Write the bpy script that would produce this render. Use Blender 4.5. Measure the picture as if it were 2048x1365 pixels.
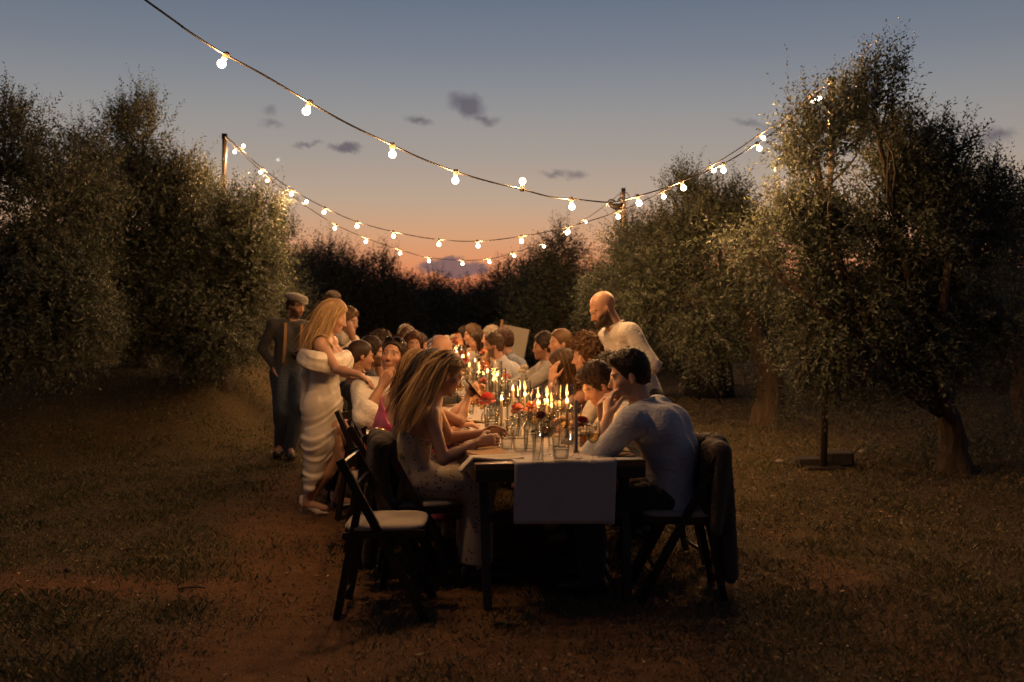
import bpy, math, random
import numpy as np
from mathutils import Vector, Matrix, noise as mnoise

for o in list(bpy.data.objects):
    bpy.data.objects.remove(o)
rng = np.random.default_rng(7)
random.seed(7)
scene = bpy.context.scene
COL = scene.collection

# ------------------------------------------------------------------ camera
CAM_H, HORIZON, FOC = 1.56, 615.0, 2000.0        # eye height in m, horizon row and focal length in photo pixels
cam_d = bpy.data.cameras.new('camera')
cam = bpy.data.objects.new('camera', cam_d)
COL.objects.link(cam)
cam.location = (0, 0, CAM_H)
cam.rotation_euler = (math.radians(90), 0, 0)
cam_d.sensor_width = 36.0
cam_d.lens = FOC / 2048 * 36
cam_d.shift_y = -(682.5 - HORIZON) / 2048
cam_d.clip_start, cam_d.clip_end = 0.05, 3000
cam_d.dof.use_dof = True
cam_d.dof.focus_distance = 6.3
cam_d.dof.aperture_fstop = 2.4
scene.camera = cam

# ------------------------------------------------------------------ render / exposure
scene.render.engine = 'CYCLES'
cy = scene.cycles
cy.use_denoising = True
try:
    cy.denoiser = 'OPENIMAGEDENOISE'
except Exception:
    pass
cy.use_light_tree = True
cy.max_bounces = 5
cy.diffuse_bounces = 2
cy.glossy_bounces = 2
cy.transmission_bounces = 4
cy.transparent_max_bounces = 20
cy.use_adaptive_sampling = True
cy.adaptive_threshold = 0.03
cy.sample_clamp_indirect = 3.0
cy.caustics_reflective = False
cy.caustics_refractive = False
vs = scene.view_settings
vs.view_transform = 'Standard'
vs.look = 'None'
vs.exposure = 0.0
vs.gamma = 1.0
vs.use_curve_mapping = False

BULB_W = 30.0        # power of one festoon bulb
FLAME_W = 1.7       # power of one candle flame
SKY_S = 1.0

# ------------------------------------------------------------------ sky (dusk, sun just set straight ahead)
world = bpy.data.worlds.new('World')
scene.world = world
world.use_nodes = True
wt = world.node_tree
wt.nodes.clear()


class NT:
    """tiny node helper"""
    def __init__(self, tree):
        self.t = tree
    def n(self, kind, **kw):
        nd = self.t.nodes.new(kind)
        for k, v in kw.items():
            setattr(nd, k, v)
        return nd
    def link(self, a, b):
        self.t.links.new(a, b)
    def val(self, x, sock):
        if isinstance(x, (int, float)):
            sock.default_value = x
        elif isinstance(x, (tuple, list)):
            sock.default_value = x
        else:
            self.link(x, sock)
    def math(self, op, a, b=0.0, c=None, clamp=False):
        m = self.n('ShaderNodeMath', operation=op, use_clamp=clamp)
        self.val(a, m.inputs[0]); self.val(b, m.inputs[1])
        if c is not None:
            self.val(c, m.inputs[2])
        return m.outputs[0]
    def mix(self, fac, a, b, kind='RGBA', blend='MIX'):
        m = self.n('ShaderNodeMix', data_type=kind, blend_type=blend)
        ix = {'RGBA': (6, 7, 2), 'FLOAT': (2, 3, 0), 'VECTOR': (4, 5, 1)}[kind]
        self.val(fac, m.inputs[0]); self.val(a, m.inputs[ix[0]]); self.val(b, m.inputs[ix[1]])
        return m.outputs[ix[2]]
    def ramp(self, fac, stops, interp='LINEAR'):
        r = self.n('ShaderNodeValToRGB')
        cr = r.color_ramp
        cr.interpolation = interp
        while len(cr.elements) > 1:
            cr.elements.remove(cr.elements[-1])
        cr.elements[0].position = stops[0][0]; cr.elements[0].color = (*stops[0][1], 1)
        for p, c in stops[1:]:
            e = cr.elements.new(p); e.color = (*c, 1)
        self.link(fac, r.inputs[0])
        return r.outputs[0]
    def noise(self, vec, scale, detail=4.0, rough=0.55, dist=0.0):
        nn = self.n('ShaderNodeTexNoise')
        nn.inputs['Scale'].default_value = scale
        nn.inputs['Detail'].default_value = detail
        nn.inputs['Roughness'].default_value = rough
        nn.inputs['Distortion'].default_value = dist
        if vec is not None:
            self.link(vec, nn.inputs['Vector'])
        return nn.outputs[0]


def srgb(r, g, b):
    f = lambda c: c / 12.92 if c <= 0.04045 else ((c + 0.055) / 1.055) ** 2.4
    return (f(r / 255), f(g / 255), f(b / 255))


w = NT(wt)
tc = w.n('ShaderNodeTexCoord')
sep = w.n('ShaderNodeSeparateXYZ')
w.link(tc.outputs['Generated'], sep.inputs[0])
dx, dy, dz = sep.outputs
hor = w.math('SQRT', w.math('ADD', w.math('MULTIPLY', dx, dx), w.math('ADD', w.math('MULTIPLY', dy, dy), 1e-6)))
elev = w.math('ARCTAN2', dz, hor)                       # elevation in radians
fac = w.math('DIVIDE', elev, 1.5708, clamp=True)
E = lambda y: math.atan((HORIZON - y) / FOC) / 1.5708
sky_col = w.ramp(fac, [
    (0.0, srgb(200, 112, 80)), (E(560), srgb(220, 130, 88)), (E(520), srgb(222, 148, 104)), (E(470), srgb(211, 160, 122)),
    (E(400), srgb(186, 163, 142)), (E(320), srgb(166, 155, 146)), (E(230), srgb(148, 147, 147)), (E(120), srgb(123, 130, 142)),
    (E(0), srgb(102, 114, 131)), (0.30, srgb(76, 88, 110)), (0.55, srgb(46, 54, 74)), (1.0, srgb(32, 38, 54))])
# the sky opposite the sunset is darker and bluer
west = w.math('MULTIPLY_ADD', w.math('DIVIDE', dy, hor), 0.5, 0.5, clamp=True)
west = w.math('SMOOTHSTEP', west, 0.0, 1.0) if False else west
east_col = w.ramp(fac, [(0.0, srgb(30, 29, 38)), (0.15, srgb(34, 35, 46)), (0.5, srgb(34, 40, 56)), (1.0, srgb(32, 38, 54))])
base = w.mix(w.math('POWER', west, 1.2), east_col, sky_col)
# a physical twilight sky adds its azimuth variation
nish = w.n('ShaderNodeTexSky', sky_type='NISHITA')
nish.sun_disc = False
nish.sun_elevation = math.radians(1.0)
nish.sun_rotation = math.radians(0.0)
nish.air_density = 1.2
nish.dust_density = 1.5
nb = w.n('ShaderNodeVectorMath', operation='SCALE')
w.link(nish.outputs[0], nb.inputs[0]); nb.inputs['Scale'].default_value = 0.0015
base = w.mix(1.0, base, nb.outputs[0], blend='ADD')
# small dusk clouds, given by azimuth / elevation tangents
az = w.math('DIVIDE', dx, w.math('MAXIMUM', dy, 0.05))
el = w.math('DIVIDE', dz, w.math('MAXIMUM', dy, 0.05))
cv = w.n('ShaderNodeCombineXYZ')
w.link(az, cv.inputs[0]); w.link(el, cv.inputs[1])
w1 = w.math('SUBTRACT', w.noise(cv.outputs[0], 32.0, 5.0, 0.6), 0.5)
cv2 = w.n('ShaderNodeVectorMath', operation='ADD'); w.link(cv.outputs[0], cv2.inputs[0]); cv2.inputs[1].default_value = (3.7, 1.9, 0)
w2 = w.math('SUBTRACT', w.noise(cv2.outputs[0], 60.0, 4.0, 0.65), 0.5)
front = w.math('GREATER_THAN', dy, 0.1)
clouds = [(935, 212, 34, 22, 20, .95), (968, 238, 28, 10, 12, .7), (838, 240, 28, 10, 8, .8), (690, 294, 34, 9, 6, 1.0), (612, 290, 26, 6, -4, .6),
          (538, 222, 14, 12, 0, .45), (545, 248, 20, 7, 4, .5), (1112, 348, 24, 7, 0, .6), (1152, 350, 22, 9, 8, .55), (1500, 248, 36, 8, 14, .5),
          (1545, 262, 32, 12, 8, .4), (1990, 270, 34, 16, -12, .75), (1962, 284, 20, 12, 0, .55)]
wv = w.n('ShaderNodeCombineXYZ')
w.link(w.math('MULTIPLY_ADD', w1, 0.030, az), wv.inputs[0]); w.link(w.math('MULTIPLY_ADD', w2, 0.022, el), wv.inputs[1])
def puff(cx, cyy, rx, ry, ang, op):
    mp = w.n('ShaderNodeMapping', vector_type='TEXTURE')
    mp.inputs['Location'].default_value = ((cx - 1024) / FOC, (HORIZON - cyy) / FOC, 0)
    mp.inputs['Rotation'].default_value = (0, 0, math.radians(-ang))
    mp.inputs['Scale'].default_value = (rx / FOC * 1.35, ry / FOC * 1.35, 1)
    w.link(wv.outputs[0], mp.inputs[0])
    g = w.n('ShaderNodeTexGradient', gradient_type='SPHERICAL')
    w.link(mp.outputs[0], g.inputs[0])
    return w.math('MULTIPLY', g.outputs[1], op, clamp=True)
mask = None
for c in clouds:
    m = puff(*c[:5], c[5] * 1.5)
    mask = m if mask is None else w.math('MAXIMUM', mask, m)
mask = w.math('MULTIPLY', mask, front)
base = w.mix(w.math('MULTIPLY', mask, 0.85), base, (*srgb(96, 90, 100), 1))
# cloud bank on the skyline
mb = None
for (cx, cyy, rx, ry) in [(868, 534, 24, 12), (905, 528, 30, 13), (940, 536, 34, 9), (900, 544, 52, 9)]:
    m = puff(cx, cyy, rx, ry, 4, 3.0)
    mb = m if mb is None else w.math('MAXIMUM', mb, m)
mb = w.math('MULTIPLY', mb, front)
base = w.mix(w.math('MULTIPLY', mb, 0.85), base, (*srgb(110, 92, 98), 1))
bg = w.n('ShaderNodeBackground')
w.link(base, bg.inputs['Color'])
bg.inputs['Strength'].default_value = SKY_S
world.cycles.sampling_method = 'MANUAL'
world.cycles.sample_map_resolution = 128
wo = w.n('ShaderNodeOutputWorld')
w.link(bg.outputs[0], wo.inputs['Surface'])

# the sun has set: only a trace of direct glow from the west
sun_d = bpy.data.lights.new('sun', 'SUN')
sun_d.energy = 0.02
sun_d.angle = math.radians(8)
sun_d.color = (1.0, 0.72, 0.5)
sun = bpy.data.objects.new('sun', sun_d)
COL.objects.link(sun)
sun.rotation_euler = (math.radians(-89), 0, 0)     # shines from +Y towards the camera, one degree above the horizon

# ------------------------------------------------------------------ coordinates
def px(x, y, Y):
    """world point seen at photo pixel (x, y) and standing Y metres away"""
    return np.array([(x - 1024) / FOC * Y, Y, CAM_H + (HORIZON - y) / FOC * Y])

def gnd(x, y, z=0.0):
    """world point on the horizontal plane z seen at photo pixel (x, y)"""
    Y = FOC * (CAM_H - z) / (y - HORIZON)
    return np.array([(x - 1024) / FOC * Y, Y, z])

YAW = math.atan2(334, FOC)                         # the table runs away to the left of the view
UD = np.array([-math.sin(YAW), math.cos(YAW), 0.0])
VD = np.array([math.cos(YAW), math.sin(YAW), 0.0])
P0 = np.array([0.258, 5.165, 0.0])
TAB_Z, TAB_HW = 0.76, 0.45

def UV(u, v, z=0.0):
    return P0 + UD * u + VD * v + np.array([0, 0, z])

def uv_of(p):
    d = np.asarray(p, float) - P0
    return float(d @ UD), float(d @ VD)

# ------------------------------------------------------------------ mesh helpers
def link(o, parent=None):
    COL.objects.link(o)
    if parent is not None:
        o.parent = parent
    return o

def tag(o, label=None, cat=None, group=None, kind=None):
    if label: o['label'] = label
    if cat: o['category'] = cat
    if group: o['group'] = group
    if kind: o['kind'] = kind
    return o

def empty(name, loc, rz=0.0, **kw):
    o = bpy.data.objects.new(name, None)
    link(o)
    o.empty_display_size = 0.05
    o.location = loc
    o.rotation_euler = (0, 0, rz)
    return tag(o, **kw)

def fast_mesh(name, V, F, mats=(), mi=None, smooth=False, col=None):
    """V (n,3), F (m,k) int array -> mesh datablock"""
    V = np.ascontiguousarray(V, np.float32); F = np.ascontiguousarray(F, np.int32)
    me = bpy.data.meshes.new(name)
    k = F.shape[1]
    me.vertices.add(len(V)); me.vertices.foreach_set('co', V.ravel())
    me.loops.add(F.size); me.loops.foreach_set('vertex_index', F.ravel())
    me.polygons.add(len(F))
    me.polygons.foreach_set('loop_start', np.arange(0, F.size, k, dtype=np.int32))
    try:
        me.polygons.foreach_set('loop_total', np.full(len(F), k, np.int32))
    except Exception:
        pass
    if smooth:
        me.polygons.foreach_set('use_smooth', np.ones(len(F), bool))
    for m in mats:
        me.materials.append(m)
    if mi is not None:
        me.polygons.foreach_set('material_index', np.ascontiguousarray(mi, np.int32))
    me.update(calc_edges=True)
    if col is not None:
        set_col(me, col)
    return me

def set_col(me, col):
    col = np.asarray(col, np.float32)
    if col.shape[1] == 3:
        col = np.hstack([col, np.ones((len(col), 1), np.float32)])
    a = me.color_attributes.new('Col', 'FLOAT_COLOR', 'POINT')
    a.data.foreach_set('color', np.ascontiguousarray(col).ravel())

class MB:
    """collects shapes into one mesh"""
    def __init__(self):
        self.v = []; self.f = []; self.n = 0; self.s = []
    def add(self, V, F, smooth=False):
        V = np.asarray(V, float)
        self.v.append(V)
        for f in F:
            self.f.append([int(i) + self.n for i in f]); self.s.append(smooth)
        self.n += len(V)
        return self
    def box(self, c, s, R=None):
        c = np.asarray(c, float); h = np.asarray(s, float) / 2
        V = np.array([[x, y, z] for x in (-1, 1) for y in (-1, 1) for z in (-1, 1)]) * h
        if R is not None: V = V @ np.asarray(R).T
        return self.add(V + c, [(0, 1, 3, 2), (4, 6, 7, 5), (0, 4, 5, 1), (2, 3, 7, 6), (0, 2, 6, 4), (1, 5, 7, 3)])
    def bar(self, a, b, wx, wy, side=(0, 0, 1)):
        """rectangular bar from a to b, wx across side x axis, wy along side-ish"""
        a = np.asarray(a, float); b = np.asarray(b, float)
        d = b - a; L = np.linalg.norm(d); d = d / L
        s = np.asarray(side, float); s = s - d * (s @ d); s /= np.linalg.norm(s)
        t = np.cross(d, s)
        R = np.stack([t, s, d], 1)
        return self.box((a + b) / 2, (wx, wy, L), R)
    def tube(self, pts, rad, seg=8, cap=True, smooth=True):
        pts = np.asarray(pts, float); n = len(pts)
        rad = np.broadcast_to(np.asarray(rad, float), (n,))
        T = np.gradient(pts, axis=0); T /= np.linalg.norm(T, axis=1)[:, None] + 1e-12
        ref = np.array([0, 0, 1.0]) if abs(T[0][2]) < 0.9 else np.array([1.0, 0, 0])
        N = np.cross(T[0], ref); N /= np.linalg.norm(N)
        ang = np.arange(seg) / seg * 2 * math.pi
        V = []
        for i in range(n):
            N = N - T[i] * (N @ T[i]); N /= np.linalg.norm(N) + 1e-12
            B = np.cross(T[i], N)
            V.append(pts[i] + rad[i] * (np.cos(ang)[:, None] * N + np.sin(ang)[:, None] * B))
        V = np.concatenate(V)
        F = []
        for i in range(n - 1):
            for j in range(seg):
                a = i * seg + j; b = i * seg + (j + 1) % seg
                F.append((a, b, b + seg, a + seg))
        if cap:
            F.append(tuple(range(seg))[::-1]); F.append(tuple(range((n - 1) * seg, n * seg)))
        return self.add(V, F, smooth)
    def lathe(self, prof, seg=24, rfun=None, c=(0, 0, 0), close=False):
        """prof: list of (r, z); rfun(angle, i) scales the radius"""
        V = []; F = []; n = len(prof)
        for i, (r, z) in enumerate(prof):
            for j in range(seg):
                a = j / seg * 2 * math.pi
                rr = r * (rfun(a, i) if rfun else 1.0)
                V.append((c[0] + rr * math.cos(a), c[1] + rr * math.sin(a), c[2] + z))
        m = n if close else n - 1
        for i in range(m):
            for j in range(seg):
                a = i * seg + j; b = i * seg + (j + 1) % seg
                a2 = ((i + 1) % n) * seg + j; b2 = ((i + 1) % n) * seg + (j + 1) % seg
                F.append((a, b, b2, a2))
        if not close:
            if prof[0][0] > 1e-4: F.append(tuple(range(seg))[::-1])
            if prof[-1][0] > 1e-4: F.append(tuple(range((n - 1) * seg, n * seg)))
        return self.add(V, F, True)
    def mesh(self, name, mat):
        V = np.concatenate(self.v)
        me = bpy.data.meshes.new(name)
        me.from_pydata(V.tolist(), [], self.f)
        me.polygons.foreach_set('use_smooth', self.s)
        if mat is not None: me.materials.append(mat)
        me.update()
        return me
    def build(self, name, mat, parent=None, loc=None):
        o = bpy.data.objects.new(name, self.mesh(name, mat))
        link(o, parent)
        if loc is not None: o.location = loc
        return o

def copy_tree(o, parent=None):
    c = o.copy(); link(c, None); c.parent = parent
    for ch in o.children:
        copy_tree(ch, c)
    return c

def nrm(v):
    v = np.asarray(v, float)
    return v / (np.linalg.norm(v) + 1e-12)

def catmull(P, n):
    """smooth curve through the points P, n samples a span"""
    P = np.asarray(P, float)
    Q = np.vstack([2 * P[0] - P[1], P, 2 * P[-1] - P[-2]])
    out = []
    for i in range(1, len(Q) - 2):
        for t in np.linspace(0, 1, n, endpoint=False):
            a, b, c, d = Q[i - 1], Q[i], Q[i + 1], Q[i + 2]
            out.append(0.5 * (2 * b + (c - a) * t + (2 * a - 5 * b + 4 * c - d) * t * t + (3 * b - a - 3 * c + d) * t ** 3))
    out.append(P[-1])
    return np.array(out)

# value noise for vertex work
_LAT = rng.random((32, 32, 32)).astype(np.float32)
def vnoise(P):
    P = np.asarray(P, float)
    i = np.floor(P).astype(int); f = P - i; f = f * f * (3 - 2 * f)
    out = 0
    for ox in (0, 1):
        for oy in (0, 1):
            for oz in (0, 1):
                wgt = (f[:, 0] if ox else 1 - f[:, 0]) * (f[:, 1] if oy else 1 - f[:, 1]) * (f[:, 2] if oz else 1 - f[:, 2])
                out = out + wgt * _LAT[(i[:, 0] + ox) % 32, (i[:, 1] + oy) % 32, (i[:, 2] + oz) % 32]
    return out * 2 - 1

# ------------------------------------------------------------------ materials
MATS = {}
def mat(name, color=(0.5, 0.5, 0.5), rough=0.6, metal=0.0, spec=0.5, emit=None, es=0.0, bump=0.0, bscale=60.0, var=0.0, vscale=8.0,
        attr=False, sheen=0.0, sss=0.0, bdist=0.01, aniso=0.0, stretch=None, crease=0.0):
    m = bpy.data.materials.new(name)
    m.use_nodes = True
    t = NT(m.node_tree)
    p = m.node_tree.nodes['Principled BSDF']
    p.inputs['Base Color'].default_value = (*color, 1)
    p.inputs['Roughness'].default_value = rough
    p.inputs['Metallic'].default_value = metal
    p.inputs['Specular IOR Level'].default_value = spec
    if sheen: p.inputs['Sheen Weight'].default_value = sheen
    if aniso: p.inputs['Anisotropic'].default_value = aniso
    if sss:
        p.inputs['Subsurface Weight'].default_value = sss
        p.inputs['Subsurface Radius'].default_value = (0.012, 0.005, 0.003)
        p.inputs['Subsurface Scale'].default_value = 1.0
    if emit is not None:
        p.inputs['Emission Color'].default_value = (*emit, 1)
        p.inputs['Emission Strength'].default_value = es
    tcn = t.n('ShaderNodeTexCoord')
    vec = tcn.outputs['Object']
    if stretch is not None:
        mp = t.n('ShaderNodeMapping'); mp.inputs['Scale'].default_value = stretch
        t.link(vec, mp.inputs[0]); vec = mp.outputs[0]
    csock = None
    if attr:
        a = t.n('ShaderNodeAttribute', attribute_name='Col')
        csock = a.outputs['Color']
    if var:
        nz = t.noise(vec, vscale, 5.0, 0.6)
        f = t.math('MULTIPLY_ADD', t.math('SUBTRACT', nz, 0.5), 2 * var * 2, 1.0)
        vm = t.n('ShaderNodeVectorMath', operation='SCALE')
        if csock is not None: t.link(csock, vm.inputs[0])
        else: vm.inputs[0].default_value = color
        t.link(f, vm.inputs['Scale'])
        csock = vm.outputs[0]
    if csock is not None:
        t.link(csock, p.inputs['Base Color'])
    if bump:
        nz = t.noise(vec, bscale, 4.0, 0.6)
        b = t.n('ShaderNodeBump'); b.inputs['Strength'].default_value = bump; b.inputs['Distance'].default_value = bdist
        t.link(nz, b.inputs['Height']); t.link(b.outputs[0], p.inputs['Normal'])
        if crease:
            mp = t.n('ShaderNodeMapping'); mp.inputs['Scale'].default_value = (1, 1, 1.7); mp.inputs['Rotation'].default_value = (0.5, 0.6, 0.3); t.link(tcn.outputs['Object'], mp.inputs[0])
            n1 = t.noise(mp.outputs[0], 11.0, 3.0, 0.5, 0.8)
            rid = t.math('SUBTRACT', 1.0, t.math('MULTIPLY', t.math('ABSOLUTE', t.math('SUBTRACT', n1, 0.5)), 6.0), clamp=True)
            b2 = t.n('ShaderNodeBump'); b2.inputs['Strength'].default_value = crease; b2.inputs['Distance'].default_value = 0.012
            t.link(rid, b2.inputs['Height']); t.link(b2.outputs[0], b.inputs['Normal'])
    MATS[name] = m
    return m

def thin_glass(name, tint=(0.96, 0.97, 0.96), refl=1.0):
    """thin-walled glass: see-through with Fresnel reflections, so candle light passes"""
    m = bpy.data.materials.new(name)
    m.use_nodes = True
    t = NT(m.node_tree); m.node_tree.nodes.clear()
    lw = t.n('ShaderNodeLayerWeight'); lw.inputs['Blend'].default_value = 0.5
    tr = t.n('ShaderNodeBsdfTransparent'); tr.inputs['Color'].default_value = (*tint, 1)
    gl = t.n('ShaderNodeBsdfGlossy'); gl.inputs['Roughness'].default_value = 0.05
    edge = t.math('POWER', lw.outputs['Facing'], 2.5)
    t.link(t.mix(edge, (*tint, 1), (*[c * 0.5 for c in tint], 1)), tr.inputs['Color'])
    mx = t.n('ShaderNodeMixShader')
    f = t.math('MULTIPLY', t.math('MULTIPLY_ADD', t.math('POWER', lw.outputs['Facing'], 3.0), 0.60, 0.04), refl, clamp=True)
    t.link(f, mx.inputs[0]); t.link(tr.outputs[0], mx.inputs[1]); t.link(gl.outputs[0], mx.inputs[2])
    out = t.n('ShaderNodeOutputMaterial'); t.link(mx.outputs[0], out.inputs['Surface'])
    MATS[name] = m
    return m

def emissive(name, color, strength):
    m = bpy.data.materials.new(name)
    m.use_nodes = True
    t = NT(m.node_tree); m.node_tree.nodes.clear()
    e = t.n('ShaderNodeEmission'); e.inputs['Color'].default_value = (*color, 1); e.inputs['Strength'].default_value = strength
    out = t.n('ShaderNodeOutputMaterial'); t.link(e.outputs[0], out.inputs['Surface'])
    MATS[name] = m
    return m

def glower(name, color, strength):
    """luminous, see-through body of a lamp globe or a flame; the light in it shines out through it"""
    m = emissive(name, color, strength)
    t = NT(m.node_tree)
    e = [n for n in m.node_tree.nodes if n.type == 'EMISSION'][0]
    out = [n for n in m.node_tree.nodes if n.type == 'OUTPUT_MATERIAL'][0]
    tr = t.n('ShaderNodeBsdfTransparent')
    ad = t.n('ShaderNodeAddShader')
    t.link(e.outputs[0], ad.inputs[0]); t.link(tr.outputs[0], ad.inputs[1]); t.link(ad.outputs[0], out.inputs['Surface'])
    m.cycles.emission_sampling = 'NONE'
    return m

_lamp = {}
def lamp(kind, parent, loc):
    """the light inside a bulb or a candle flame"""
    if kind not in _lamp:
        d = bpy.data.lights.new(kind, 'POINT')
        if kind == 'bulb_light':
            d.energy, d.color, d.shadow_soft_size = BULB_W, (1.0, 0.51, 0.19), 0.027
        else:
            d.energy, d.color, d.shadow_soft_size = FLAME_W, (1.0, 0.38, 0.095), 0.012
        _lamp[kind] = d
    o = bpy.data.objects.new(kind, _lamp[kind])
    link(o, parent)
    o.location = loc
    return o

def leaf_mat(name):
    m = bpy.data.materials.new(name)
    m.use_nodes = True
    t = NT(m.node_tree)
    p = m.node_tree.nodes['Principled BSDF']
    a = t.n('ShaderNodeAttribute', attribute_name='Col')
    t.link(a.outputs['Color'], p.inputs['Base Color'])
    p.inputs['Roughness'].default_value = 0.5
    p.inputs['Specular IOR Level'].default_value = 0.4
    tl = t.n('ShaderNodeBsdfTranslucent'); t.link(a.outputs['Color'], tl.inputs['Color'])
    mx = t.n('ShaderNodeMixShader'); mx.inputs[0].default_value = 0.22
    t.link(p.outputs[0], mx.inputs[1]); t.link(tl.outputs[0], mx.inputs[2])
    t.link(mx.outputs[0], m.node_tree.nodes['Material Output'].inputs['Surface'])
    MATS[name] = m
    return m

mat('skin', (0.5, 0.3, 0.2), rough=0.48, attr=True, bump=0.12, bscale=220, bdist=0.002, sss=0.08)
mat('cloth', (0.6, 0.6, 0.6), rough=0.85, attr=True, bump=0.25, bscale=500, bdist=0.001, sheen=0.1, crease=0.32)
mat('satin', (0.6, 0.55, 0.48), rough=0.32, attr=True, spec=0.5, bump=0.08, bscale=300, bdist=0.001, sheen=0.15)
mat('hair', (0.05, 0.03, 0.02), rough=0.5, attr=True, spec=0.28, bump=0.7, bscale=230, bdist=0.004, var=0.3, vscale=170, stretch=(1, 1, 0.10))
mat('leather', (0.02, 0.016, 0.013), rough=0.4, var=0.2)
mat('shoe_white', (0.68, 0.6, 0.5), rough=0.4)
mat('chair_wood', (0.014, 0.009, 0.007), rough=0.3, var=0.3, vscale=14, bump=0.15, bscale=40, stretch=(1, 1, 8))
mat('cushion', (0.33, 0.28, 0.225), rough=0.9, bump=0.3, bscale=380, bdist=0.002, var=0.08)
mat('table_wood', (0.16, 0.085, 0.045), rough=0.42, var=0.35, vscale=6, bump=0.2, bscale=30, stretch=(9, 0.8, 9))
mat('table_dark', (0.03, 0.018, 0.012), rough=0.5, var=0.3, vscale=9)
mat('linen', (0.46, 0.43, 0.42), rough=0.9, bump=0.35, bscale=420, bdist=0.0015, var=0.06)
mat('napkin', (0.52, 0.47, 0.38), rough=0.9, bump=0.35, bscale=420, bdist=0.0015)
mat('jute', (0.36, 0.22, 0.11), rough=0.9, var=0.35, vscale=60, bump=0.6, bscale=180, bdist=0.004)
mat('paper', (0.72, 0.69, 0.62), rough=0.8)
mat('steel_dark', (0.05, 0.045, 0.04), rough=0.25, metal=1.0)
mat('wax_white', (0.5, 0.44, 0.35), rough=0.45)
mat('wax_grey', (0.36, 0.34, 0.32), rough=0.5)
mat('wick', (0.02, 0.018, 0.016), rough=0.9)
thin_glass('glass')
thin_glass('glass_clear', (0.985, 0.985, 0.98), 0.9)
thin_glass('beer', (0.86, 0.50, 0.16), 0.6)
thin_glass('wine', (0.93, 0.80, 0.50), 0.6)
mat('foam', (0.75, 0.68, 0.52), rough=0.8)
glower('flame', (1.0, 0.68, 0.34), 5.0)
glower('bulb_glow', (1.0, 0.86, 0.64), 5.0)
mat('cable', (0.02, 0.016, 0.013), rough=0.5)
mat('socket', (0.10, 0.07, 0.045), rough=0.5)
mat('pole_paint', (0.05, 0.035, 0.025), rough=0.45, var=0.3, vscale=10)
mat('pole_wood', (0.2, 0.12, 0.065), rough=0.7, var=0.35, vscale=12, bump=0.3, bscale=40)
mat('concrete', (0.05, 0.042, 0.036), rough=0.9, var=0.25, vscale=14, bump=0.3, bscale=50)
mat('bark', (0.085, 0.06, 0.042), rough=0.95, var=0.45, vscale=14, bump=0.9, bscale=26, bdist=0.03, stretch=(1, 1, 0.35))
leaf_mat('leaf')
mat('petal', (0.5, 0.1, 0.1), rough=0.6, attr=True, sheen=0.3, sss=0.1)
mat('black_cloth', (0.012, 0.011, 0.011), rough=0.9)
mat('canvas', (0.27, 0.25, 0.22), rough=0.85, bump=0.2, bscale=200)
mat('easel_wood', (0.3, 0.17, 0.08), rough=0.7, var=0.2)
mat('stone', (0.24, 0.21, 0.18), rough=0.95, var=0.35, vscale=9, bump=0.5, bscale=30)
mat('gold', (0.75, 0.52, 0.25), rough=0.25, metal=1.0)
mat('phone', (0.01, 0.01, 0.012), rough=0.12)
emissive('moon_glow', (1.0, 0.9, 0.78), 0.85)
emissive('uplight', (1.0, 0.98, 0.72), 6.0)
# ================================================================== GROUND
def bare(P):
    """0..1, how bare the soil is (trodden paths beside the table)"""
    x, y = P[:, 0], P[:, 1]
    n = vnoise(np.stack([x * 0.9, y * 0.9, 0 * x + 3.3], 1)) * 0.5 + vnoise(np.stack([x * 2.6, y * 2.6, 0 * x + 8.1], 1)) * 0.3
    d1 = np.abs((x + 1.15) + (y - 5.6) * 0.10) / 0.8          # trodden strip beside the left chairs
    d2 = np.abs(y - 5.5 + 0.05 * x) / 0.45 + np.maximum(0, x + 0.6) * 2 + np.maximum(0, -2.9 - x) * 0.6
    d3 = np.hypot((x - 0.1) / 1.3, (y - 6.0) / 3.0)
    d4 = np.abs((x - 1.75) + (y - 6.5) * 0.05) / 0.9 + 0.2
    d = np.minimum(np.minimum(d1, d2), np.minimum(d3, d4 + 0.75))
    return np.clip(1.25 - d + n * 0.9, 0, 1)

def gz(x, y):
    P = np.stack([np.asarray(x, float), np.asarray(y, float)], 1)
    z3 = np.zeros(len(P))
    sm = lambda v, lo, hi: (lambda q: q * q * (3 - 2 * q))(np.clip((v - lo) / (hi - lo), 0, 1))
    bank = 0.78 * sm(P[:, 1], 10.2, 13.0) * sm(-P[:, 0], 2.5, 4.0) * (1 - sm(P[:, 1], 17, 23))
    return bank + 0.012 * vnoise(np.stack([P[:, 0] * 1.3, P[:, 1] * 1.3, z3 + 1.5], 1)) + 0.006 * vnoise(np.stack([P[:, 0] * 5, P[:, 1] * 5, z3 + 5.5], 1)) - 0.008

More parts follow.
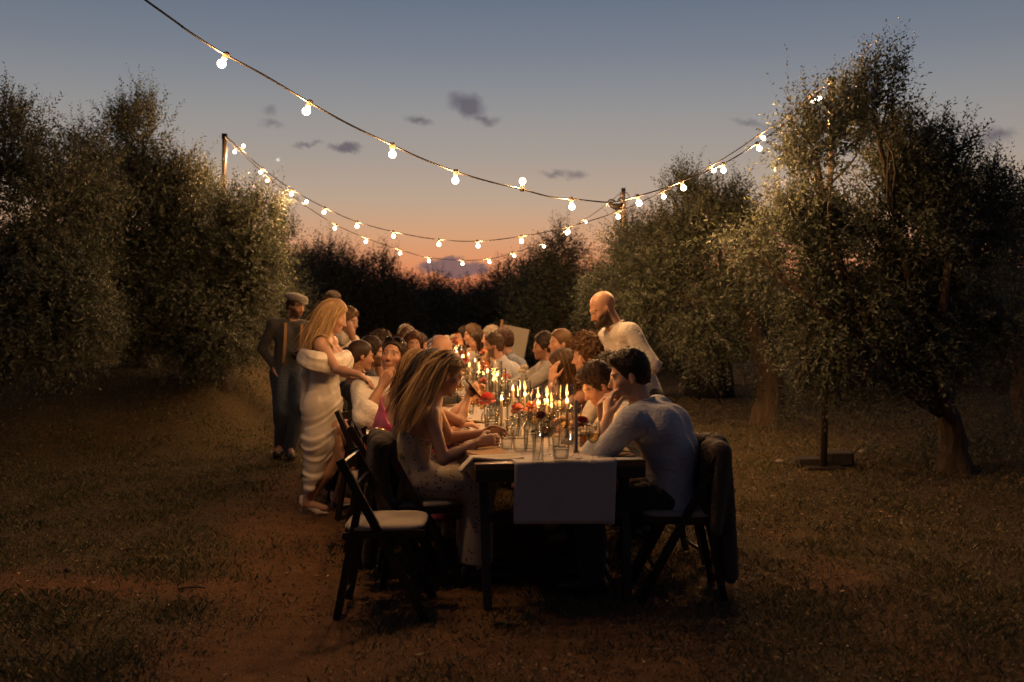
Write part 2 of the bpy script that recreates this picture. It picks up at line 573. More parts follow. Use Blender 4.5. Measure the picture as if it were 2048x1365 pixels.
def build_ground():
    def axis(lo, hi, a, b, n, far):
        mid = np.linspace(lo, hi, n)
        return np.concatenate([lo - np.geomspace(1, far, 10)[::-1], mid, hi + np.geomspace(1, far, 10)])
    xs = axis(-12, 12, 0, 0, 200, 900); ys = axis(2.5, 22, 0, 0, 180, 900)
    X, Y = np.meshgrid(xs, ys, indexing='ij')
    Z = gz(X.ravel(), Y.ravel())
    V = np.stack([X.ravel(), Y.ravel(), Z], 1)
    nx, ny = len(xs), len(ys)
    i, j = np.meshgrid(np.arange(nx - 1), np.arange(ny - 1), indexing='ij')
    a = (i * ny + j).ravel()
    F = np.stack([a, a + ny, a + ny + 1, a + 1], 1)
    B = bare(V)
    m = bpy.data.materials.new('soil')
    m.use_nodes = True
    t = NT(m.node_tree); p = m.node_tree.nodes['Principled BSDF']
    at = t.n('ShaderNodeAttribute', attribute_name='Col')
    tcn = t.n('ShaderNodeTexCoord'); vec = tcn.outputs['Object']
    n1 = t.noise(vec, 6.0, 8.0, 0.65); n2 = t.noise(vec, 34.0, 6.0, 0.7); n3 = t.noise(vec, 140.0, 4.0, 0.7)
    soil = t.ramp(n1, [(0.25, (0.10, 0.052, 0.023)), (0.5, (0.18, 0.094, 0.041)), (0.75, (0.25, 0.135, 0.062))])
    turf = t.ramp(n2, [(0.3, (0.05, 0.037, 0.017)), (0.5, (0.105, 0.078, 0.036)), (0.7, (0.17, 0.125, 0.06))])
    sepc = t.n('ShaderNodeSeparateColor'); t.link(at.outputs['Color'], sepc.inputs[0])
    f = t.math('MULTIPLY', t.math('SUBTRACT', t.math('ADD', sepc.outputs[0], t.math('MULTIPLY', t.math('SUBTRACT', n2, 0.5), 1.5)), 0.25), 2.2, clamp=True)
    col = t.mix(f, turf, soil)
    speck = t.math('GREATER_THAN', n3, 0.66)
    col = t.mix(t.math('MULTIPLY', speck, 0.5), col, (0.2, 0.13, 0.07, 1))
    col = t.mix(t.math('MULTIPLY', t.math('LESS_THAN', n3, 0.36), 0.5), col, (0.03, 0.018, 0.01, 1))
    t.link(col, p.inputs['Base Color'])
    p.inputs['Roughness'].default_value = 0.95
    p.inputs['Specular IOR Level'].default_value = 0.2
    b = t.n('ShaderNodeBump'); b.inputs['Strength'].default_value = 0.9; b.inputs['Distance'].default_value = 0.03
    t.link(t.math('ADD', t.math('MULTIPLY', n2, 0.8), t.math('MULTIPLY', n3, 0.45)), b.inputs['Height'])
    t.link(b.outputs[0], p.inputs['Normal'])
    me = fast_mesh('ground', V, F, [m], smooth=True, col=np.stack([B, B, B], 1))
    o = link(bpy.data.objects.new('ground', me))
    tag(o, 'dry reddish soil of the olive grove with patchy grass', 'ground', kind='structure')

build_ground()

def view_points(n, y0, y1, spread=0.56):
    """random ground points inside a wedge that the photo sees, denser near"""
    y = y0 * (y1 / y0) ** (rng.random(n) ** 0.8)
    x = (rng.random(n) * 2 - 1) * y * spread
    return x, y

def blades(n, y0, y1, h0, h1, name, label):
    x, y = view_points(n, y0, y1)
    P = np.stack([x, y], 1)
    b = bare(P)
    cl = vnoise(np.stack([x * 3.5, y * 3.5, 0 * x], 1)) * 0.5 + 0.5
    keep = rng.random(n) < np.clip((1.0 - b) * (0.25 + 1.1 * cl) + 0.015, 0, 1)
    x, y, b, cl = x[keep], y[keep], b[keep], cl[keep]
    n = len(x)
    z = gz(x, y)
    h = (h0 + (h1 - h0) * rng.random(n) ** 2) * (0.6 + 0.8 * cl)
    a = rng.random(n) * 2 * math.pi; lean = h * (0.35 + 0.9 * rng.random(n))
    la = rng.random(n) * 2 * math.pi
    wd = 0.0010 + 0.0010 * rng.random(n) + 0.00028 * y
    ox, oy = np.cos(a) * wd, np.sin(a) * wd
    V = np.zeros((n, 4, 3))
    V[:, 0] = np.stack([x - ox, y - oy, z - 0.004], 1)
    V[:, 1] = np.stack([x + ox, y + oy, z - 0.004], 1)
    mx, my = x + np.cos(la) * lean * 0.35, y + np.sin(la) * lean * 0.35
    V[:, 2] = np.stack([mx + ox * .8, my + oy * .8, z + h * 0.62], 1)
    V[:, 3] = np.stack([x + np.cos(la) * lean, y + np.sin(la) * lean, z + h], 1)
    F = np.arange(n * 4).reshape(n, 4)
    F = np.concatenate([F[:, [0, 1, 2]], F[:, [0, 2, 3]]])
    dry = (rng.random(n) < np.where(x < -1.5, 0.35, 0.6))[:, None]
    g = np.array([0.068, 0.082, 0.036]); d = np.array([0.21, 0.16, 0.08])
    c = np.where(dry, d, g) * (0.5 + 0.9 * rng.random((n, 1)))
    me = fast_mesh(name, V.reshape(-1, 3), F, [MATS['leaf']], col=np.repeat(c, 4, axis=0))
    tag(link(bpy.data.objects.new(name, me)), label, 'grass', kind='stuff')

blades(280000, 3.9, 18.0, 0.008, 0.036, 'grass', 'short dry grass over the ground of the grove')

def litter(n, y0, y1):
    x, y = view_points(n, y0, y1)
    keep = rng.random(n) < 0.08 + 1.2 * np.clip(vnoise(np.stack([x * 1.1, y * 1.1, 0 * x + 20], 1)) + 0.25 + 0.35 * (x > 1.5), 0, 1)
    x, y = x[keep], y[keep]; n = len(x)
    z = gz(x, y) + 0.004
    L = 0.005 + 0.012 * rng.random(n) ** 3 + 0.0006 * y + 0.012 * (x > 1.3) * (y > 7) * rng.random(n) ** 2; W = L * (0.15 + 0.3 * rng.random(n))
    a = rng.random(n) * 2 * math.pi
    dx, dy = np.cos(a), np.sin(a)
    tz = (rng.random((n, 4)) - 0.2) * 0.012
    V = np.zeros((n, 4, 3))
    for k, (s, q) in enumerate([(-1, 0), (0, 1), (1, 0), (0, -1)]):
        V[:, k, 0] = x + s * L * dx - q * W * dy
        V[:, k, 1] = y + s * L * dy + q * W * dx
        V[:, k, 2] = z + np.maximum(0, tz[:, k])
    c = np.where((rng.random(n) < np.where((x > 1.3) & (y > 7), 0.22, 0.07))[:, None], np.array([0.42, 0.28, 0.16]), np.array([0.10, 0.062, 0.032])) * (0.5 + 0.8 * rng.random((n, 1)))
    me = fast_mesh('leaf_litter', V.reshape(-1, 3), np.arange(n * 4).reshape(n, 4), [MATS['leaf']], col=np.repeat(c, 4, axis=0))
    tag(link(bpy.data.objects.new('leaf_litter', me)), 'dead olive leaves scattered over the soil', 'leaf litter', kind='stuff')

litter(42000, 3.9, 20.0)

def crumbs(n, y0, y1):
    """small soil crumbs and pebbles"""
    x, y = view_points(n, y0, y1)
    keep = rng.random(n) < 0.15 + 0.85 * bare(np.stack([x, y], 1))
    x, y = x[keep], y[keep]; n = len(x)
    s = 0.002 + 0.007 * rng.random(n) ** 4 + 0.0004 * y
    T = np.array([[1, 0, -.3], [-.5, .87, -.3], [-.5, -.87, -.3], [0.1, 0, .8]])
    V = T[None] * s[:, None, None] * (0.6 + 0.8 * rng.random((n, 4, 3)))
    a = rng.random(n) * 6.28; c, sn = np.cos(a), np.sin(a)
    V = np.stack([V[:, :, 0] * c[:, None] - V[:, :, 1] * sn[:, None], V[:, :, 0] * sn[:, None] + V[:, :, 1] * c[:, None], V[:, :, 2]], 2)
    V += np.stack([x, y, gz(x, y) + 0.001], 1)[:, None]
    b = np.arange(n)[:, None] * 4
    F = np.concatenate([b + [0, 1, 3], b + [1, 2, 3], b + [2, 0, 3]])
    col = np.array([0.15, 0.085, 0.04]) * (0.35 + 1.1 * rng.random((n, 1)))
    me = fast_mesh('soil_crumbs', V.reshape(-1, 3), F, [MATS['leaf']], col=np.repeat(col, 4, axis=0))
    tag(link(bpy.data.objects.new('soil_crumbs', me)), 'fine crumbs and pebbles on the bare soil', 'pebbles', kind='stuff')
crumbs(70000, 3.9, 14.0)

# larger fallen sticks and clods one can pick out
def stick(x, y, L, ang, r=0.008, label=''):
    p = gnd(x, y)
    n = 6
    t = np.linspace(-0.5, 0.5, n)
    pts = np.stack([p[0] + t * L * math.cos(ang) + 0.02 * np.sin(t * 7), p[1] + t * L * math.sin(ang) + 0.015 * np.cos(t * 9), np.full(n, r * 0.9) + 0.004 * np.abs(t)], 1) - np.array([p[0], p[1], 0])
    m = MB(); m.tube(pts, np.linspace(r, r * 0.5, n), 6)
    o = m.build('fallen_stick', MATS['bark'], loc=(p[0], p[1], 0))
    tag(o, label, 'stick', 'sticks lying on the bare soil')
stick(275, 1100, 0.14, 0.3, 0.009, 'pale short stick on the bare soil at far left')
stick(300, 1120, 0.12, -0.1, 0.005, 'thin dark twig below the pale stick at left')
stick(385, 1178, 0.16, 0.15, 0.007, 'dark stick in the grass left of the empty chair')
stick(45, 1235, 0.14, 0.1, 0.007, 'dark stick in the lower left corner')
stick(1006, 1252, 0.10, -0.5, 0.010, 'small pale stick beside the table leg')
def clod(x, y, s, label, mt='stone'):
    p = gnd(x, y)
    r = random.Random(int(x * 7 + y))
    prof = [(0.0, -0.2), (0.8, -0.15), (1.0, 0.25), (0.7, 0.7), (0.25, 0.95), (0.0, 1.0)]
    m = MB(); q = [1 + 0.35 * (r.random() - .5) for _ in range(60)]
    m.lathe([(a * s, b * s * 0.7) for a, b in prof], 9, lambda a, i: q[(int(a * 9 / 6.2832 + .5) % 9) + i * 9])
    o = m.build('clod', MATS[mt], loc=(p[0], p[1], 0))
    tag(o, label, 'clod', 'clods on the ground')
clod(137, 1140, 0.028, 'dark clod on the bare soil at far left', 'bark')
clod(1560, 925, 0.05, 'pale clod left of the black pole foot')
clod(1725, 905, 0.045, 'pale clod right of the black pole foot')
clod(1655, 930, 0.04, 'clod in front of the black pole foot')

# ================================================================== TREES
def crown(lobes, ntw, seed, leaf=0.062, per=14, tone=1.0, shoot=0.35, wfac=0.17):
    """lobes: (cx,cy,cz,rx,ry,rz). Returns V,F,col of leaves and twig stems."""
    r = np.random.default_rng(seed)
    lob = np.array(lobes, float)
    vol = lob[:, 3] * lob[:, 4] * lob[:, 5]
    area = vol ** (2 / 3)
    pick = r.choice(len(lob), ntw, p=area / area.sum())
    lob[:, 3:6] = np.maximum(lob[:, 3:6] - 0.11, lob[:, 3:6] * 0.6)
    # sub-clumps on every lobe: sprays of twigs with gaps between them
    ncl = np.maximum(7, (area * 20 * (0.062 / leaf)).astype(int))
    cd = r.normal(size=(int(ncl.sum()), 3)); cd /= np.linalg.norm(cd, axis=1)[:, None]
    own = np.repeat(np.arange(len(lob)), ncl)
    crad = 0.62 + 0.42 * r.random(len(own)) ** 0.7
    lump = 1 + 0.25 * vnoise(np.stack([cd[:, 0] * 2.2 + own * 3.1, cd[:, 1] * 2.2, cd[:, 2] * 2.2], 1))
    ccen = cd * (crad * lump)[:, None]
    start = np.concatenate([[0], np.cumsum(ncl)[:-1]])
    ci = start[pick] + (r.random(ntw) * ncl[pick]).astype(int)
    inner = r.random(ntw) < 0.13
    q0 = ccen[ci]
    rnd = r.normal(size=(ntw, 3)); rnd /= np.linalg.norm(rnd, axis=1)[:, None]
    q0 = np.where(inner[:, None], rnd * (0.35 + 0.5 * r.random((ntw, 1))), q0)
    jit = r.normal(size=(ntw, 3)) * (leaf * 1.35)
    base = lob[pick, :3] + q0 * lob[pick, 3:6] + jit
    d = q0 / (np.linalg.norm(q0, axis=1)[:, None] + 1e-6)
    d = d * 0.8 + jit / (leaf * 1.25) * 0.45; d /= np.linalg.norm(d, axis=1)[:, None] + 1e-6
    rad = np.linalg.norm(q0, axis=1)
    keep = base[:, 2] > 0.12
    base, d, rad, pick = base[keep], d[keep], rad[keep], pick[keep]
    n = len(base)
    out = d.copy(); out[:, 2] *= 0.6
    up = np.zeros((n, 3)); up[:, 2] = 0.75
    ztop = lob[:, 2].max() + 0.3; zlow = lob[:, 2].min()
    hrel = np.clip((base[:, 2] - zlow) / (ztop - zlow + 1e-6), 0, 1)
    up[:, 2] = -0.55 + 1.7 * hrel
    dirv = out * 0.9 + up + r.normal(size=(n, 3)) * 0.38
    dirv /= np.linalg.norm(dirv, axis=1)[:, None]
    isshoot = (r.random(n) < shoot * hrel ** 2) & (rad > 0.7) & (d[:, 2] > 0.1)
    dirv[isshoot] = dirv[isshoot] * 0.35 + np.array([0, 0, 1.0]) + r.normal(size=(isshoot.sum(), 3)) * 0.12
    dirv /= np.linalg.norm(dirv, axis=1)[:, None]
    Lt = leaf * (3.2 + 2.6 * r.random(n)); Lt[isshoot] *= 1.4
    droop = np.where(hrel < 0.45, -0.35, -0.08)
    # leaf positions along twig
    k = np.arange(per)
    t = (k + 0.5) / per
    P = base[:, None, :] + dirv[:, None, :] * (Lt[:, None] * t)[:, :, None]
    P[:, :, 2] += (droop * Lt)[:, None] * t ** 2
    ref = np.where(np.abs(dirv[:, 2:3]) < 0.9, np.array([[0, 0, 1.0]]), np.array([[1.0, 0, 0]]))
    s = np.cross(dirv, ref); s /= np.linalg.norm(s, axis=1)[:, None]
    b = np.cross(dirv, s)
    ang = (k // 2) * (math.pi / 2 * 0.93) + (k % 2) * math.pi
    A = ang[None, :] + r.random((n, 1)) * 6.28 + r.normal(size=(n, per)) * 0.3
    side = np.cos(A)[:, :, None] * s[:, None] + np.sin(A)[:, :, None] * b[:, None]
    open_ = 0.75 + 0.35 * r.random((n, per))
    ld = dirv[:, None] * (1.0 - 0.25 * t)[None, :, None] * 0.75 + side * open_[:, :, None]
    ld /= np.linalg.norm(ld, axis=2)[:, :, None]
    ln = np.cross(ld, np.cross(side, ld)); 
    tw = r.normal(size=(n, per, 3)) * 0.5
    wv = np.cross(ld, dirv[:, None] + tw); wv /= np.linalg.norm(wv, axis=2)[:, :, None] + 1e-9
    LL = leaf * (0.65 + 0.5 * r.random((n, per))) * (1 - 0.35 * t)[None]
    LL[isshoot] *= 0.85
    WW = LL * wfac
    N = n * per
    P = P.reshape(N, 3); ld = ld.reshape(N, 3); wv = wv.reshape(N, 3); LL = LL.reshape(N, 1); WW = WW.reshape(N, 1)
    V = np.stack([P, P + ld * LL * 0.45 + wv * WW, P + ld * LL, P + ld * LL * 0.45 - wv * WW], 1).reshape(-1, 3)
    F = np.arange(N * 4).reshape(N, 4)
    base_c = np.array([0.074, 0.090, 0.060]) * tone
    silver = np.array([0.165, 0.182, 0.145]) * tone
    young = np.array([0.11, 0.13, 0.065]) * tone
    u = r.random((N, 1))
    c = np.where(u < 0.4, base_c, np.where(u < 0.8, silver, young)) * (0.65 + 0.6 * r.random((N, 1)))
    col = np.repeat(c, 4, axis=0)
    # twig stems, flat strips
    tv = np.stack([base - s * 0.0022, base + s * 0.0022, P.reshape(n, per, 3)[:, -1] + s * 0.001, P.reshape(n, per, 3)[:, -1] - s * 0.001], 1).reshape(-1, 3)
    tf = np.arange(n * 4).reshape(n, 4) + len(V)
    V = np.concatenate([V, tv]); F = np.concatenate([F, tf])
    col = np.concatenate([col, np.tile(np.array([[0.09, 0.07, 0.045]]), (len(tv), 1))])
    return V, F, col, base

def limb(m, a, b, r0, r1, r, n=7, wob=0.12, seg=8):
    a = np.asarray(a, float); b = np.asarray(b, float)
    t = np.linspace(0, 1, n)[:, None]
    L = np.linalg.norm(b - a)
    off = np.array([r.random() - .5, r.random() - .5, 0.3 * (r.random())]) * wob * L * 2
    off2 = np.array([r.random() - .5, r.random() - .5, r.random() - .5]) * wob * L
    pts = a + (b - a) * t + np.sin(t * math.pi) * off + np.sin(t * 2 * math.pi) * off2 * 0.6
    m.tube(pts, np.linspace(r0, r1, n), seg)
    return pts

def olive_tree(label, base, fork, lobes, ntw, seed, leaf=0.062, per=14, tr=0.16, tone=1.0, group='olive trees around the dinner', shoot=0.35, fork2=None):
    base = np.asarray(base, float)
    gz0 = float(gz([base[0]], [base[1]])[0])
    root = empty('olive_tree', (base[0], base[1], gz0), label=label, cat='tree', group=group)
    r = random.Random(seed)
    # trunk: gnarled tapered tube with flared foot
    m = MB()
    base = base.copy(); base[2] = gz0
    fork = np.asarray(fork, float)
    n = 14
    t = np.linspace(0, 1, n)
    path = base[None] + (fork - base)[None] * t[:, None]
    path[:, 0] += 0.05 * np.sin(t * 6 + seed) * (fork[2]); path[:, 1] += 0.04 * np.cos(t * 5 + seed)
    path -= base
    path[0, 2] = -0.06
    seg = 18
    V = []; F = []
    for i in range(n):
        rr = tr * (1.0 + 0.5 * math.exp(-t[i] * 7) - 0.30 * t[i])
        for j in range(seg):
            a = j / seg * 2 * math.pi
            q = 1 + 0.16 * math.sin(3 * a + seed + t[i] * 3) + 0.10 * math.sin(7 * a - t[i] * 5) * (1 + math.exp(-t[i] * 5)) + 0.12 * float(vnoise(np.array([[math.cos(a) * 2 + seed, math.sin(a) * 2, t[i] * 5]]))[0])
            V.append(path[i] + np.array([math.cos(a) * rr * q, math.sin(a) * rr * q, 0]))
    for i in range(n - 1):
        for j in range(seg):
            a = i * seg + j; b = i * seg + (j + 1) % seg
            F.append((a, b, b + seg, a + seg))
    F.append(tuple(range((n - 1) * seg, n * seg)))
    m.add(V, F, True)
    m.build('trunk', MATS['bark'], root)
    o = base
    lob = [(l[0] - o[0], l[1] - o[1], l[2] - o[2], l[3], l[4], l[5]) for l in lobes]
    V, F, col, tb = crown(lob, ntw, seed, leaf, per, tone, shoot)
    mb = MB()
    top = path[-1]
    for l in lob:
        tgt = np.array(l[:3])
        pts = limb(mb, top - np.array([0, 0, 0.12]), tgt, tr * 0.42, 0.018, r)
        for _ in range(7):
            a = pts[r.randrange(3, len(pts))]
            e = tgt + np.array([(r.random() - .5) * 1.7 * l[3], (r.random() - .5) * 1.7 * l[4], (r.random() - .2) * 1.2 * l[5]])
            limb(mb, a, e, 0.014, 0.004, r, 5, 0.15, 5)
    mb.build('limbs', MATS['bark'], root)
    me = fast_mesh('crown', V, F, [MATS['leaf']], col=col)
    co = bpy.data.objects.new('crown', me)
    link(co, root)
    return root

def LB(Y, *ls):
    """lobes from photo pixels (x, y, rx, ry[, dY]) at depth Y"""
    out = []
    for l in ls:
        x, y, rx, ry = l[:4]
        dY = l[4] if len(l) > 4 else 0.0
        p = px(x, y, Y + dY)
        s = FOC / (Y + dY)
        out.append((p[0], p[1], p[2], rx / s, 0.5 * (rx + ry) / s * 0.95, ry / s))
    return out

LEAFN = 1.0
# right foreground olive
olive_tree('large olive tree right of the table with crown hiding the light pole', gnd(1922, 942), px(1885, 800, 9.5),
           LB(9.4, (1745, 225, 66, 95, -.4), (1632, 300, 70, 78, -1.0), (1860, 335, 88, 95), (1575, 470, 105, 74, -.4), (1750, 450, 150, 130), (1895, 500, 115, 130, .3),
              (1690, 610, 105, 95, -.3), (1810, 640, 130, 105, .2), (1955, 640, 90, 100, .6), (1700, 730, 70, 48, -.3), (1815, 735, 85, 50), (1625, 590, 60, 75, -.3), (1500, 505, 55, 38, -.5), (1660, 690, 64, 76, -.4), (1960, 420, 80, 90, .4), (1800, 300, 70, 80)),
           8200, 11, 0.068, 14, tr=0.13)
# olive behind it, trunk lit by the lamps
olive_tree('olive tree with a lit twisted trunk right of the guests', gnd(1545, 850), px(1500, 600, 13.2),
           LB(13.2, (1395, 430, 78, 70), (1305, 515, 85, 68), (1465, 515, 95, 85), (1380, 600, 105, 70, -.4), (1480, 585, 70, 48), (1405, 680, 70, 46, -.4), (1265, 595, 50, 42),
              (1345, 470, 62, 60), (1540, 735, 26, 34, .3), (1440, 420, 60, 55)),
           5200, 12, 0.068, 14, tr=0.16)
olive_tree('olive tree behind the bald waiter, around the far lamp pole', px(1290, 615, 17.5) * np.array([1, 1, 0]), px(1285, 690, 17.5),
           LB(17.5, (1270, 515, 62, 60), (1220, 575, 48, 55), (1330, 540, 60, 65), (1240, 480, 38, 34), (1200, 620, 40, 45), (1290, 620, 80, 60), (1310, 680, 70, 40)),
           2600, 13, 0.08, 12, tr=0.16)
olive_tree('dark pointed olive tree behind the easel board', px(1125, 615, 22.5) * np.array([1, 1, 0]), px(1125, 680, 22.5),
           LB(22.5, (1130, 500, 36, 42), (1085, 555, 50, 44), (1160, 570, 46, 50), (1050, 600, 42, 38), (1120, 630, 80, 48), (1060, 660, 60, 36)),
           2200, 14, 0.095, 12, tr=0.15, tone=0.8)
olive_tree('olive tree at the right edge behind the large one', px(2060, 615, 13.5) * np.array([1, 1, 0]), px(2040, 720, 13.5),
           LB(13.8, (2005, 440, 85, 90), (1965, 570, 75, 100), (2065, 590, 100, 120), (2090, 470, 90, 90), (2000, 690, 90, 60)),
           2600, 15, 0.075, 13, tr=0.17, tone=0.85)
# left side
olive_tree('olive tree at the far left edge with drooping lower twigs', px(-140, 615, 11.2) * np.array([1, 1, 0]), px(-90, 700, 11.0),
           LB(10.3, (28, 275, 68, 80), (-70, 370, 130, 130), (85, 400, 85, 95), (10, 545, 140, 120), (115, 590, 78, 95, -.2), (70, 660, 105, 55, -.3), (-90, 640, 140, 110), (150, 480, 60, 90, .3), (150, 650, 80, 45, -.2), (0, 680, 90, 40, -.4), (150, 370, 70, 70, .5), (170, 600, 80, 90, .3), (120, 690, 60, 30, -.3)),
           7200, 21, 0.068, 14, tr=0.15)
olive_tree('tall dark olive tree left of the lamp pole', px(282, 615, 13.2) * np.array([1, 1, 0]), px(280, 640, 13.0),
           LB(12.4, (285, 285, 66, 68), (352, 345, 56, 66), (205, 320, 64, 66), (265, 440, 120, 95), (345, 470, 72, 72), (240, 570, 110, 95), (325, 590, 76, 82), (170, 430, 66, 80), (230, 620, 120, 50), (340, 625, 90, 45), (400, 430, 60, 70, .4), (395, 520, 60, 80, .3), (310, 370, 80, 80), (150, 560, 70, 90), (290, 640, 120, 40)),
           7600, 22, 0.068, 14, tr=0.15)
olive_tree('rounded lamp-lit olive tree around the left lamp pole', px(450, 615, 12.5) * np.array([1, 1, 0]), px(440, 660, 12.5),
           LB(12.4, (470, 435, 64, 48), (520, 420, 26, 38), (430, 510, 86, 72), (487, 555, 48, 84), (400, 590, 90, 80), (465, 640, 50, 50), (390, 640, 80, 42), (440, 665, 60, 34, -.2), (446, 690, 40, 36, -.6), (395, 690, 60, 34, -.3), (480, 665, 40, 28, 0.2), (510, 520, 45, 60), (520, 600, 40, 70, .4)),
           5000, 23, 0.066, 14, tr=0.10)
olive_tree('olive tree behind the man in the cap', px(545, 615, 18.0) * np.array([1, 1, 0]), px(540, 680, 18.0),
           LB(18.0, (548, 485, 28, 46), (525, 560, 52, 60), (565, 600, 40, 56), (520, 640, 60, 44)),
           1700, 24, 0.085, 12, tr=0.14, tone=0.85)

# far grove: three crowns shared by many single trees
def far_crown(seed):
    r = random.Random(seed)
    lobes = [(0, 0, 2.2, 1.3, 1.3, 0.9)] + [((r.random() - .5) * 2.6, (r.random() - .5) * 2.0, 0.9 + r.random() * 2.0, 0.8 + .4 * r.random(), 0.8, 0.55 + .4 * r.random()) for _ in range(8)]
    lobes += [((r.random() - .5) * 2.0, 0, 0.7, 1.2, 1.0, 0.6) for _ in range(3)]
    V, F, col, _ = crown(lobes, 2600, seed, 0.13, 10, 0.5, 0.35)  # low tone paints the gloom far from the lamps into the leaf colour
    return fast_mesh('crown', V, F, [MATS['leaf']], col=col)
FC = [far_crown(s) for s in (31, 32, 33)]
mt_ = MB()
mt_.tube(np.array([[0, 0, -0.1], [0.05, 0, 0.4], [0.0, 0.05, 0.9], [0.15, 0, 1.6]]), [0.26, 0.17, 0.15, 0.10], 9)
FT = mt_.mesh('trunk', MATS['bark'])
far = []
r_ = random.Random(5)
for (x, top, Y) in [(585, 492, 27), (622, 470, 30), (664, 515, 29), (703, 480, 31), (738, 545, 33), (768, 530, 30), (802, 558, 35), (836, 540, 34), (866, 568, 40), (893, 588, 44), (932, 562, 42),
                    (968, 585, 44), (1002, 558, 36), (1034, 545, 30), (1066, 500, 28), (1195, 520, 27), (1235, 520, 30),
                    (560, 540, 36), (650, 545, 38), (745, 570, 40), (820, 580, 48), (900, 592, 55), (960, 592, 54), (1020, 582, 48), (1090, 560, 40),
                    (1380, 540, 26), (1500, 545, 25), (1620, 530, 24), (1740, 520, 23), (1860, 500, 22), (1990, 480, 21), (2080, 480, 20),
                    (480, 500, 24), (380, 480, 22), (270, 460, 20), (150, 450, 19), (40, 440, 18), (-60, 440, 17)]:
    far.append((x, top, Y))
for i, (x, top, Y) in enumerate(far):
    p = px(x, top, Y)
    h = p[2]
    seen = 540 < x < 1250
    near_row = [q for q in far if (540 < q[0] < 1250) == seen]
    rank = sorted(q[0] for q in near_row).index(x) + 1
    side = 'left' if x < 900 else 'right'
    ordn = rank if side == 'left' else len(near_row) + 1 - rank
    word = ['', 'first', 'second', 'third', 'fourth', 'fifth', 'sixth', 'seventh', 'eighth', 'ninth', 'tenth', 'eleventh', 'twelfth', 'thirteenth', 'fourteenth', 'fifteenth', 'sixteenth', 'seventeenth'][ordn]
    lab = ('dark olive tree against the sunset, %s from the %s in the far row' % (word, side) if seen else 'dark olive tree deep in the grove behind the near trees, %s from the %s' % (word, side))
    root = empty('olive_tree', (p[0], p[1], float(gz([p[0]], [p[1]])[0])), r_.random() * 6.28, label=lab, cat='tree', group=('far olive trees against the sunset' if seen else 'olive trees deep in the grove'))
    s = (h - float(gz([p[0]], [p[1]])[0])) / 3.55
    o = bpy.data.objects.new('trunk', FT); link(o, root); o.scale = (s, s, s)
    c = bpy.data.objects.new('crown', FC[i % 3]); link(c, root); c.scale = (0.72 + 0.5 * r_.random(), 0.9, s)

# low weeds and shrubs near the big trunk
def shrub(x, y, s, seed, label):
    p = gnd(x, y)
    root = empty('low_shrub', (p[0], p[1], 0), label=label, cat='shrub', group='weeds under the right tree')
    V, F, col, _ = crown([(0, 0, 0.12 * s, 0.22 * s, 0.18 * s, 0.14 * s), (0.1 * s, 0.05, 0.2 * s, 0.15 * s, 0.12 * s, 0.12 * s)], int(150 * s), seed, 0.045, 9, 1.0, 0.3)
    link(bpy.data.objects.new('foliage', fast_mesh('foliage', V, F, [MATS['leaf']], col=col)), root)
shrub(1990, 930, 2.0, 41, 'bushy weed right of the large olive trunk')
shrub(1845, 935, 1.2, 42, 'low weed left of the large olive trunk')
shrub(1762, 925, 0.7, 43, 'small weed right of the black pole foot')
shrub(1570, 865, 0.8, 44, 'weed at the foot of the lit twisted trunk')
shrub(25, 885, 0.9, 45, 'low weed at the left edge of the grass')

# low dry stone wall behind the right trees: rough single blocks
wall = empty('stone_wall', (px(1620, 700, 20.5)[0], 20.5, 0), label='low dry stone wall in the dark behind the right trees', cat='wall')
r_ = random.Random(9)
blocks = []
for k in range(4):
    m = MB(); q = [(r_.random() - .5) * 0.16 for _ in range(24)]
    V = np.array([[x, y, z] for x in (-1, 1) for y in (-1, 1) for z in (-1, 1)], float) * 0.5 * (1 + np.array(q).reshape(8, 3))
    m.add(V, [(0, 1, 3, 2), (4, 6, 7, 5), (0, 4, 5, 1), (2, 3, 7, 6), (0, 2, 6, 4), (1, 5, 7, 3)])
    blocks.append(m.mesh('stone', MATS['stone']))
for row in range(2):
    x = -2.4
    while x < 3.2:
        L = 0.3 + 0.35 * r_.random()
        o = bpy.data.objects.new('stone', r_.choice(blocks)); link(o, wall)
        o.location = (x + L / 2, (r_.random() - .5) * .05, 0.10 + row * 0.2); o.scale = (L * 0.97, 0.42, 0.2)
        o.rotation_euler = (0, 0, (r_.random() - .5) * .06)
        x += L

# moon
m = MB(); m.lathe([(0.0, -1), (0.5, -.866), (.866, -.5), (1, 0), (.866, .5), (.5, .866), (0.0, 1)], 16)
mo = m.build('moon', MATS['moon_glow'], loc=px(556, 320, 900))
mo.scale = (1.6, 1.6, 1.35)
tag(mo, 'small pale moon in the dusk sky left of the lights', 'moon')
# ================================================================== POLES AND FESTOON LIGHTS
def pole(base, top, r, mt, label, foot=False, group='light poles'):
    base = np.asarray(base, float); top = np.asarray(top, float)
    root = empty('light_pole', tuple(base), label=label, cat='pole', group=group)
    m = MB(); m.tube(np.array([[0, 0, 0.0], (top - base) * 0.5, top - base]), [r, r, r * 0.92], 12)
    m.build('shaft', MATS[mt], root)
    m = MB(); m.tube(np.array([top - base + [0, 0, -0.06], top - base + [0, 0, 0.012]]), [r * 1.15, r * 1.15], 12); m.build('cap', MATS['steel_dark'], root)
    if foot:
        m = MB(); m.box((0, 0, 0.008), (0.36, 0.22, 0.016)); m.build('base_plate', MATS['pole_paint'], root)
        return root
    return root

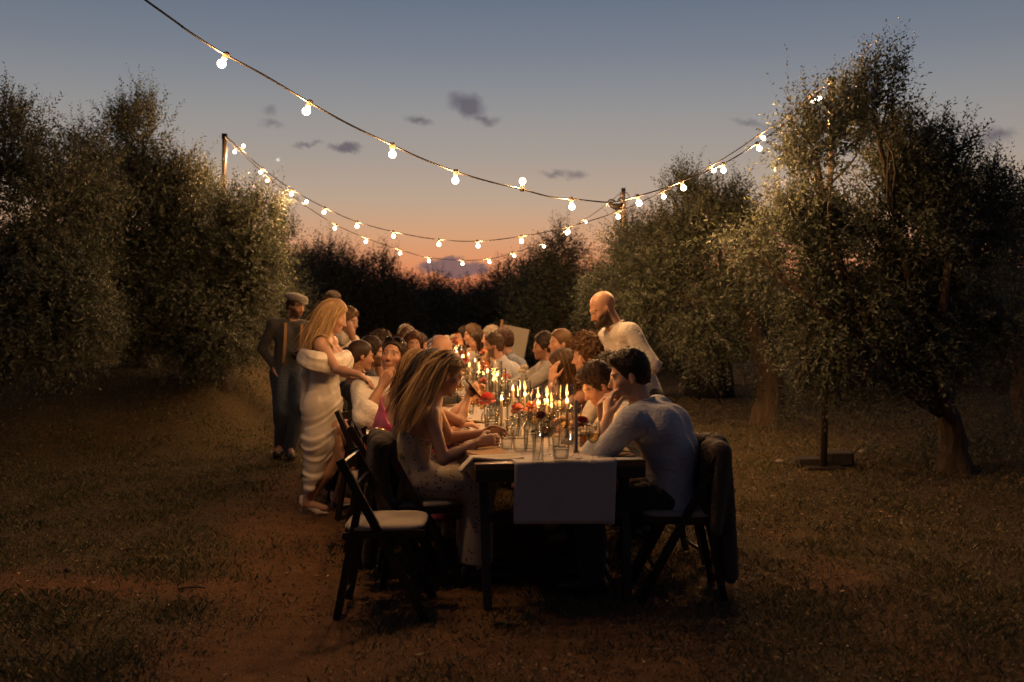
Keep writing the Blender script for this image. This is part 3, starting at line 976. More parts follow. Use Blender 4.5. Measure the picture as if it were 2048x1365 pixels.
R_top = px(1663, 158, 9.75); R_base = gnd(1647, 936); R_top[1] = R_base[1] + 0.02
L_base = px(444, 615, 13.0); L_base[2] = float(gz([L_base[0]], [L_base[1]])[0]); L_top = px(449, 270, 13.0)
F_base = px(1247, 615, 19.0); F_base[2] = 0; F_top = px(1247, 378, 19.0)
NL_top = np.array([-3.05, 3.7, 3.9])
pole(R_base, R_top, 0.034, 'pole_paint', 'dark pole on weighted plates in front of the large right olive', foot=True)
pole(L_base, L_top, 0.032, 'pole_paint', 'leaning lamp pole rising from the rounded left olive')
pole(F_base, F_top, 0.035, 'pole_wood', 'far wooden pole right of the centre with hanging wires')
for (x, y, sx, sy, sz, lab) in [(1617, 931, .30, .20, .06, 'flat weight block left of the black pole'), (1676, 930, .26, .24, .115, 'thicker weight block right of the black pole')]:
    p = gnd(x, y)
    m = MB(); h = np.array([sx, sy, sz]) / 2; c = 0.035
    prof = [(-h[0] + c, -h[1]), (h[0] - c, -h[1]), (h[0], -h[1] + c), (h[0], h[1] - c), (h[0] - c, h[1]), (-h[0] + c, h[1]), (-h[0], h[1] - c), (-h[0], -h[1] + c)]
    V = [(a, b, 0.017) for a, b in prof] + [(a, b, 0.017 + sz - .012) for a, b in prof] + [(a * .95, b * .95, 0.017 + sz) for a, b in prof]
    n = 8
    F = [(i, (i + 1) % n, (i + 1) % n + n, i + n) for i in range(n)] + [(i + n, (i + 1) % n + n, (i + 1) % n + 2 * n, i + 2 * n) for i in range(n)] + [tuple(range(2 * n, 3 * n)), tuple(range(n))[::-1]]
    m.add(V, F)
    o = m.build('weight_block', MATS['concrete'], loc=(p[0], p[1], 0))
    tag(o, lab, 'weight', 'pole weights')

# bulb meshes
mbulb = MB()
rb = 0.0235
mbulb.lathe([(0.011, -0.008)] + [(rb * math.sin(a), -0.032 + rb * math.cos(a)) for a in np.linspace(0.62, math.pi, 7)], 12)
BULB = mbulb.mesh('bulb', MATS['bulb_glow'])
msock = MB()
msock.lathe([(0.0, 0.032), (0.013, 0.032), (0.0165, 0.028), (0.0165, 0.012), (0.0150, 0.010), (0.0150, -0.004), (0.013, -0.008), (0.0, -0.008)], 12)
SOCK = msock.mesh('socket', MATS['socket'])

def line_depth(x, A, B):
    """depth where the vertical plane through A and B is met by photo column x"""
    q = (x - 1024) / FOC
    # A + t(B-A): X = qY
    dX, dY = B[0] - A[0], B[1] - A[1]
    t = (A[0] - q * A[1]) / (q * dY - dX)
    return A[1] + t * dY

def festoon(label, A, B, cable_px, bulbs_px, ext=None):
    root = empty('string_lights', (0, 0, 0), label=label, cat='string lights', group='festoon light strings')
    pts = [px(x, y, line_depth(x, A, B)) for x, y in cable_px]
    if ext is not None: pts = [ext] + pts
    C = catmull(pts, 14)
    m = MB(); m.tube(C, 0.0055, 6); m.build('cable', MATS['cable'], root)
    C2 = C + np.array([0.003, 0, 0.006])
    dist = C.copy()
    # screen position of the cable for hooking up the sockets
    sx = 1024 + FOC * C[:, 0] / C[:, 1]
    for b in bulbs_px:
        x, y = b[:2]
        Y = line_depth(x, A, B)
        c = px(x, y, Y)
        i = int(np.argmin(np.linalg.norm(C - c, axis=1)))
        # foot point on the cable
        best = C[i]
        d = c - best
        if np.linalg.norm(d) < 0.02: d = np.array([0, 0, -1.0])
        d = nrm(d)
        R = Matrix((Vector(nrm(np.cross(d, [0.3, 1, 0.1]))), Vector(nrm(np.cross(-d, nrm(np.cross(d, [0.3, 1, 0.1]))))), Vector(-d))).transposed().to_4x4()
        s = bpy.data.objects.new('socket', SOCK); link(s, root)
        s.matrix_world = Matrix.Translation(Vector(best)) @ R @ Matrix.Translation((0, 0, -0.018))
        bl = bpy.data.objects.new('bulb', BULB); link(bl, None)
        bl.parent = s
        bl.location = (0, 0, -0.006)
        lamp('bulb_light', s, (0, 0, -0.042))
    return root

festoon('nearest string of globe bulbs swooping from the upper left to the right pole', NL_top, R_top,
        [(290, 0), (370, 58), (441, 104), (530, 152), (620, 206), (700, 250), (775, 286), (840, 316), (912, 344), (980, 364), (1040, 378), (1100, 394), (1150, 399), (1215, 405), (1240, 402),
         (1278, 392), (1325, 378), (1367, 362), (1447, 328), (1519, 284), (1580, 240), (1638, 185), (1663, 160)],
        [(445, 125), (613, 222), (788, 287), (911, 357), (1045, 365), (1143, 407), (1278, 406), (1367, 376), (1447, 341), (1519, 298), (1640, 201)], ext=NL_top)
festoon('upper of the two strings sagging from the left pole to the right pole', L_top, R_top,
        [(450, 272), (474, 292), (525, 337), (585, 380), (650, 416), (714, 444), (792, 465), (872, 479), (954, 483), (1043, 473), (1130, 456), (1235, 424), (1325, 384), (1427, 330), (1525, 266), (1590, 222), (1625, 188), (1662, 160)],
        [(485, 296), (521, 346), (583, 388), (648, 425), (714, 454), (787, 472), (878, 481), (956, 491), (1043, 484), (1136, 465), (1236, 431), (1328, 395), (1428, 342), (1527, 277), (1622, 198)])
festoon('lower string sagging from the left pole to the far wooden pole', L_top, F_top,
        [(450, 274), (476, 300), (540, 358), (606, 408), (668, 448), (735, 478), (800, 500), (855, 515), (925, 521), (980, 518), (1030, 505), (1090, 486), (1132, 462), (1172, 438), (1215, 408), (1246, 382)],
        [(471, 301), (536, 361), (613, 404), (671, 454), (731, 485), (800, 508), (858, 523), (926, 521), (979, 524), (1028, 511), (1088, 493), (1135, 470), (1172, 444), (1220, 410)])
# cable joint that hangs on the nearest string
Yj = line_depth(1230, NL_top, R_top)
jr = empty('cable_connector', px(1230, 405, Yj), label='black plug connector taped below the nearest light string', cat='connector')
o_ = px(1230, 405, Yj)
m = MB(); m.tube(np.array([px(1219, 408, Yj), px(1224, 412, Yj), px(1232, 414, Yj), px(1240, 413, Yj), px(1246, 408, Yj)]) - o_, [0.012, 0.018, 0.026, 0.022, 0.012], 8); m.build('plug', MATS['cable'], jr)
m = MB(); m.tube(catmull(np.array([px(1246, 408, Yj), px(1248, 401, Yj), px(1244, 396, Yj), px(1236, 400, Yj)]) - o_, 6), 0.006, 6); m.build('cable_loop', MATS['cable'], jr)
m = MB(); m.tube(catmull(np.array([px(1219, 408, Yj), px(1216, 404, Yj), px(1221, 400, Yj), px(1230, 402, Yj)]) - o_, 6), 0.006, 6); m.build('cable_loop', MATS['cable'], jr)
# wires hanging from the far pole top
wr = empty('hanging_wire', tuple(F_top), label='loose wire loops at the top of the far wooden pole', cat='wire')
m = MB(); m.tube(catmull(np.array([px(1247, 384, 18.97), px(1241, 390, 18.97), px(1240, 402, 18.97), px(1243, 414, 18.97)]) - F_top, 6), 0.008, 5)
m.tube(catmull(np.array([px(1248, 383, 18.97), px(1257, 390, 18.97), px(1259, 400, 18.97)]) - F_top, 6), 0.008, 5)
m.build('wire', MATS['cable'], wr)

# ================================================================== TABLE
for k in range(4):
    u0, L = k * 2.1, 2.1 - 0.012
    lab = ['wooden table nearest the camera, with the runner hanging over its end', 'second wooden table from the camera', 'third wooden table from the camera', 'farthest wooden table with the flower mound'][k]
    c = UV(u0 + L / 2, 0)
    root = empty('dining_table', (c[0], c[1], 0), YAW, label=lab, cat='table', group='tables pushed together in one row')
    # local x = across (v), local y = along (u)
    npl = 5; wpl = (2 * TAB_HW) / npl
    for i in range(npl):
        m = MB(); m.box((-TAB_HW + wpl * (i + .5), 0, TAB_Z - 0.016), (wpl - 0.003, L, 0.032 - 0.0006 * (i % 2)))
        m.build('plank', MATS['table_wood'], root)
    for s in (-1, 1):
        m = MB(); m.box((s * (TAB_HW - 0.012), 0, TAB_Z - 0.063), (0.022, L - 0.004, 0.06)); m.build('apron', MATS['table_dark'], root)
        m = MB(); m.box((0, s * (L / 2 - 0.013), TAB_Z - 0.063), (2 * TAB_HW - 0.05, 0.022, 0.06)); m.build('apron', MATS['table_dark'], root)
        for q in (-1, 1):
            m = MB(); m.bar((q * (TAB_HW - 0.065), s * (L / 2 - 0.20), TAB_Z - 0.04), (q * (TAB_HW - 0.075), s * (L / 2 - 0.09), 0.0), 0.045, 0.04, (0, 1, 0)); m.build('leg', MATS['table_dark'], root)
        m = MB(); m.box((0, s * (L / 2 - 0.155), 0.45), (2 * TAB_HW - 0.17, 0.022, 0.04)); m.build('stretcher', MATS['table_dark'], root)

# linen runner along all four tables, hanging over the near end
def runner():
    W = 0.27
    us = [-0.006] + list(np.linspace(0.02, 8.3, 90))
    prof = []
    for z in np.linspace(0.305, 0.01, 14): prof.append((-0.008, TAB_Z - z, 1))
    prof.append((-0.006, TAB_Z - 0.002, 1))
    prof.append((0.002, TAB_Z + 0.004, 0))
    for u in np.linspace(0.02, 8.3, 110): prof.append((u, TAB_Z + 0.004, 0))
    nv = 24
    V = []; F = []
    for i, (u, z, hang) in enumerate(prof):
        for j in range(nv):
            v = -W + 2 * W * j / (nv - 1)
            n = float(vnoise(np.array([[v * 6 + 2, u * 3 + z * 2, z * 3]]))[0]) if True else 0
            if hang:
                dd = (TAB_Z - z) / 0.3
                pu = u - 0.016 * abs(n) * dd - 0.011 * dd * (0.5 + 0.5 * math.sin(v * 19 + 1 + 0.8 * math.sin(v * 7))) - 0.004 * dd
                zz = z - 0.02 * dd * (v + W) / (2 * W)
                vv = v * (1 - 0.012 * dd) - 0.012 * dd
            else:
                pu, zz, vv = u, z + 0.0035 * max(0, n), v + 0.006 * math.sin(u * 2.3 + (j > nv / 2))
            V.append(UV(pu, vv + 0.02, zz))
    for i in range(len(prof) - 1):
        for j in range(nv - 1):
            a = i * nv + j
            F.append((a, a + 1, a + nv + 1, a + nv))
    m = MB(); V = np.array(V) - UV(0, 0, 0); m.add(V, F, True)
    o = m.build('table_runner', MATS['linen'], loc=UV(0, 0, 0))
    md = o.modifiers.new('thick', 'SOLIDIFY'); md.thickness = 0.0018; md.offset = 1
    tag(o, 'pale linen runner along the tables, its end hanging at the front', 'runner')
runner()

# ================================================================== CHAIRS
def make_chair():
    """folding wooden chair, local +y is the way a sitter faces"""
    root = bpy.data.objects.new('folding_chair', None)
    for s in (-1, 1):
        x = s * 0.205
        m = MB(); m.bar((x, -0.23, 0.80), (x, 0.20, 0.0), 0.024, 0.042, (0, 1, 0)); o = m.build('front_leg', MATS['chair_wood'], root)
        x = s * 0.176
        m = MB(); m.bar((x, -0.135, 0.60), (x, -0.25, 0.0), 0.024, 0.038, (0, 1, 0)); m.build('rear_leg', MATS['chair_wood'], root)
        m = MB(); m.bar((s * 0.176, -0.22, 0.415), (s * 0.176, 0.19, 0.43), 0.022, 0.034, (0, 0, 1)); m.build('seat_rail', MATS['chair_wood'], root)
        m = MB(); m.tube(np.array([[s * 0.165, -0.128, 0.59], [s * 0.222, -0.128, 0.59]]), 0.006, 8); m.build('pivot_bolt', MATS['steel_dark'], root)
    for (z, y, h) in ((0.765, -0.208, 0.055), (0.66, -0.152, 0.04)):
        m = MB(); m.box((0, y - 0.0, z), (0.386, 0.018, h), Matrix.Rotation(-0.593, 3, 'X') if False else None); m.build('back_slat', MATS['chair_wood'], root)
    m = MB(); m.tube(np.array([[-0.19, -0.234, 0.08], [0.19, -0.234, 0.08]]), 0.011, 8); m.build('stretcher', MATS['chair_wood'], root)
    m = MB(); m.tube(np.array([[-0.2, 0.114, 0.16], [0.2, 0.114, 0.16]]), 0.011, 8); m.build('stretcher', MATS['chair_wood'], root)
    # padded seat: super-ellipse slab
    V = []; F = []; n = 28
    rings = [(0.96, 0.440), (1.0, 0.446), (1.0, 0.454), (0.97, 0.464), (0.86, 0.471), (0.5, 0.475), (0.0, 0.476)]
    for (q, z) in rings:
        for j in range(n):
            a = j / n * 2 * math.pi; c, s = math.cos(a), math.sin(a)
            rx = abs(c) ** 0.45 * math.copysign(1, c) * 0.198 * q; ry = abs(s) ** 0.45 * math.copysign(1, s) * 0.205 * q
            V.append((rx, ry - 0.02, z + 0.012 * (ry + 0.2)))
    for i in range(len(rings) - 1):
        for j in range(n):
            a = i * n + j; b = i * n + (j + 1) % n
            F.append((a, b, b + n, a + n))
    F.append(tuple(range(n))[::-1])
    m = MB(); m.add(V, F, True); m.build('seat_pad', MATS['cushion'], root)
    return root

CHAIR = make_chair()
_first_chair = [True]
def chair(x, y, face_deg, label, group='folding chairs along the tables'):
    """face_deg: heading of the sitter measured from +X"""
    if _first_chair[0]:
        o = CHAIR; link(o); _first_chair[0] = False
    else:
        o = copy_tree(CHAIR)
    o.location = (x, y, 0)
    o.rotation_euler = (0, 0, math.radians(face_deg - 90))
    tag(o, label, 'chair', group)
    return o

# easel with a board, far right of the table end
pe = px(1018, 700, 14.5); pe[2] = 0
ez = empty('easel', tuple(pe), math.radians(-20), label='wooden easel holding the pale board behind the far guests', cat='easel')
for (a, b) in [((-0.10, 0, 1.38), (-0.30, -0.1, 0)), ((0.02, 0, 1.30), (0.26, -0.1, 0)), ((-0.04, 0.02, 1.25), (-0.04, 0.5, 0))]:
    m = MB(); m.bar(a, b, 0.035, 0.025, (0, 1, 0)); m.build('leg', MATS['easel_wood'], ez)
m = MB(); m.box((0, -0.06, 0.60), (0.5, 0.05, 0.03)); m.build('ledge', MATS['easel_wood'], ez)
m = MB(); m.box((0, 0, 0), (0.5, 0.02, 0.66), Matrix.Rotation(-0.12, 3, 'X'))
bd = m.build('sign_board', MATS['canvas'], loc=(pe[0] + 0.03, pe[1] - 0.07, 0.955)); bd.rotation_euler = (0, math.radians(9), math.radians(-35))
tag(bd, 'pale rectangular board leaning on the easel behind the guests', 'board')

# dark tripod equipment under the right olive
pt = gnd(1395, 805)
tp = empty('tripod_stand', tuple(pt), label='black tripod stand with covered gear under the right olive', cat='tripod')
for a in (200, 320, 75):
    e = np.array([math.cos(math.radians(a)) * 0.42, math.sin(math.radians(a)) * 0.42, 0.0])
    m = MB(); m.tube(np.array([[0, 0, 0.62], e * 0.5 + [0, 0, 0.31], e]), 0.014, 8); m.build('leg', MATS['cable'], tp)
m = MB(); m.tube(np.array([[0, 0, 0.25], [0, 0, 1.0]]), 0.02, 8); m.build('pole', MATS['cable'], tp)
m = MB(); m.box((0, 0, 1.2), (0.34, 0.34, 0.5)); m.build('cover', MATS['black_cloth'], tp)
tc_ = MB()
pb = gnd(1440, 800)
for k in range(1):
    prof = [(0.42, 0.0), (0.40, 0.25), (0.36, 0.62), (0.34, 0.66), (0.0, 0.68)]
    tc_.lathe(prof, 28, lambda a, i: 1 + (0.07 if i < 2 else 0.02) * math.sin(9 * a + i))
ob = tc_.build('draped_stand', MATS['black_cloth'], loc=(pb[0] - 0.05, pb[1] + 0.6, 0))
tag(ob, 'black cloth draped stand in the dark below the right olive', 'stand')

# small ground uplight glowing behind the guests
pu_ = px(1055, 745, 17.0)
ul = empty('ground_light', (pu_[0], pu_[1], 0), label='row of small glowing ground lamps behind the flower vase', cat='lamp')
for (x, y) in [(1049, 742), (1056, 748), (1064, 746)]:
    p = px(x, y, 17.0)
    m = MB(); m.lathe([(0.0, 0.0), (0.02, 0.005), (0.028, 0.03), (0.02, 0.05), (0.0, 0.055)], 10, c=(p[0] - pu_[0], 0, p[2] - 0.03)); m.build('lamp', MATS['uplight'], ul)
    m = MB(); m.tube(np.array([[p[0] - pu_[0], 0, 0], [p[0] - pu_[0], 0, p[2] - 0.028]]), 0.008, 6); m.build('spike', MATS['cable'], ul)
# ================================================================== PEOPLE (signed distance bodies, polygonised)
class SDF:
    def __init__(self):
        self.p = []
    def cone(self, a, b, ra, rb=None, k=0.03, op=1):
        self.p.append(('c', np.asarray(a, float), np.asarray(b, float), ra, ra if rb is None else rb, k, op)); return self
    def ell(self, c, r, R=None, k=0.02, op=1):
        self.p.append(('e', np.asarray(c, float), np.asarray(r, float), np.eye(3) if R is None else np.asarray(R, float), 0, k, op)); return self
    def plane(self, c, n, k=0.004):
        """keeps the side that n points away from"""
        self.p.append(('p', np.asarray(c, float), nrm(n), 0, 0, k, -1)); return self
    def mesh(self, h):
        lo = np.full(3, 1e9); hi = -lo
        for q in self.p:
            if q[6] < 0: continue
            if q[0] == 'c':
                r = max(q[3], q[4]) + q[5]
                lo = np.minimum(lo, np.minimum(q[1], q[2]) - r); hi = np.maximum(hi, np.maximum(q[1], q[2]) + r)
            else:
                r = q[2].max() + q[5]
                lo = np.minimum(lo, q[1] - r); hi = np.maximum(hi, q[1] + r)
        lo = lo - 3 * h; n = np.ceil((hi - lo) / h).astype(int) + 4
        F = np.full(n, 0.5, np.float32)
        ax = [lo[i] + h * np.arange(n[i]) for i in range(3)]
        for q in self.p:
            kind, k, op = q[0], q[5], q[6]
            if kind == 'p':
                sl = tuple(slice(0, n[i]) for i in range(3))
            else:
                if kind == 'c':
                    r = max(q[3], q[4]); bl = np.minimum(q[1], q[2]) - r; bh = np.maximum(q[1], q[2]) + r
                else:
                    r = q[2].max(); bl = q[1] - r; bh = q[1] + r
                mg = k + 3 * h
                i0 = np.clip(np.floor((bl - mg - lo) / h).astype(int), 0, n); i1 = np.clip(np.ceil((bh + mg - lo) / h).astype(int) + 1, 0, n)
                if (i1 <= i0).any(): continue
                sl = tuple(slice(i0[i], i1[i]) for i in range(3))
            X = ax[0][sl[0]][:, None, None].astype(np.float32); Y = ax[1][sl[1]][None, :, None].astype(np.float32); Z = ax[2][sl[2]][None, None, :].astype(np.float32)
            if kind == 'c':
                a, b = q[1], q[2]; d = b - a; L2 = float(d @ d) + 1e-12
                x, y, z = X - a[0], Y - a[1], Z - a[2]
                t = np.clip((x * d[0] + y * d[1] + z * d[2]) / L2, 0, 1)
                D = np.sqrt((x - t * d[0]) ** 2 + (y - t * d[1]) ** 2 + (z - t * d[2]) ** 2) - (q[3] + t * (q[4] - q[3]))
            elif kind == 'e':
                x, y, z = X - q[1][0], Y - q[1][1], Z - q[1][2]; R = q[3]; r = q[2]
                u = (x * R[0, 0] + y * R[1, 0] + z * R[2, 0]); v = (x * R[0, 1] + y * R[1, 1] + z * R[2, 1]); s = (x * R[0, 2] + y * R[1, 2] + z * R[2, 2])
                k0 = np.sqrt((u / r[0]) ** 2 + (v / r[1]) ** 2 + (s / r[2]) ** 2)
                k1 = np.sqrt((u / r[0] ** 2) ** 2 + (v / r[1] ** 2) ** 2 + (s / r[2] ** 2) ** 2) + 1e-9
                D = np.where(k0 < 1e-3, -r.min(), k0 * (k0 - 1) / k1)
            else:
                D = -((X - q[1][0]) * q[2][0] + (Y - q[1][1]) * q[2][1] + (Z - q[1][2]) * q[2][2])
            G = F[sl]
            if op > 0:
                hh = np.maximum(k - np.abs(G - D), 0) / k
                F[sl] = np.minimum(G, D) - hh * hh * k * 0.25
            else:
                D = -D
                hh = np.maximum(k - np.abs(G - D), 0) / k
                F[sl] = np.maximum(G, D) + hh * hh * k * 0.25
        F[0] = F[-1] = 0.5; F[:, 0] = F[:, -1] = 0.5; F[:, :, 0] = F[:, :, -1] = 0.5
        return surface_nets(F, lo, h)

_EDGES = []
for a_ in range(8):
    for bit in (1, 2, 4):
        if not a_ & bit: _EDGES.append((a_, a_ | bit))
_OFF = [(c & 1, (c >> 1) & 1, (c >> 2) & 1) for c in range(8)]

def surface_nets(F, o, h):
    S = F < 0
    C = np.zeros(np.array(F.shape) - 1, np.int8)
    for c in _OFF:
        C += S[c[0]:c[0] + C.shape[0], c[1]:c[1] + C.shape[1], c[2]:c[2] + C.shape[2]]
    idx = np.nonzero((C > 0) & (C < 8))
    i, j, k = idx
    n = len(i)
    corner = [F[i + c[0], j + c[1], k + c[2]] for c in _OFF]
    acc = np.zeros((n, 3), np.float32); cnt = np.zeros(n, np.float32)
    for a, b in _EDGES:
        fa, fb = corner[a], corner[b]
        x = (fa < 0) != (fb < 0)
        t = np.where(x, fa / np.where(x, fa - fb, 1), 0)
        pa = np.array(_OFF[a], np.float32); pb = np.array(_OFF[b], np.float32)
        acc += np.where(x[:, None], pa + t[:, None] * (pb - pa), 0); cnt += x
    V = o + h * (np.stack(idx, 1) + acc / cnt[:, None])
    vid = np.full(C.shape, -1, np.int32); vid[idx] = np.arange(n)
    quads = []
    for axn in range(3):
        sl0 = [slice(1, -1)] * 3; sl1 = [slice(1, -1)] * 3
        sl0[axn] = slice(0, -1); sl1[axn] = slice(1, None)
        A = S[tuple(sl0)]; B = S[tuple(sl1)]
        e = np.nonzero(A != B)
        p = [e[0].copy(), e[1].copy(), e[2].copy()]
        for q in range(3):
            if q != axn: p[q] = p[q] + 1
        b, c = [(1, 2), (2, 0), (0, 1)][axn]
        def cell(db, dc):
            r = [p[0].copy(), p[1].copy(), p[2].copy()]
            r[b] = r[b] + db; r[c] = r[c] + dc
            return vid[r[0], r[1], r[2]]
        q4 = np.stack([cell(-1, -1), cell(0, -1), cell(0, 0), cell(-1, 0)], 1)
        flip = ~A[e]
        q4[flip] = q4[flip][:, ::-1]
        quads.append(q4)
    Q = np.concatenate(quads)
    return V, Q

def vnormals(V, Q):
    n = np.cross(V[Q[:, 2]] - V[Q[:, 0]], V[Q[:, 3]] - V[Q[:, 1]])
    N = np.zeros_like(V)
    for c in range(4): np.add.at(N, Q[:, c], n)
    return N / (np.linalg.norm(N, axis=1)[:, None] + 1e-12)

def folds(V, Q, amp, fr=9.0, stretch=(1, 1, 0.45), seed=0.0, fine=0.5):
    N = vnormals(V, Q)
    P = V * np.array(stretch) * fr + seed
    n = 1 - 2 * np.abs(vnoise(P + 0.6 * vnoise(P * 0.5 + 9)[:, None]))
    n2 = vnoise(P * 2.3 + 4.0)
    return V + N * (amp * (n * 0.7 - 0.2 + fine * n2 * 0.5))[:, None]

def basis(yaw, pitch=0.0, roll=0.0):
    """columns: right, forward, up"""
    y, p = math.radians(yaw), math.radians(pitch)
    f = np.array([math.cos(p) * math.cos(y), math.cos(p) * math.sin(y), math.sin(p)])
    r = nrm(np.cross(f, [0, 0, 1])); u = np.cross(r, f)
    q = math.radians(roll)
    r2 = r * math.cos(q) + u * math.sin(q); u2 = np.cross(r2, f)
    return np.stack([r2, f, u2], 1)

def ik(S, W, l1, l2, hint):
    d = W - S; D = np.linalg.norm(d)
    if D > (l1 + l2) * 0.995:
        W = S + d / D * (l1 + l2) * 0.995; d = W - S; D = np.linalg.norm(d)
    if D < 0.12: D = 0.12
    u = nrm(d)
    a = (l1 * l1 - l2 * l2 + D * D) / (2 * D)
    hgt = math.sqrt(max(0, l1 * l1 - a * a))
    hv = np.asarray(hint, float); hv = hv - u * (hv @ u)
    return S + u * a + nrm(hv) * hgt, W

SKIN_T = {'fair': (0.56, 0.34, 0.24), 'mid': (0.47, 0.27, 0.18), 'tan': (0.38, 0.205, 0.125), 'brown': (0.2, 0.1, 0.06)}

def hand(s, W, d, n, side, curl=0.5, sc=1.0):
    """palm and five fingers; d points along the hand, n out of the palm; side +1 puts the thumb on d x n"""
    d = nrm(d); n = np.asarray(n, float); n = nrm(n - d * (n @ d)); l = np.cross(d, n) * side
    tips = []
    for q, (off, L, r) in enumerate([(0.028, 0.072, .0088), (0.009, 0.082, .009), (-0.010, 0.077, .0087), (-0.028, 0.060, .0078)]):
        kn = W + d * (0.088 - 0.006 * abs(q - 1)) * sc + l * off * sc
        s.cone(W + l * off * 0.6 * sc + d * .01, kn, 0.016 * sc, 0.0125 * sc, 0.012)
        p = kn; a = curl * (0.55 + 0.12 * q)
        for f in (0.45, 0.31, 0.24):
            dd = d * math.cos(a) + n * math.sin(a) + l * off * 1.2
            e = p + nrm(dd) * L * f * sc
            s.cone(p, e, r * sc * 1.05, r * sc * 0.92, 0.005)
            p = e; a += curl * 0.62
        tips.append(p)
    t0 = W + d * 0.02 * sc + l * 0.022 * sc; t1 = t0 + nrm(d * 0.6 + l * 0.75 + n * 0.35) * 0.045 * sc; t2 = t1 + nrm(d * 0.95 + l * 0.3 + n * 0.45 * (0.4 + curl)) * 0.034 * sc; t3 = t2 + nrm(d * 0.95 + n * curl) * 0.026 * sc
    s.cone(t0, t1, 0.016 * sc, 0.0125 * sc, 0.012); s.cone(t1, t2, 0.0115 * sc, 0.010 * sc, 0.006); s.cone(t2, t3, 0.010 * sc, 0.0085 * sc, 0.005)
    return tips

def head_prims(s, c, R, sc, fem):
    T = lambda x, y, z: c + R @ (np.array([x, y, z]) * sc)
    E = lambda p, r, k, op=1: s.ell(T(*p), np.array(r) * sc, R, k, op)
    E((0, -0.014, 0.036), (0.075, 0.094, 0.084), 0.02)
    E((0, 0.026, -0.026), (0.060, 0.066, 0.080), 0.025)
    E((0, 0.030, -0.072), (0.048 if not fem else 0.043, 0.052, 0.038), 0.022)
    s.cone(T(-0.012, 0.074, -0.100), T(0.012, 0.074, -0.100), 0.016 * sc, None, 0.018)
    for x in (-1, 1):
        E((x * 0.041, 0.060, -0.026), (0.022, 0.022, 0.020), 0.02)
        E((x * 0.032, 0.101, 0.003), (0.017, 0.016, 0.011), 0.012, -1)
        E((x * 0.031, 0.0745, 0.001), (0.0135, 0.0125, 0.0105), 0.005)
        E((x * 0.077, -0.004, -0.012), (0.010, 0.019, 0.031), 0.008)
        E((x * 0.083, 0.004, -0.012), (0.006, 0.010, 0.018), 0.005, -1)
    s.cone(T(-0.034, 0.080, 0.021), T(0.034, 0.080, 0.021), (0.009 if fem else 0.011) * sc, None, 0.014)
    s.cone(T(0, 0.087, 0.008), T(0, 0.110, -0.034), 0.0070 * sc, 0.0105 * sc, 0.010)
    s.cone(T(-0.010, 0.094, -0.037), T(0.010, 0.094, -0.037), 0.0072 * sc, None, 0.008)
    s.cone(T(-0.019, 0.086, -0.064), T(0.019, 0.086, -0.064), 0.0075 * sc, None, 0.007)
    s.cone(T(-0.016, 0.084, -0.073), T(0.016, 0.084, -0.073), 0.0080 * sc, None, 0.006)
    s.cone(T(-0.024, 0.096, -0.0685), T(0.024, 0.096, -0.0685), 0.0022 * sc, None, 0.003, -1)

def head_paint(V, c, R, sc, base, hairc, beard=0.0, lips=None, brow=True, stubble=0.0):
    q = (V - c) @ R / sc
    x, y, z = np.abs(q[:, 0]), q[:, 1], q[:, 2]
    col = np.tile(np.array(base), (len(V), 1))
    def put(m, cc, f=1.0):
        m = np.clip(m, 0, 1)[:, None] * f
        col[:] = col * (1 - m) + np.array(cc) * m
    near = (np.linalg.norm(q, axis=1) < 0.16)
    ss = lambda a, w: np.clip(0.5 - a / w, 0, 1)
    warm = np.array(base) * np.array([1.05, 0.82, 0.78])
    put(near * ss(np.hypot(x - 0.045, z + 0.035) - 0.02, 0.02) * (y > 0.03), warm, 0.6)
    put(near * ss(np.hypot(x - 0.0, z + 0.035) - 0.014, 0.01) * (y > 0.09), warm, 0.6)
    lc = lips if lips is not None else np.array(base) * np.array([0.85, 0.5, 0.48])
    put(near * ss(np.abs(z + 0.0685) - 0.0085 * (1 - (x / 0.026) ** 2).clip(0), 0.004) * (x < 0.026) * (y > 0.06), lc)
    if beard or stubble:
        f = beard or stubble
        m = near * ss(z + 0.048 - 0.038 * np.clip((x - 0.035) / 0.04, 0, 1), 0.018) * (y > -0.005) * (z > -0.135)
        m2 = near * ss(np.hypot(x, (z + 0.054) * 2.2) - 0.026, 0.012) * (y > 0.07)
        lip = ss(np.abs(z + 0.0685) - 0.007, 0.004) * (x < 0.022) * (y > 0.07)
        put(np.maximum(m, m2) * (1 - lip * 0.8), np.array(hairc) * 0.9, f)
    # eyes
    e = near * ss(np.hypot((x - 0.031) / 1.5, z - 0.001) - 0.0065, 0.003) * (y > 0.06)
    put(e, (0.5, 0.46, 0.42))
    put(near * ss(np.hypot(x - 0.031, z - 0.001) - 0.0058, 0.003) * (y > 0.06), (0.03, 0.02, 0.015))
    put(near * ss(np.abs(z - 0.0085 + ((x - 0.031) / 0.05) ** 2 * 3) - 0.0018, 0.002) * (np.abs(x - 0.031) < 0.016) * (y > 0.06), (0.04, 0.025, 0.018), 0.8)
    if brow:
        put(near * ss(np.abs(z - 0.0255 + np.maximum(0, x - 0.036) * 0.35) - 0.0038, 0.004) * (x > 0.012) * (x < 0.052) * (y > 0.04), np.array(hairc) * 0.8, 0.85)
    return col

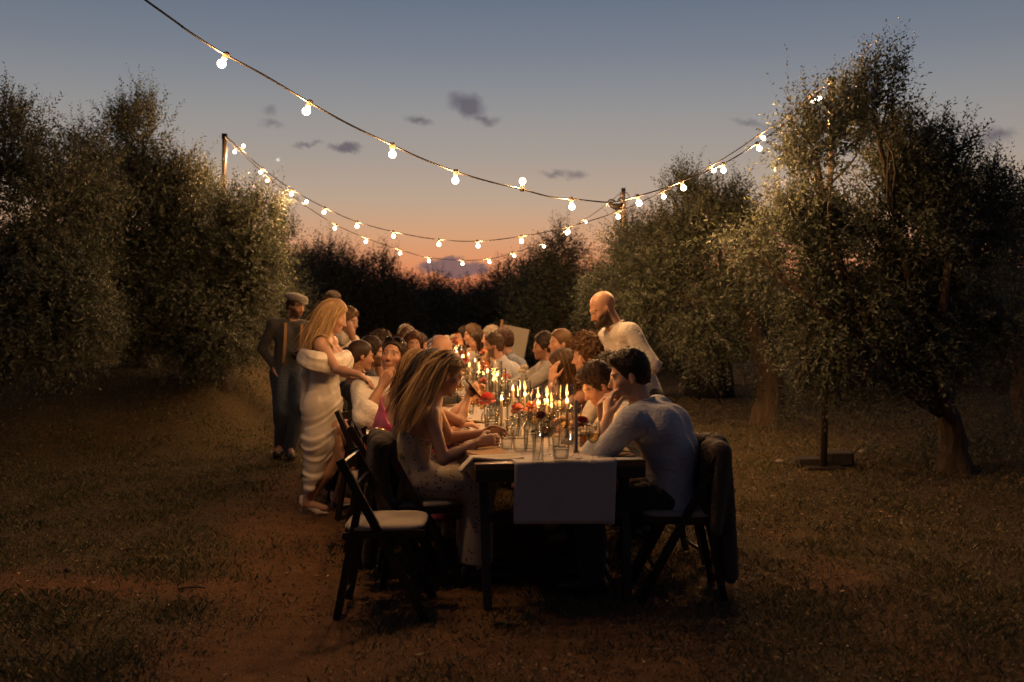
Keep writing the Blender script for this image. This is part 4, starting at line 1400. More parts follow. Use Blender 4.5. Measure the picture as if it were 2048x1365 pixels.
def strands(name, parent, org, n, c, R, sc, flow, L, colr, seed, mode='long', wid=0.0042, spread=1.0, wave=0.0, body=None, frontcut=0.02, zmin=-0.02, gather=0.0, seg=10, parting=0.0, facecut=0.03):
    """ribbon locks rooted on the scalp that follow the skull and hang along flow"""
    r = np.random.default_rng(seed)
    d = r.normal(size=(n * 3, 3)); d /= np.linalg.norm(d, axis=1)[:, None]
    skull = np.array([0.078, 0.097, 0.088]); sc0 = np.array([0, -0.014, 0.036])
    q = sc0 + d * skull
    ok = (q[:, 2] > zmin) & (q[:, 1] < frontcut + 0.65 * np.maximum(0, q[:, 2] - 0.02)) 
    q = q[ok][:n]; d = d[ok][:n]; n = len(q)
    flow = nrm(flow)
    roots = c + q * sc @ R.T
    # direction in which the lock first runs: down the scalp, away from the parting
    out = d @ R.T
    down = -R[:, 2]
    tang = down - out * (out @ down)[:, None]
    back = -R[:, 1] * 0.5
    tang = tang + back - out * (out @ back)[:, None]
    tang /= np.linalg.norm(tang, axis=1)[:, None] + 1e-6
    Ln = L * (0.72 + 0.33 * r.random(n))
    t = np.linspace(0, 1, seg)
    P = np.zeros((n, seg, 3)); P[:, 0] = roots
    step = Ln / (seg - 1)
    cur = roots.copy(); dirv = tang.copy()
    cc = c + R @ (sc0 * sc)
    sk = (skull + 0.012) * sc
    jit = r.normal(size=(n, 3)) * 0.05 * np.where(r.random((n, 1)) < 0.05, 5.0, 1.0)
    ph = r.random(n) * 6.28
    for k in range(1, seg):
        g = min(1.0, k / (seg * 0.35))
        dirv = dirv * (1 - 0.45 * g) + flow * 0.55 * g + jit * 0.35
        if wave:
            dirv = dirv + wave * np.sin(ph + k * 1.3)[:, None] * np.cross(flow, R[:, 1])[None] + wave * 0.6 * np.cos(ph * 1.7 + k * 1.1)[:, None] * R[:, 1][None]
        dirv /= np.linalg.norm(dirv, axis=1)[:, None]
        cur = cur + dirv * step[:, None]
        loc = (cur - cc) @ R
        e = np.sqrt(((loc / sk) ** 2).sum(1))
        ins = e < 1
        f = np.where(ins, 1 / np.maximum(e, 0.2), 1)
        cur = cc + (loc * f[:, None]) @ R.T
        if gather:
            axis = c + flow * ((cur - c) @ flow)[:, None] + gather_off(R, sc)
            cur = cur + (axis - cur) * gather * (k / seg) ** 1.5
        if body is not None:
            for (a, b, ra, rb) in body:
                ab = b - a; tt = np.clip(((cur - a) @ ab) / (ab @ ab + 1e-9), 0, 1)
                v = cur - a - tt[:, None] * ab; dist = np.linalg.norm(v, axis=1); rr = ra + tt * (rb - ra) + 0.012 + 0.01 * r.random(n)
                m = dist < rr
                cur[m] = cur[m] + v[m] / (dist[m][:, None] + 1e-6) * (rr - dist)[m][:, None]
        loc = (cur - c) @ R / sc                      # locks do not cross the face
        fr = (loc[:, 1] > facecut) & (loc[:, 2] < 0.075) & (loc[:, 2] > -0.2)
        if fr.any():
            sx = np.where(loc[:, 0] >= 0, 1.0, -1.0)
            loc[fr, 1] = facecut - 0.01 * r.random(fr.sum()); loc[fr, 0] = sx[fr] * np.maximum(np.abs(loc[fr, 0]), 0.070 + 0.012 * r.random(fr.sum()))
            cur = c + loc * sc @ R.T
        P[:, k] = cur
    # lay ribbons flat to the head / outward
    T = np.gradient(P, axis=1)
    ax = cc + flow * (((P - cc) @ flow)[:, :, None]).clip(0)
    O = P - ax; O /= np.linalg.norm(O, axis=2)[:, :, None] + 1e-9
    S = np.cross(T, O); S /= np.linalg.norm(S, axis=2)[:, :, None] + 1e-9
    tw = r.normal(size=(n, 1, 1)) * 0.9
    S = S + O * tw; S /= np.linalg.norm(S, axis=2)[:, :, None]
    ww = wid * (0.5 + 0.8 * r.random((n, 1))) * np.interp(t, [0, 0.1, 0.7, 1], [0.7, 1.0, 0.9, 0.15])[None]
    V = np.stack([P - S * ww[:, :, None], P + S * ww[:, :, None]], 2).reshape(-1, 3)
    i, k = np.meshgrid(np.arange(n), np.arange(seg - 1), indexing='ij')
    a = ((i * seg + k) * 2).ravel()
    F = np.stack([a, a + 1, a + 3, a + 2], 1)
    cv = np.array(colr)[None] * (0.55 + 0.8 * r.random((n, 1)) ** 1.3); 
    tip = np.interp(t, [0, 0.3, 1], [0.75, 1.0, 1.15])
    col = (cv[:, None] * tip[None, :, None]).repeat(2, axis=1).reshape(-1, 3)
    me = fast_mesh(name, V - org, F, [MATS['hair']], smooth=True, col=col)
    return link(bpy.data.objects.new(name, me), parent)

def gather_off(R, sc):
    return R @ np.array([0, -0.095, 0.0]) * sc

def hair_cap(c, R, sc, th=0.014, top=0.0, front=0.0, sides=0.0, nape=-0.055, h=0.008):
    """close hair shell on the skull"""
    s = SDF()
    T = lambda x, y, z: c + R @ (np.array([x, y, z]) * sc)
    s.ell(T(0, -0.016, 0.038 + top * 0.4), (np.array([0.075, 0.094, 0.084]) + [th, th, th + top]) * sc, R, 0.01)
    s.ell(T(0, -0.058, -0.015), np.array([0.060 + th * .5, 0.045 + th * .5, 0.062]) * sc, R, 0.03)
    if front: s.ell(T(0, 0.062, 0.092), np.array([0.05, 0.032, 0.024 + front]) * sc, R, 0.03)
    s.ell(T(0, 0.112, -0.020), np.array([0.100, 0.094, 0.098 - front * 0.3]) * sc, R, 0.012, -1)      # face
    s.ell(T(0, 0.05, -0.115), np.array([0.12, 0.095, 0.105 + sides]) * sc, R, 0.012, -1)   # below ears
    s.ell(T(0, -0.06, nape - 0.07), np.array([0.12, 0.12, 0.062]) * sc, R, 0.01, -1)
    return s

def put_mesh(name, V, Q, m, parent, org, colr, jit=0.06):
    c = np.asarray(colr, float)
    if c.ndim == 1:
        c = np.tile(c, (len(V), 1)) * (1 + jit * vnoise(V * 25)[:, None])
    me = fast_mesh(name, V - org, Q, [MATS[m]], smooth=True, col=np.clip(c, 0, 1))
    return link(bpy.data.objects.new(name, me), parent)

def short_hair(name, parent, org, c, R, sc, colr, seed, th=0.016, top=0.01, front=0.0, rough=0.006, h=0.007, fuzz=500, flen=0.02, curl=0.0, nape=-0.055, sides=0.0):
    s = hair_cap(c, R, sc, th, top, front, sides, nape)
    V, Q = s.mesh(h)
    N = vnormals(V, Q)
    V = V + N * (rough * vnoise(V * 55 + seed) + rough * 0.7 * vnoise(V * 120 + seed))[:, None]
    o = put_mesh(name, V, Q, 'hair', parent, org, colr, 0.25)
    if fuzz:
        r = np.random.default_rng(seed)
        i = r.choice(len(V), min(fuzz, len(V)), replace=False)
        P0_ = V[i]; n = len(i)
        d = N[i] * (0.55 + curl) + (R @ np.array([0, 0.35, 0.35])) * 0.6 + r.normal(size=(n, 3)) * (0.35 + curl)
        d /= np.linalg.norm(d, axis=1)[:, None]
        L = flen * (0.5 + r.random((n, 1)))
        sd = np.cross(d, r.normal(size=(n, 3))); sd /= np.linalg.norm(sd, axis=1)[:, None]
        bend = r.normal(size=(n, 3)) * (0.25 + curl)
        P1 = P0_ + d * L * 0.5 + bend * L * 0.15; P2 = P0_ + d * L + bend * L * 0.5
        wv = sd * 0.0022
        VV = np.stack([P0_ - wv, P0_ + wv, P1 + wv, P1 - wv, P2], 1).reshape(-1, 3)
        b = np.arange(n) * 5
        FF = np.concatenate([np.stack([b, b + 1, b + 2, b + 3], 1), np.stack([b + 3, b + 2, b + 4, b + 4], 1)])
        FF = np.concatenate([np.stack([b, b + 1, b + 2], 1), np.stack([b, b + 2, b + 3], 1), np.stack([b + 3, b + 2, b + 4], 1)])
        cc = (np.array(colr)[None] * (0.6 + 0.9 * r.random((n, 1)))).repeat(5, axis=0)
        me = fast_mesh('loose_hair', VV - org, FF, [MATS['hair']], col=np.clip(cc, 0, 1))
        tag(link(bpy.data.objects.new('loose_hair', me), o), kind='stuff')
    return o

def person(label, head, pel, yaw, hyaw=None, hpitch=0.0, hroll=0.0, fem=False, skin='mid', sc=1.0, res=0.011, seated=True, twist=0.0, slouch=0.03,
           hands=None, feet=None, hairc=(0.03, 0.02, 0.014), beard=0.0, stubble=0.0, lips=None, group='guests at the long table', hip_yaw=None, slim=1.0):
    """returns a dict with joints; the body mesh is the top-level object"""
    head = np.asarray(head, float); pel = np.asarray(pel, float)
    R = basis(yaw if hyaw is None else hyaw, hpitch, hroll)
    zup = np.array([0, 0, 1.0])
    upn = nrm(nrm(head - pel) * 0.7 + R[:, 2] * 0.5)
    neck = head - upn * 0.165 * sc - R[:, 1] * 0.022 * sc
    t = nrm(neck - pel)
    f0 = np.array([math.cos(math.radians(yaw)), math.sin(math.radians(yaw)), 0.0])
    ft = np.array([math.cos(math.radians(yaw + twist)), math.sin(math.radians(yaw + twist)), 0.0])
    f = nrm(f0 - t * (f0 @ t)); r = np.cross(f, t)
    fS = nrm(ft - t * (ft @ t)); rS = np.cross(fS, t)
    L = np.linalg.norm(neck - pel)
    mid = pel + t * L * 0.42 - f * slouch; chest = pel + t * L * 0.70 - fS * slouch * 0.9
    rm = nrm(r + rS)
    W = dict(sh=0.158 if fem else 0.192, tor=0.090 if fem else 0.107, wa=0.083 if fem else 0.102, hip=0.112 if fem else 0.108)
    for k_ in ('tor', 'wa', 'hip'): W[k_] *= slim
    S = {}
    for s_, q in (('L', -1), ('R', 1)):
        S[s_] = neck - t * 0.055 * sc + rS * q * W['sh'] * sc + fS * 0.0
    hb = f0 if hip_yaw is None else np.array([math.cos(math.radians(hip_yaw)), math.sin(math.radians(hip_yaw)), 0.0])
    hr = np.cross(hb, zup)
    J = dict(head=head, neck=neck, chest=chest, mid=mid, pel=pel, S=S, f=f, fS=fS, t=t, r=r, rS=rS, R=R, sc=sc, fem=fem, W=W, hb=hb, hr=hr)
    tor = []       # torso cones for clothes too
    for q in (-1, 1):
        tor.append((pel + hr * q * 0.062 * sc, mid + rm * q * 0.052 * sc, W['hip'] * sc, W['wa'] * sc))
        tor.append((mid + rm * q * 0.052 * sc, chest + rS * q * 0.070 * sc, W['wa'] * sc, W['tor'] * sc))
        tor.append((chest + rS * q * 0.070 * sc, neck - t * 0.075 * sc + rS * q * 0.085 * sc, W['tor'] * sc, 0.072 * sc))
        tor.append((neck - t * 0.03 * sc, S['L' if q < 0 else 'R'], 0.052 * sc, 0.054 * sc))
    J['tor'] = tor
    # arms
    J['arm'] = {}
    hands = hands or {}
    for s_, q in (('L', -1), ('R', 1)):
        hd = hands.get(s_)
        l1, l2 = 0.285 * sc * (0.95 if fem else 1), 0.252 * sc * (0.95 if fem else 1)
        if hd is None:
            if seated: hd = dict(w=pel + f0 * 0.33 + hr * q * 0.10 + zup * 0.10, d=f0 - hr * q * 0.3 - zup * .2, n=-zup, curl=0.5)
            else: hd = dict(w=S[s_] - zup * 0.52 * sc + hr * q * 0.05 + f0 * 0.05, d=-zup + f0 * .2, n=-hr * q, curl=0.6)
        el, w_ = ik(S[s_], np.asarray(hd['w'], float), l1, l2, hd.get('hint', hr * q * 0.6 - f0 * 0.4 - zup * 0.8))
        J['arm'][s_] = dict(el=el, w=w_, d=nrm(hd.get('d', w_ - el)), n=np.asarray(hd.get('n', -zup), float), curl=hd.get('curl', 0.5), side=(1 if s_ == 'R' else -1) * hd.get('flip', 1), hide=hd.get('hide', False))
    # legs
    J['leg'] = {}
    for s_, q in (('L', -1), ('R', 1)):
        hip = pel + hr * q * 0.088 * sc - zup * 0.02
        if feet and s_ in feet:
            an = np.asarray(feet[s_]['a'], float); fd = nrm(feet[s_].get('d', hb))
            kn, an = ik(hip, an, 0.43 * sc, 0.42 * sc, hb + hr * q * 0.1)
        elif seated:
            kn = hip + hb * 0.41 * sc + hr * q * 0.05 - zup * 0.01
            an = np.array([kn[0], kn[1], 0.085]) - hb * 0.03; fd = hb
        else:
            an = np.array([hip[0], hip[1], 0.085]) + hr * q * 0.03; fd = nrm(hb + hr * q * 0.25)
            kn, an = ik(hip, an, 0.43 * sc, 0.42 * sc, hb)
        J['leg'][s_] = dict(hip=hip, kn=kn, an=an, fd=fd)
    b = SDF()
    for (a_, b_, ra, rb_) in tor: b.cone(a_, b_, ra, rb_, 0.035)
    if fem:
        for q in (-1, 1): b.ell(chest + rS * q * 0.070 * sc + fS * 0.075 * sc + t * 0.0, np.array([0.056, 0.056, 0.056]) * sc, None, 0.035)
    b.cone(neck - t * 0.03 * sc, head + R @ np.array([0, -0.018, -0.05]) * sc, (0.050 if fem else 0.060) * sc, (0.047 if fem else 0.056) * sc, 0.03)
    for s_ in 'LR':
        A = J['arm'][s_]
        k = 0.86 if fem else 1.0
        b.cone(S[s_], A['el'], 0.052 * k * sc, 0.040 * k * sc, 0.025)
        b.cone(A['el'], A['el'] + (A['w'] - A['el']) * 0.35, 0.040 * k * sc, 0.041 * k * sc, 0.015)
        b.cone(A['el'] + (A['w'] - A['el']) * 0.3, A['w'], 0.041 * k * sc, 0.026 * k * sc, 0.015)
        if not A['hide']: hand(b, A['w'], A['d'], A['n'], A['side'], A['curl'], sc * (0.95 if fem else 1.05))
        G = J['leg'][s_]
        b.cone(G['hip'], G['kn'], 0.083 * sc, 0.056 * sc, 0.03)
        b.cone(G['kn'], G['kn'] + (G['an'] - G['kn']) * 0.4, 0.053 * sc, 0.054 * sc, 0.02)
        b.cone(G['kn'] + (G['an'] - G['kn']) * 0.35, G['an'], 0.054 * sc, 0.037 * sc, 0.02)
        b.cone(G['an'] - zup * 0.03, G['an'] + G['fd'] * 0.15 - zup * 0.058, 0.036 * sc, 0.026 * sc, 0.02)
    head_prims(b, head, R, sc, fem)
    V, Q = b.mesh(res)
    base = SKIN_T[skin] if isinstance(skin, str) else skin
    col = head_paint(V, head, R, sc, base, hairc, beard, lips, True, stubble)
    col = col * (1 + 0.05 * vnoise(V * 30)[:, None])
    org = np.array([pel[0], pel[1], 0.0])
    me = fast_mesh('person', V - org, Q, [MATS['skin']], smooth=True, col=np.clip(col, 0, 1))
    o = link(bpy.data.objects.new('person', me))
    o.location = org
    tag(o, label, 'person', group)
    J['o'] = o; J['org'] = org; J['hairc'] = hairc; J['res'] = res
    return J

# ---- clothes
def shirt(J, colr, sleeve='long', off=0.013, hem=0.02, neckcut=None, amp=0.006, m='cloth', name='shirt', seed=1.0, collar=True, res=None, tails=0.0, fr=9.0):
    s = SDF(); sc = J['sc']
    for (a, b, ra, rb) in J['tor']: s.cone(a, b, ra + off, rb + off, 0.035)
    if J['fem']:
        for q in (-1, 1): s.ell(J['chest'] + J['rS'] * q * 0.070 * sc + J['fS'] * 0.075 * sc, np.array([0.056] * 3) * sc + off, None, 0.05)
    if tails:
        s.cone(J['pel'] - J['hr'] * .07 - J['t'] * tails, J['pel'] + J['hr'] * .07 - J['t'] * tails, J['W']['hip'] + off, None, 0.04)
    k = 0.9 if J['fem'] else 1.0
    for q in 'LR':
        A = J['arm'][q]; S = J['S'][q]
        if sleeve == 'none': continue
        if sleeve == 'long':
            s.cone(S, A['el'], (0.052 * k + off) * sc, (0.042 * k + off) * sc, 0.03)
            s.cone(A['el'], A['el'] + (A['w'] - A['el']) * 0.93, (0.046 * k + off) * sc, (0.030 * k + off) * sc, 0.02)
        elif sleeve == 'rolled':
            s.cone(S, A['el'], (0.053 * k + off) * sc, (0.043 * k + off) * sc, 0.03)
            s.cone(A['el'], A['el'] + (A['w'] - A['el']) * 0.22, (0.043 * k + off) * sc, (0.044 * k + off) * sc, 0.02)
            e = A['el'] + (A['w'] - A['el']) * 0.19
            s.cone(e, e + nrm(A['w'] - A['el']) * 0.02, (0.049 * k + off) * sc, None, 0.004)
        else:
            s.cone(S, S + (A['el'] - S) * 0.62, (0.058 * k + off) * sc, (0.056 * k + off) * sc, 0.03)
    if neckcut is not None:
        # open collar: wedge taken out in front of the neck
        d, wd = neckcut
        c = J['neck'] + J['fS'] * 0.10 * sc
        s.cone(J['neck'] + J['fS'] * 0.07 + J['t'] * 0.03, c - J['t'] * d, wd, 0.006, 0.006, -1)
    s.plane(J['pel'] - J['t'] * (tails + hem), -J['t'])
    V, Q = s.mesh(res or J['res'])
    V = folds(V, Q, amp, fr, (1, 1, 0.6), seed)
    o = put_mesh(name, V, Q, m, J['o'], J['org'], colr, 0.05)
    if collar:
        c = SDF()
        n0 = J['neck'] + J['t'] * 0.012 * sc; rr = (0.066 if not J['fem'] else 0.058) * sc
        for a in np.linspace(-2.5, 2.5, 15)[:-1]:
            a2 = a + 5.0 / 14
            p = lambda an, h: n0 - J['fS'] * math.cos(an) * rr * 1.02 + J['rS'] * math.sin(an) * rr + J['t'] * h - J['fS'] * 0.004
            c.cone(p(a, 0.014), p(a2, 0.014), 0.008, None, 0.006); c.cone(p(a, -0.010), p(a2, -0.010), 0.011, None, 0.006)
        V, Q = c.mesh(0.006)
        put_mesh('collar', V, Q, m, o, J['org'] * 0 + J['org'], colr, 0.04)
    return o

def trousers(J, colr, off=0.014, amp=0.007, name='trousers', flare=0.0, m='cloth', belt=None, res=None):
    s = SDF(); sc = J['sc']
    p = J['pel']
    for q, a in ((-1, 'L'), (1, 'R')):
        G = J['leg'][a]
        s.cone(p + J['hr'] * q * 0.055 * sc, p + J['hr'] * q * 0.05 * sc + J['t'] * 0.05, (J['W']['hip'] + off) * sc, (J['W']['wa'] + off) * sc, 0.03)
        s.cone(G['hip'], G['kn'], (0.088 + off) * sc, (0.066 + off) * sc, 0.03)
        s.cone(G['kn'], G['an'] + np.array([0, 0, -0.02]), (0.066 + off) * sc, (0.052 + off + flare) * sc, 0.02)
    s.plane(p + J['t'] * 0.095 * sc, J['t'])
    V, Q = s.mesh(res or J['res'])
    V = folds(V, Q, amp, 9.0, (1, 1, 0.8), 5.0)
    o = put_mesh(name, V, Q, m, J['o'], J['org'], colr, 0.06)
    return o

def shoes(J, mt='leather', sole=0.0):
    for a in 'LR':
        G = J['leg'][a]; s = SDF(); sc = J['sc']
        an = np.array([G['an'][0], G['an'][1], 0.0]); fd = G['fd']
        s.cone(an - fd * 0.045 + [0, 0, 0.045], an + fd * 0.06 + [0, 0, 0.05], 0.042, 0.042, 0.03)
        s.cone(an + fd * 0.06 + [0, 0, 0.045], an + fd * 0.17 + [0, 0, 0.034], 0.042, 0.034, 0.03)
        s.cone(an - fd * 0.03 + [0, 0, 0.06], an - fd * 0.02 + [0, 0, 0.11], 0.044, 0.046, 0.02)
        s.plane(an + [0, 0, 0.004], (0, 0, -1))
        V, Q = s.mesh(0.009)
        o = fast_mesh('shoe', V - J['org'], Q, [MATS[mt]], smooth=True)
        link(bpy.data.objects.new('shoe', o), J['o'])

def dress(J, colr, top=0.16, off=0.011, skirt='sit', amp=0.006, m='cloth', straps=False, length=0.5, pattern=None, onesh=False, res=None, sleeves=None):
    """fitted bodice up to `top` below the neck and a skirt over the legs"""
    s = SDF(); sc = J['sc']
    for (a, b, ra, rb) in J['tor'][:-0 or None]:
        s.cone(a, b, ra + off, rb + off, 0.035)
    for q in (-1, 1): s.ell(J['chest'] + J['rS'] * q * 0.070 * sc + J['fS'] * 0.075 * sc, np.array([0.057] * 3) * sc + off, None, 0.05)
    nplane = J['t'] if not onesh else nrm(J['t'] + J['rS'] * onesh)
    s.plane(J['neck'] - J['t'] * top * sc, nplane)
    if skirt == 'sit':
        for a in 'LR':
            G = J['leg'][a]
            s.cone(G['hip'], G['kn'], (0.092 + off) * sc, (0.072 + off) * sc, 0.06)
            e = G['kn'] + (G['an'] - G['kn']) * length
            s.cone(G['kn'], e, (0.07 + off) * sc, (0.085 + off) * sc, 0.06)
        gl, gr = J['leg']['L'], J['leg']['R']
        s.cone((gl['hip'] + gr['hip']) / 2, (gl['kn'] + gr['kn']) / 2, 0.10 * sc, 0.08 * sc, 0.06)
        e = (gl['kn'] + gr['kn']) / 2; e2 = (gl['an'] + gr['an']) / 2
        s.cone(e, e + (e2 - e) * length, 0.09 * sc, 0.10 * sc, 0.06)
        s.plane(e + (e2 - e) * (length * 0.98), (0, 0, -1))
    V, Q = s.mesh(res or J['res'])
    V = folds(V, Q, amp, 8.0, (1, 1, 0.5), 3.0)
    if pattern is not None:
        base = np.tile(np.array(colr), (len(V), 1)); col = base
    else: col = colr
    o = put_mesh('dress', V, Q, m, J['o'], J['org'], col, 0.06)
    if pattern is not None: o.data.materials[0] = MATS[pattern]
    return o

def dotted(name, base, dot, scale=36.0, size=0.24):
    m = mat(name, base, rough=0.85, bump=0.2, bscale=300, bdist=0.001)
    t = NT(m.node_tree); p = m.node_tree.nodes['Principled BSDF']
    tcn = t.n('ShaderNodeTexCoord'); v = t.n('ShaderNodeTexVoronoi'); v.inputs['Scale'].default_value = scale; v.inputs['Randomness'].default_value = 0.75
    t.link(tcn.outputs['Object'], v.inputs['Vector'])
    f = t.math('LESS_THAN', v.outputs['Distance'], size)
    t.link(t.mix(f, (*base, 1), (*dot, 1)), p.inputs['Base Color'])
    return m
dotted('dotted_fabric', (0.44, 0.38, 0.31), (0.07, 0.035, 0.03), 40.0, 0.22)

def facing(side):
    return math.degrees(YAW) + (0 if side == 'L' else 180)

def on_table(u, v, dz=0.03):
    return UV(u, v, TAB_Z + dz)
# ================================================================== THE GUESTS
Z3 = np.array([0, 0, 1.0])
FL, FR = facing('L'), facing('R')

def seat_pel(head, side, v=0.76, du=0.0, z=0.575):
    u, _ = uv_of(head)
    return UV(u + du, -v if side == 'L' else v, z)

def table_hands(head, side, du=(0.14, -0.14), v=0.30, curl=0.6, z=0.035):
    """both wrists resting on the table edge in front of the sitter"""
    u, _ = uv_of(head)
    q = -1 if side == 'L' else 1
    out = {}
    # left hand of a left-side sitter lies farther away (+u), of a right-side one nearer
    for s_, sg in (('L', 1), ('R', -1)):
        uu = u + (du[0] if sg > 0 else du[1]) * (1 if side == 'L' else -1)
        out[s_] = dict(w=on_table(uu, q * v, z), d=-q * VD * 1.0 + UD * (-sg if side == 'L' else sg) * 0.25, n=-Z3, curl=curl, hint=-Z3 + q * VD * 0.2 + UD * sg * 0.5 * (1 if side == 'L' else -1))
    return out

def sitter_chair(J, side, label, dv=0.02, ang=0.0):
    p = J['pel']
    q = -1 if side == 'L' else 1
    c = p + VD * q * dv
    chair(c[0], c[1], (FL if side == 'L' else FR) + ang, label)

# ---------------------------------------------------------------- L1 long blonde hair, dotted dress, nearest on the left
hd = px(893, 748, 5.72)
J = person('woman with long blonde hair and dotted dress, nearest on the left, leaning on the table', hd, px(822, 955, 5.78), FL - 6, FL + 4, -26, fem=True, skin='mid', sc=0.97, res=0.0085, slouch=0.035,
           hands={'R': dict(w=px(960, 885, 5.62), d=VD * 1 + UD * 0.25 + Z3 * 0.18, n=UD - Z3 * 0.5, curl=0.55, hint=-Z3 - UD * 0.25),
                  'L': dict(w=px(968, 866, 5.86), d=VD * 1 - UD * 0.1 + Z3 * .1, n=-UD - Z3 * 0.6, curl=0.6, hint=-Z3 + UD * 0.5)},
           hairc=(0.36, 0.22, 0.10), lips=(0.40, 0.07, 0.06))
L1 = J
dress(J, (0.6, 0.5, 0.4), top=0.21, pattern='dotted_fabric', length=0.95, amp=0.007)
shoes(J)
s = hair_cap(J['head'], J['R'], J['sc'], 0.012, 0.004); V, Q = s.mesh(0.008); hc = put_mesh('hair', V, Q, 'hair', J['o'], J['org'], (0.20, 0.12, 0.055), 0.2)
bodyc = J['tor'] + [(J['S'][q], J['arm'][q]['el'], 0.052, 0.04) for q in 'LR']
strands('hair_locks', J['o'], J['org'], 4500, J['head'], J['R'], J['sc'], -Z3 - VD * 0.42 - UD * 0.1, 0.44, (0.40, 0.255, 0.115), 3, facecut=-0.028, wid=0.0021, body=bodyc, wave=0.05, frontcut=0.0, seg=12)
# bracelet
A = J['arm']['R']; wpt = A['w'] - nrm(A['w'] - A['el']) * 0.03
tt = nrm(A['w'] - A['el']); e1 = nrm(np.cross(tt, Z3)); e2 = np.cross(tt, e1)
m = MB(); m.tube(np.array([wpt + 0.030 * (math.cos(a) * e1 + math.sin(a) * e2) for a in np.linspace(0, 2 * math.pi, 17)]) - J['org'], 0.0022, 5, cap=False); m.build('bracelet', MATS['gold'], J['o'])

# ---------------------------------------------------------------- L2 dark hair, mostly hidden
hd = px(868, 742, 6.2)
J = person('woman with dark hair half hidden behind the blonde, elbow on the table', hd, seat_pel(hd, 'L', 0.74), FL, FL, -18, fem=True, skin='mid', sc=0.97, res=0.012,
           hands={'R': dict(w=px(938, 790, 6.3), d=Z3 * 0.4 + VD * 0.5 + UD * 0.3, n=UD, curl=1.0, hint=-Z3 * 1.2 + VD * 0.7 - UD * 0.4), 'L': dict(w=px(942, 795, 6.6), d=Z3 * .4 + VD * .5, n=-UD, curl=1.0, hint=-Z3)},
           hairc=(0.02, 0.014, 0.01))
dress(J, (0.06, 0.03, 0.03), top=0.12, length=0.6)
s = hair_cap(J['head'], J['R'], J['sc'], 0.014, 0.006); V, Q = s.mesh(0.01); put_mesh('hair', V, Q, 'hair', J['o'], J['org'], (0.022, 0.015, 0.011), 0.2)
strands('hair_locks', J['o'], J['org'], 1800, J['head'], J['R'], J['sc'], -Z3 - VD * 0.35, 0.42, (0.03, 0.02, 0.014), 4, wid=0.0028, body=J['tor'], wave=0.06, frontcut=0.04)
sitter_chair(J, 'L', 'dark folding chair under the dark-haired woman on the left')
L2 = J
# phone in her hands
ph = px(943, 777, 6.27)
m = MB(); m.box((0, 0, 0), (0.075, 0.009, 0.15), basis(20, 40)[:, [0, 1, 2]]); o = m.build('phone', MATS['phone'], loc=ph); tag(o, 'dark phone held by the dark-haired woman on the left', 'phone')

# ---------------------------------------------------------------- L3 one-shoulder pink dress
hd = px(838, 738, 6.6)
J = person('woman with light brown hair in a pink one-shoulder dress seen from behind', hd, px(775, 895, 6.6), FL + 22, FL + 30, -8, fem=True, skin='mid', sc=0.97, res=0.011, slouch=0.03,
           hands=table_hands(hd, 'L', v=0.36), hairc=(0.16, 0.09, 0.045))
L3 = J
dress(J, (0.40, 0.05, 0.13), top=0.17, length=0.9, onesh=0.5, m='satin')
s = hair_cap(J['head'], J['R'], J['sc'], 0.012, 0.004); V, Q = s.mesh(0.01); put_mesh('hair', V, Q, 'hair', J['o'], J['org'], (0.13, 0.075, 0.035), 0.2)
strands('hair_locks', J['o'], J['org'], 2200, J['head'], J['R'], J['sc'], -Z3 - VD * 0.12, 0.40, (0.24, 0.14, 0.065), 5, wid=0.0028, body=J['tor'], wave=0.07, frontcut=0.04)
sitter_chair(J, 'L', 'dark folding chair under the woman in the pink dress')

# ---------------------------------------------------------------- L4 man in white shirt looking up
hd = px(787, 714, 7.32)
pel = px(764, 880, 7.36); pel[2] = 0.56
J = person('man in open white shirt with sunglasses on his head, looking up, hand at chin', hd, pel, FL - 62, 258, 14, 6, skin='tan', sc=1.10, res=0.0075, twist=-6, slouch=0.0,
           hands={'R': dict(w=px(764, 772, 7.08), d=Z3 * 0.8 + np.array([0.5, 0.05, 0]), n=np.array([0.55, 0.7, 0.1]), curl=0.85, hint=-Z3 * 1.0 + np.array([-0.75, -.15, 0])),
                  'L': dict(w=px(812, 842, 7.1), d=np.array([.6, .3, -.1]), n=-Z3, curl=0.6, hint=-Z3 + np.array([.5, 0.1, 0]))},
           hairc=(0.035, 0.02, 0.013), stubble=0.35, lips=(0.33, 0.13, 0.10))
L4 = J
shirt(J, (0.66, 0.62, 0.55), 'rolled', off=0.02, neckcut=(0.20, 0.055), amp=0.011, tails=0.1, seed=2.0)
trousers(J, (0.30, 0.26, 0.2))
shoes(J)
short_hair('hair', J['o'], J['org'], J['head'], J['R'], J['sc'], (0.026, 0.015, 0.010), 6, th=0.008, top=0.008, front=0.0, flen=0.016, rough=0.003, fuzz=300, sides=0.0)
sg = MB()
for q in (-1, 1):
    c_ = J['head'] + J['R'] @ np.array([q * 0.034, 0.070, 0.112]); sg.add(*(lambda V, F: (V, F))(np.array([c_ + J['R'] @ np.array([0.026 * math.cos(a), 0.010 * math.sin(a), 0.020 * math.sin(a)]) for a in np.linspace(0, 6.283, 14)[:-1]]) - J['org'], [tuple(range(13))]))
    sg.tube(np.array([J['head'] + J['R'] @ np.array([q * 0.06, 0.068, 0.113]), J['head'] + J['R'] @ np.array([q * 0.088, 0.0, 0.075])]) - J['org'], 0.0025, 5)
g = sg.build('sunglasses', MATS['phone'], loc=tuple(J['org']))
md = g.modifiers.new('t', 'SOLIDIFY'); md.thickness = 0.003
tag(g, 'dark sunglasses pushed up on the hair of the man in the white shirt', 'sunglasses')
chair(pel[0] - 0.02, pel[1] + 0.02, FL - 40, 'dark folding chair under the man in the white shirt')

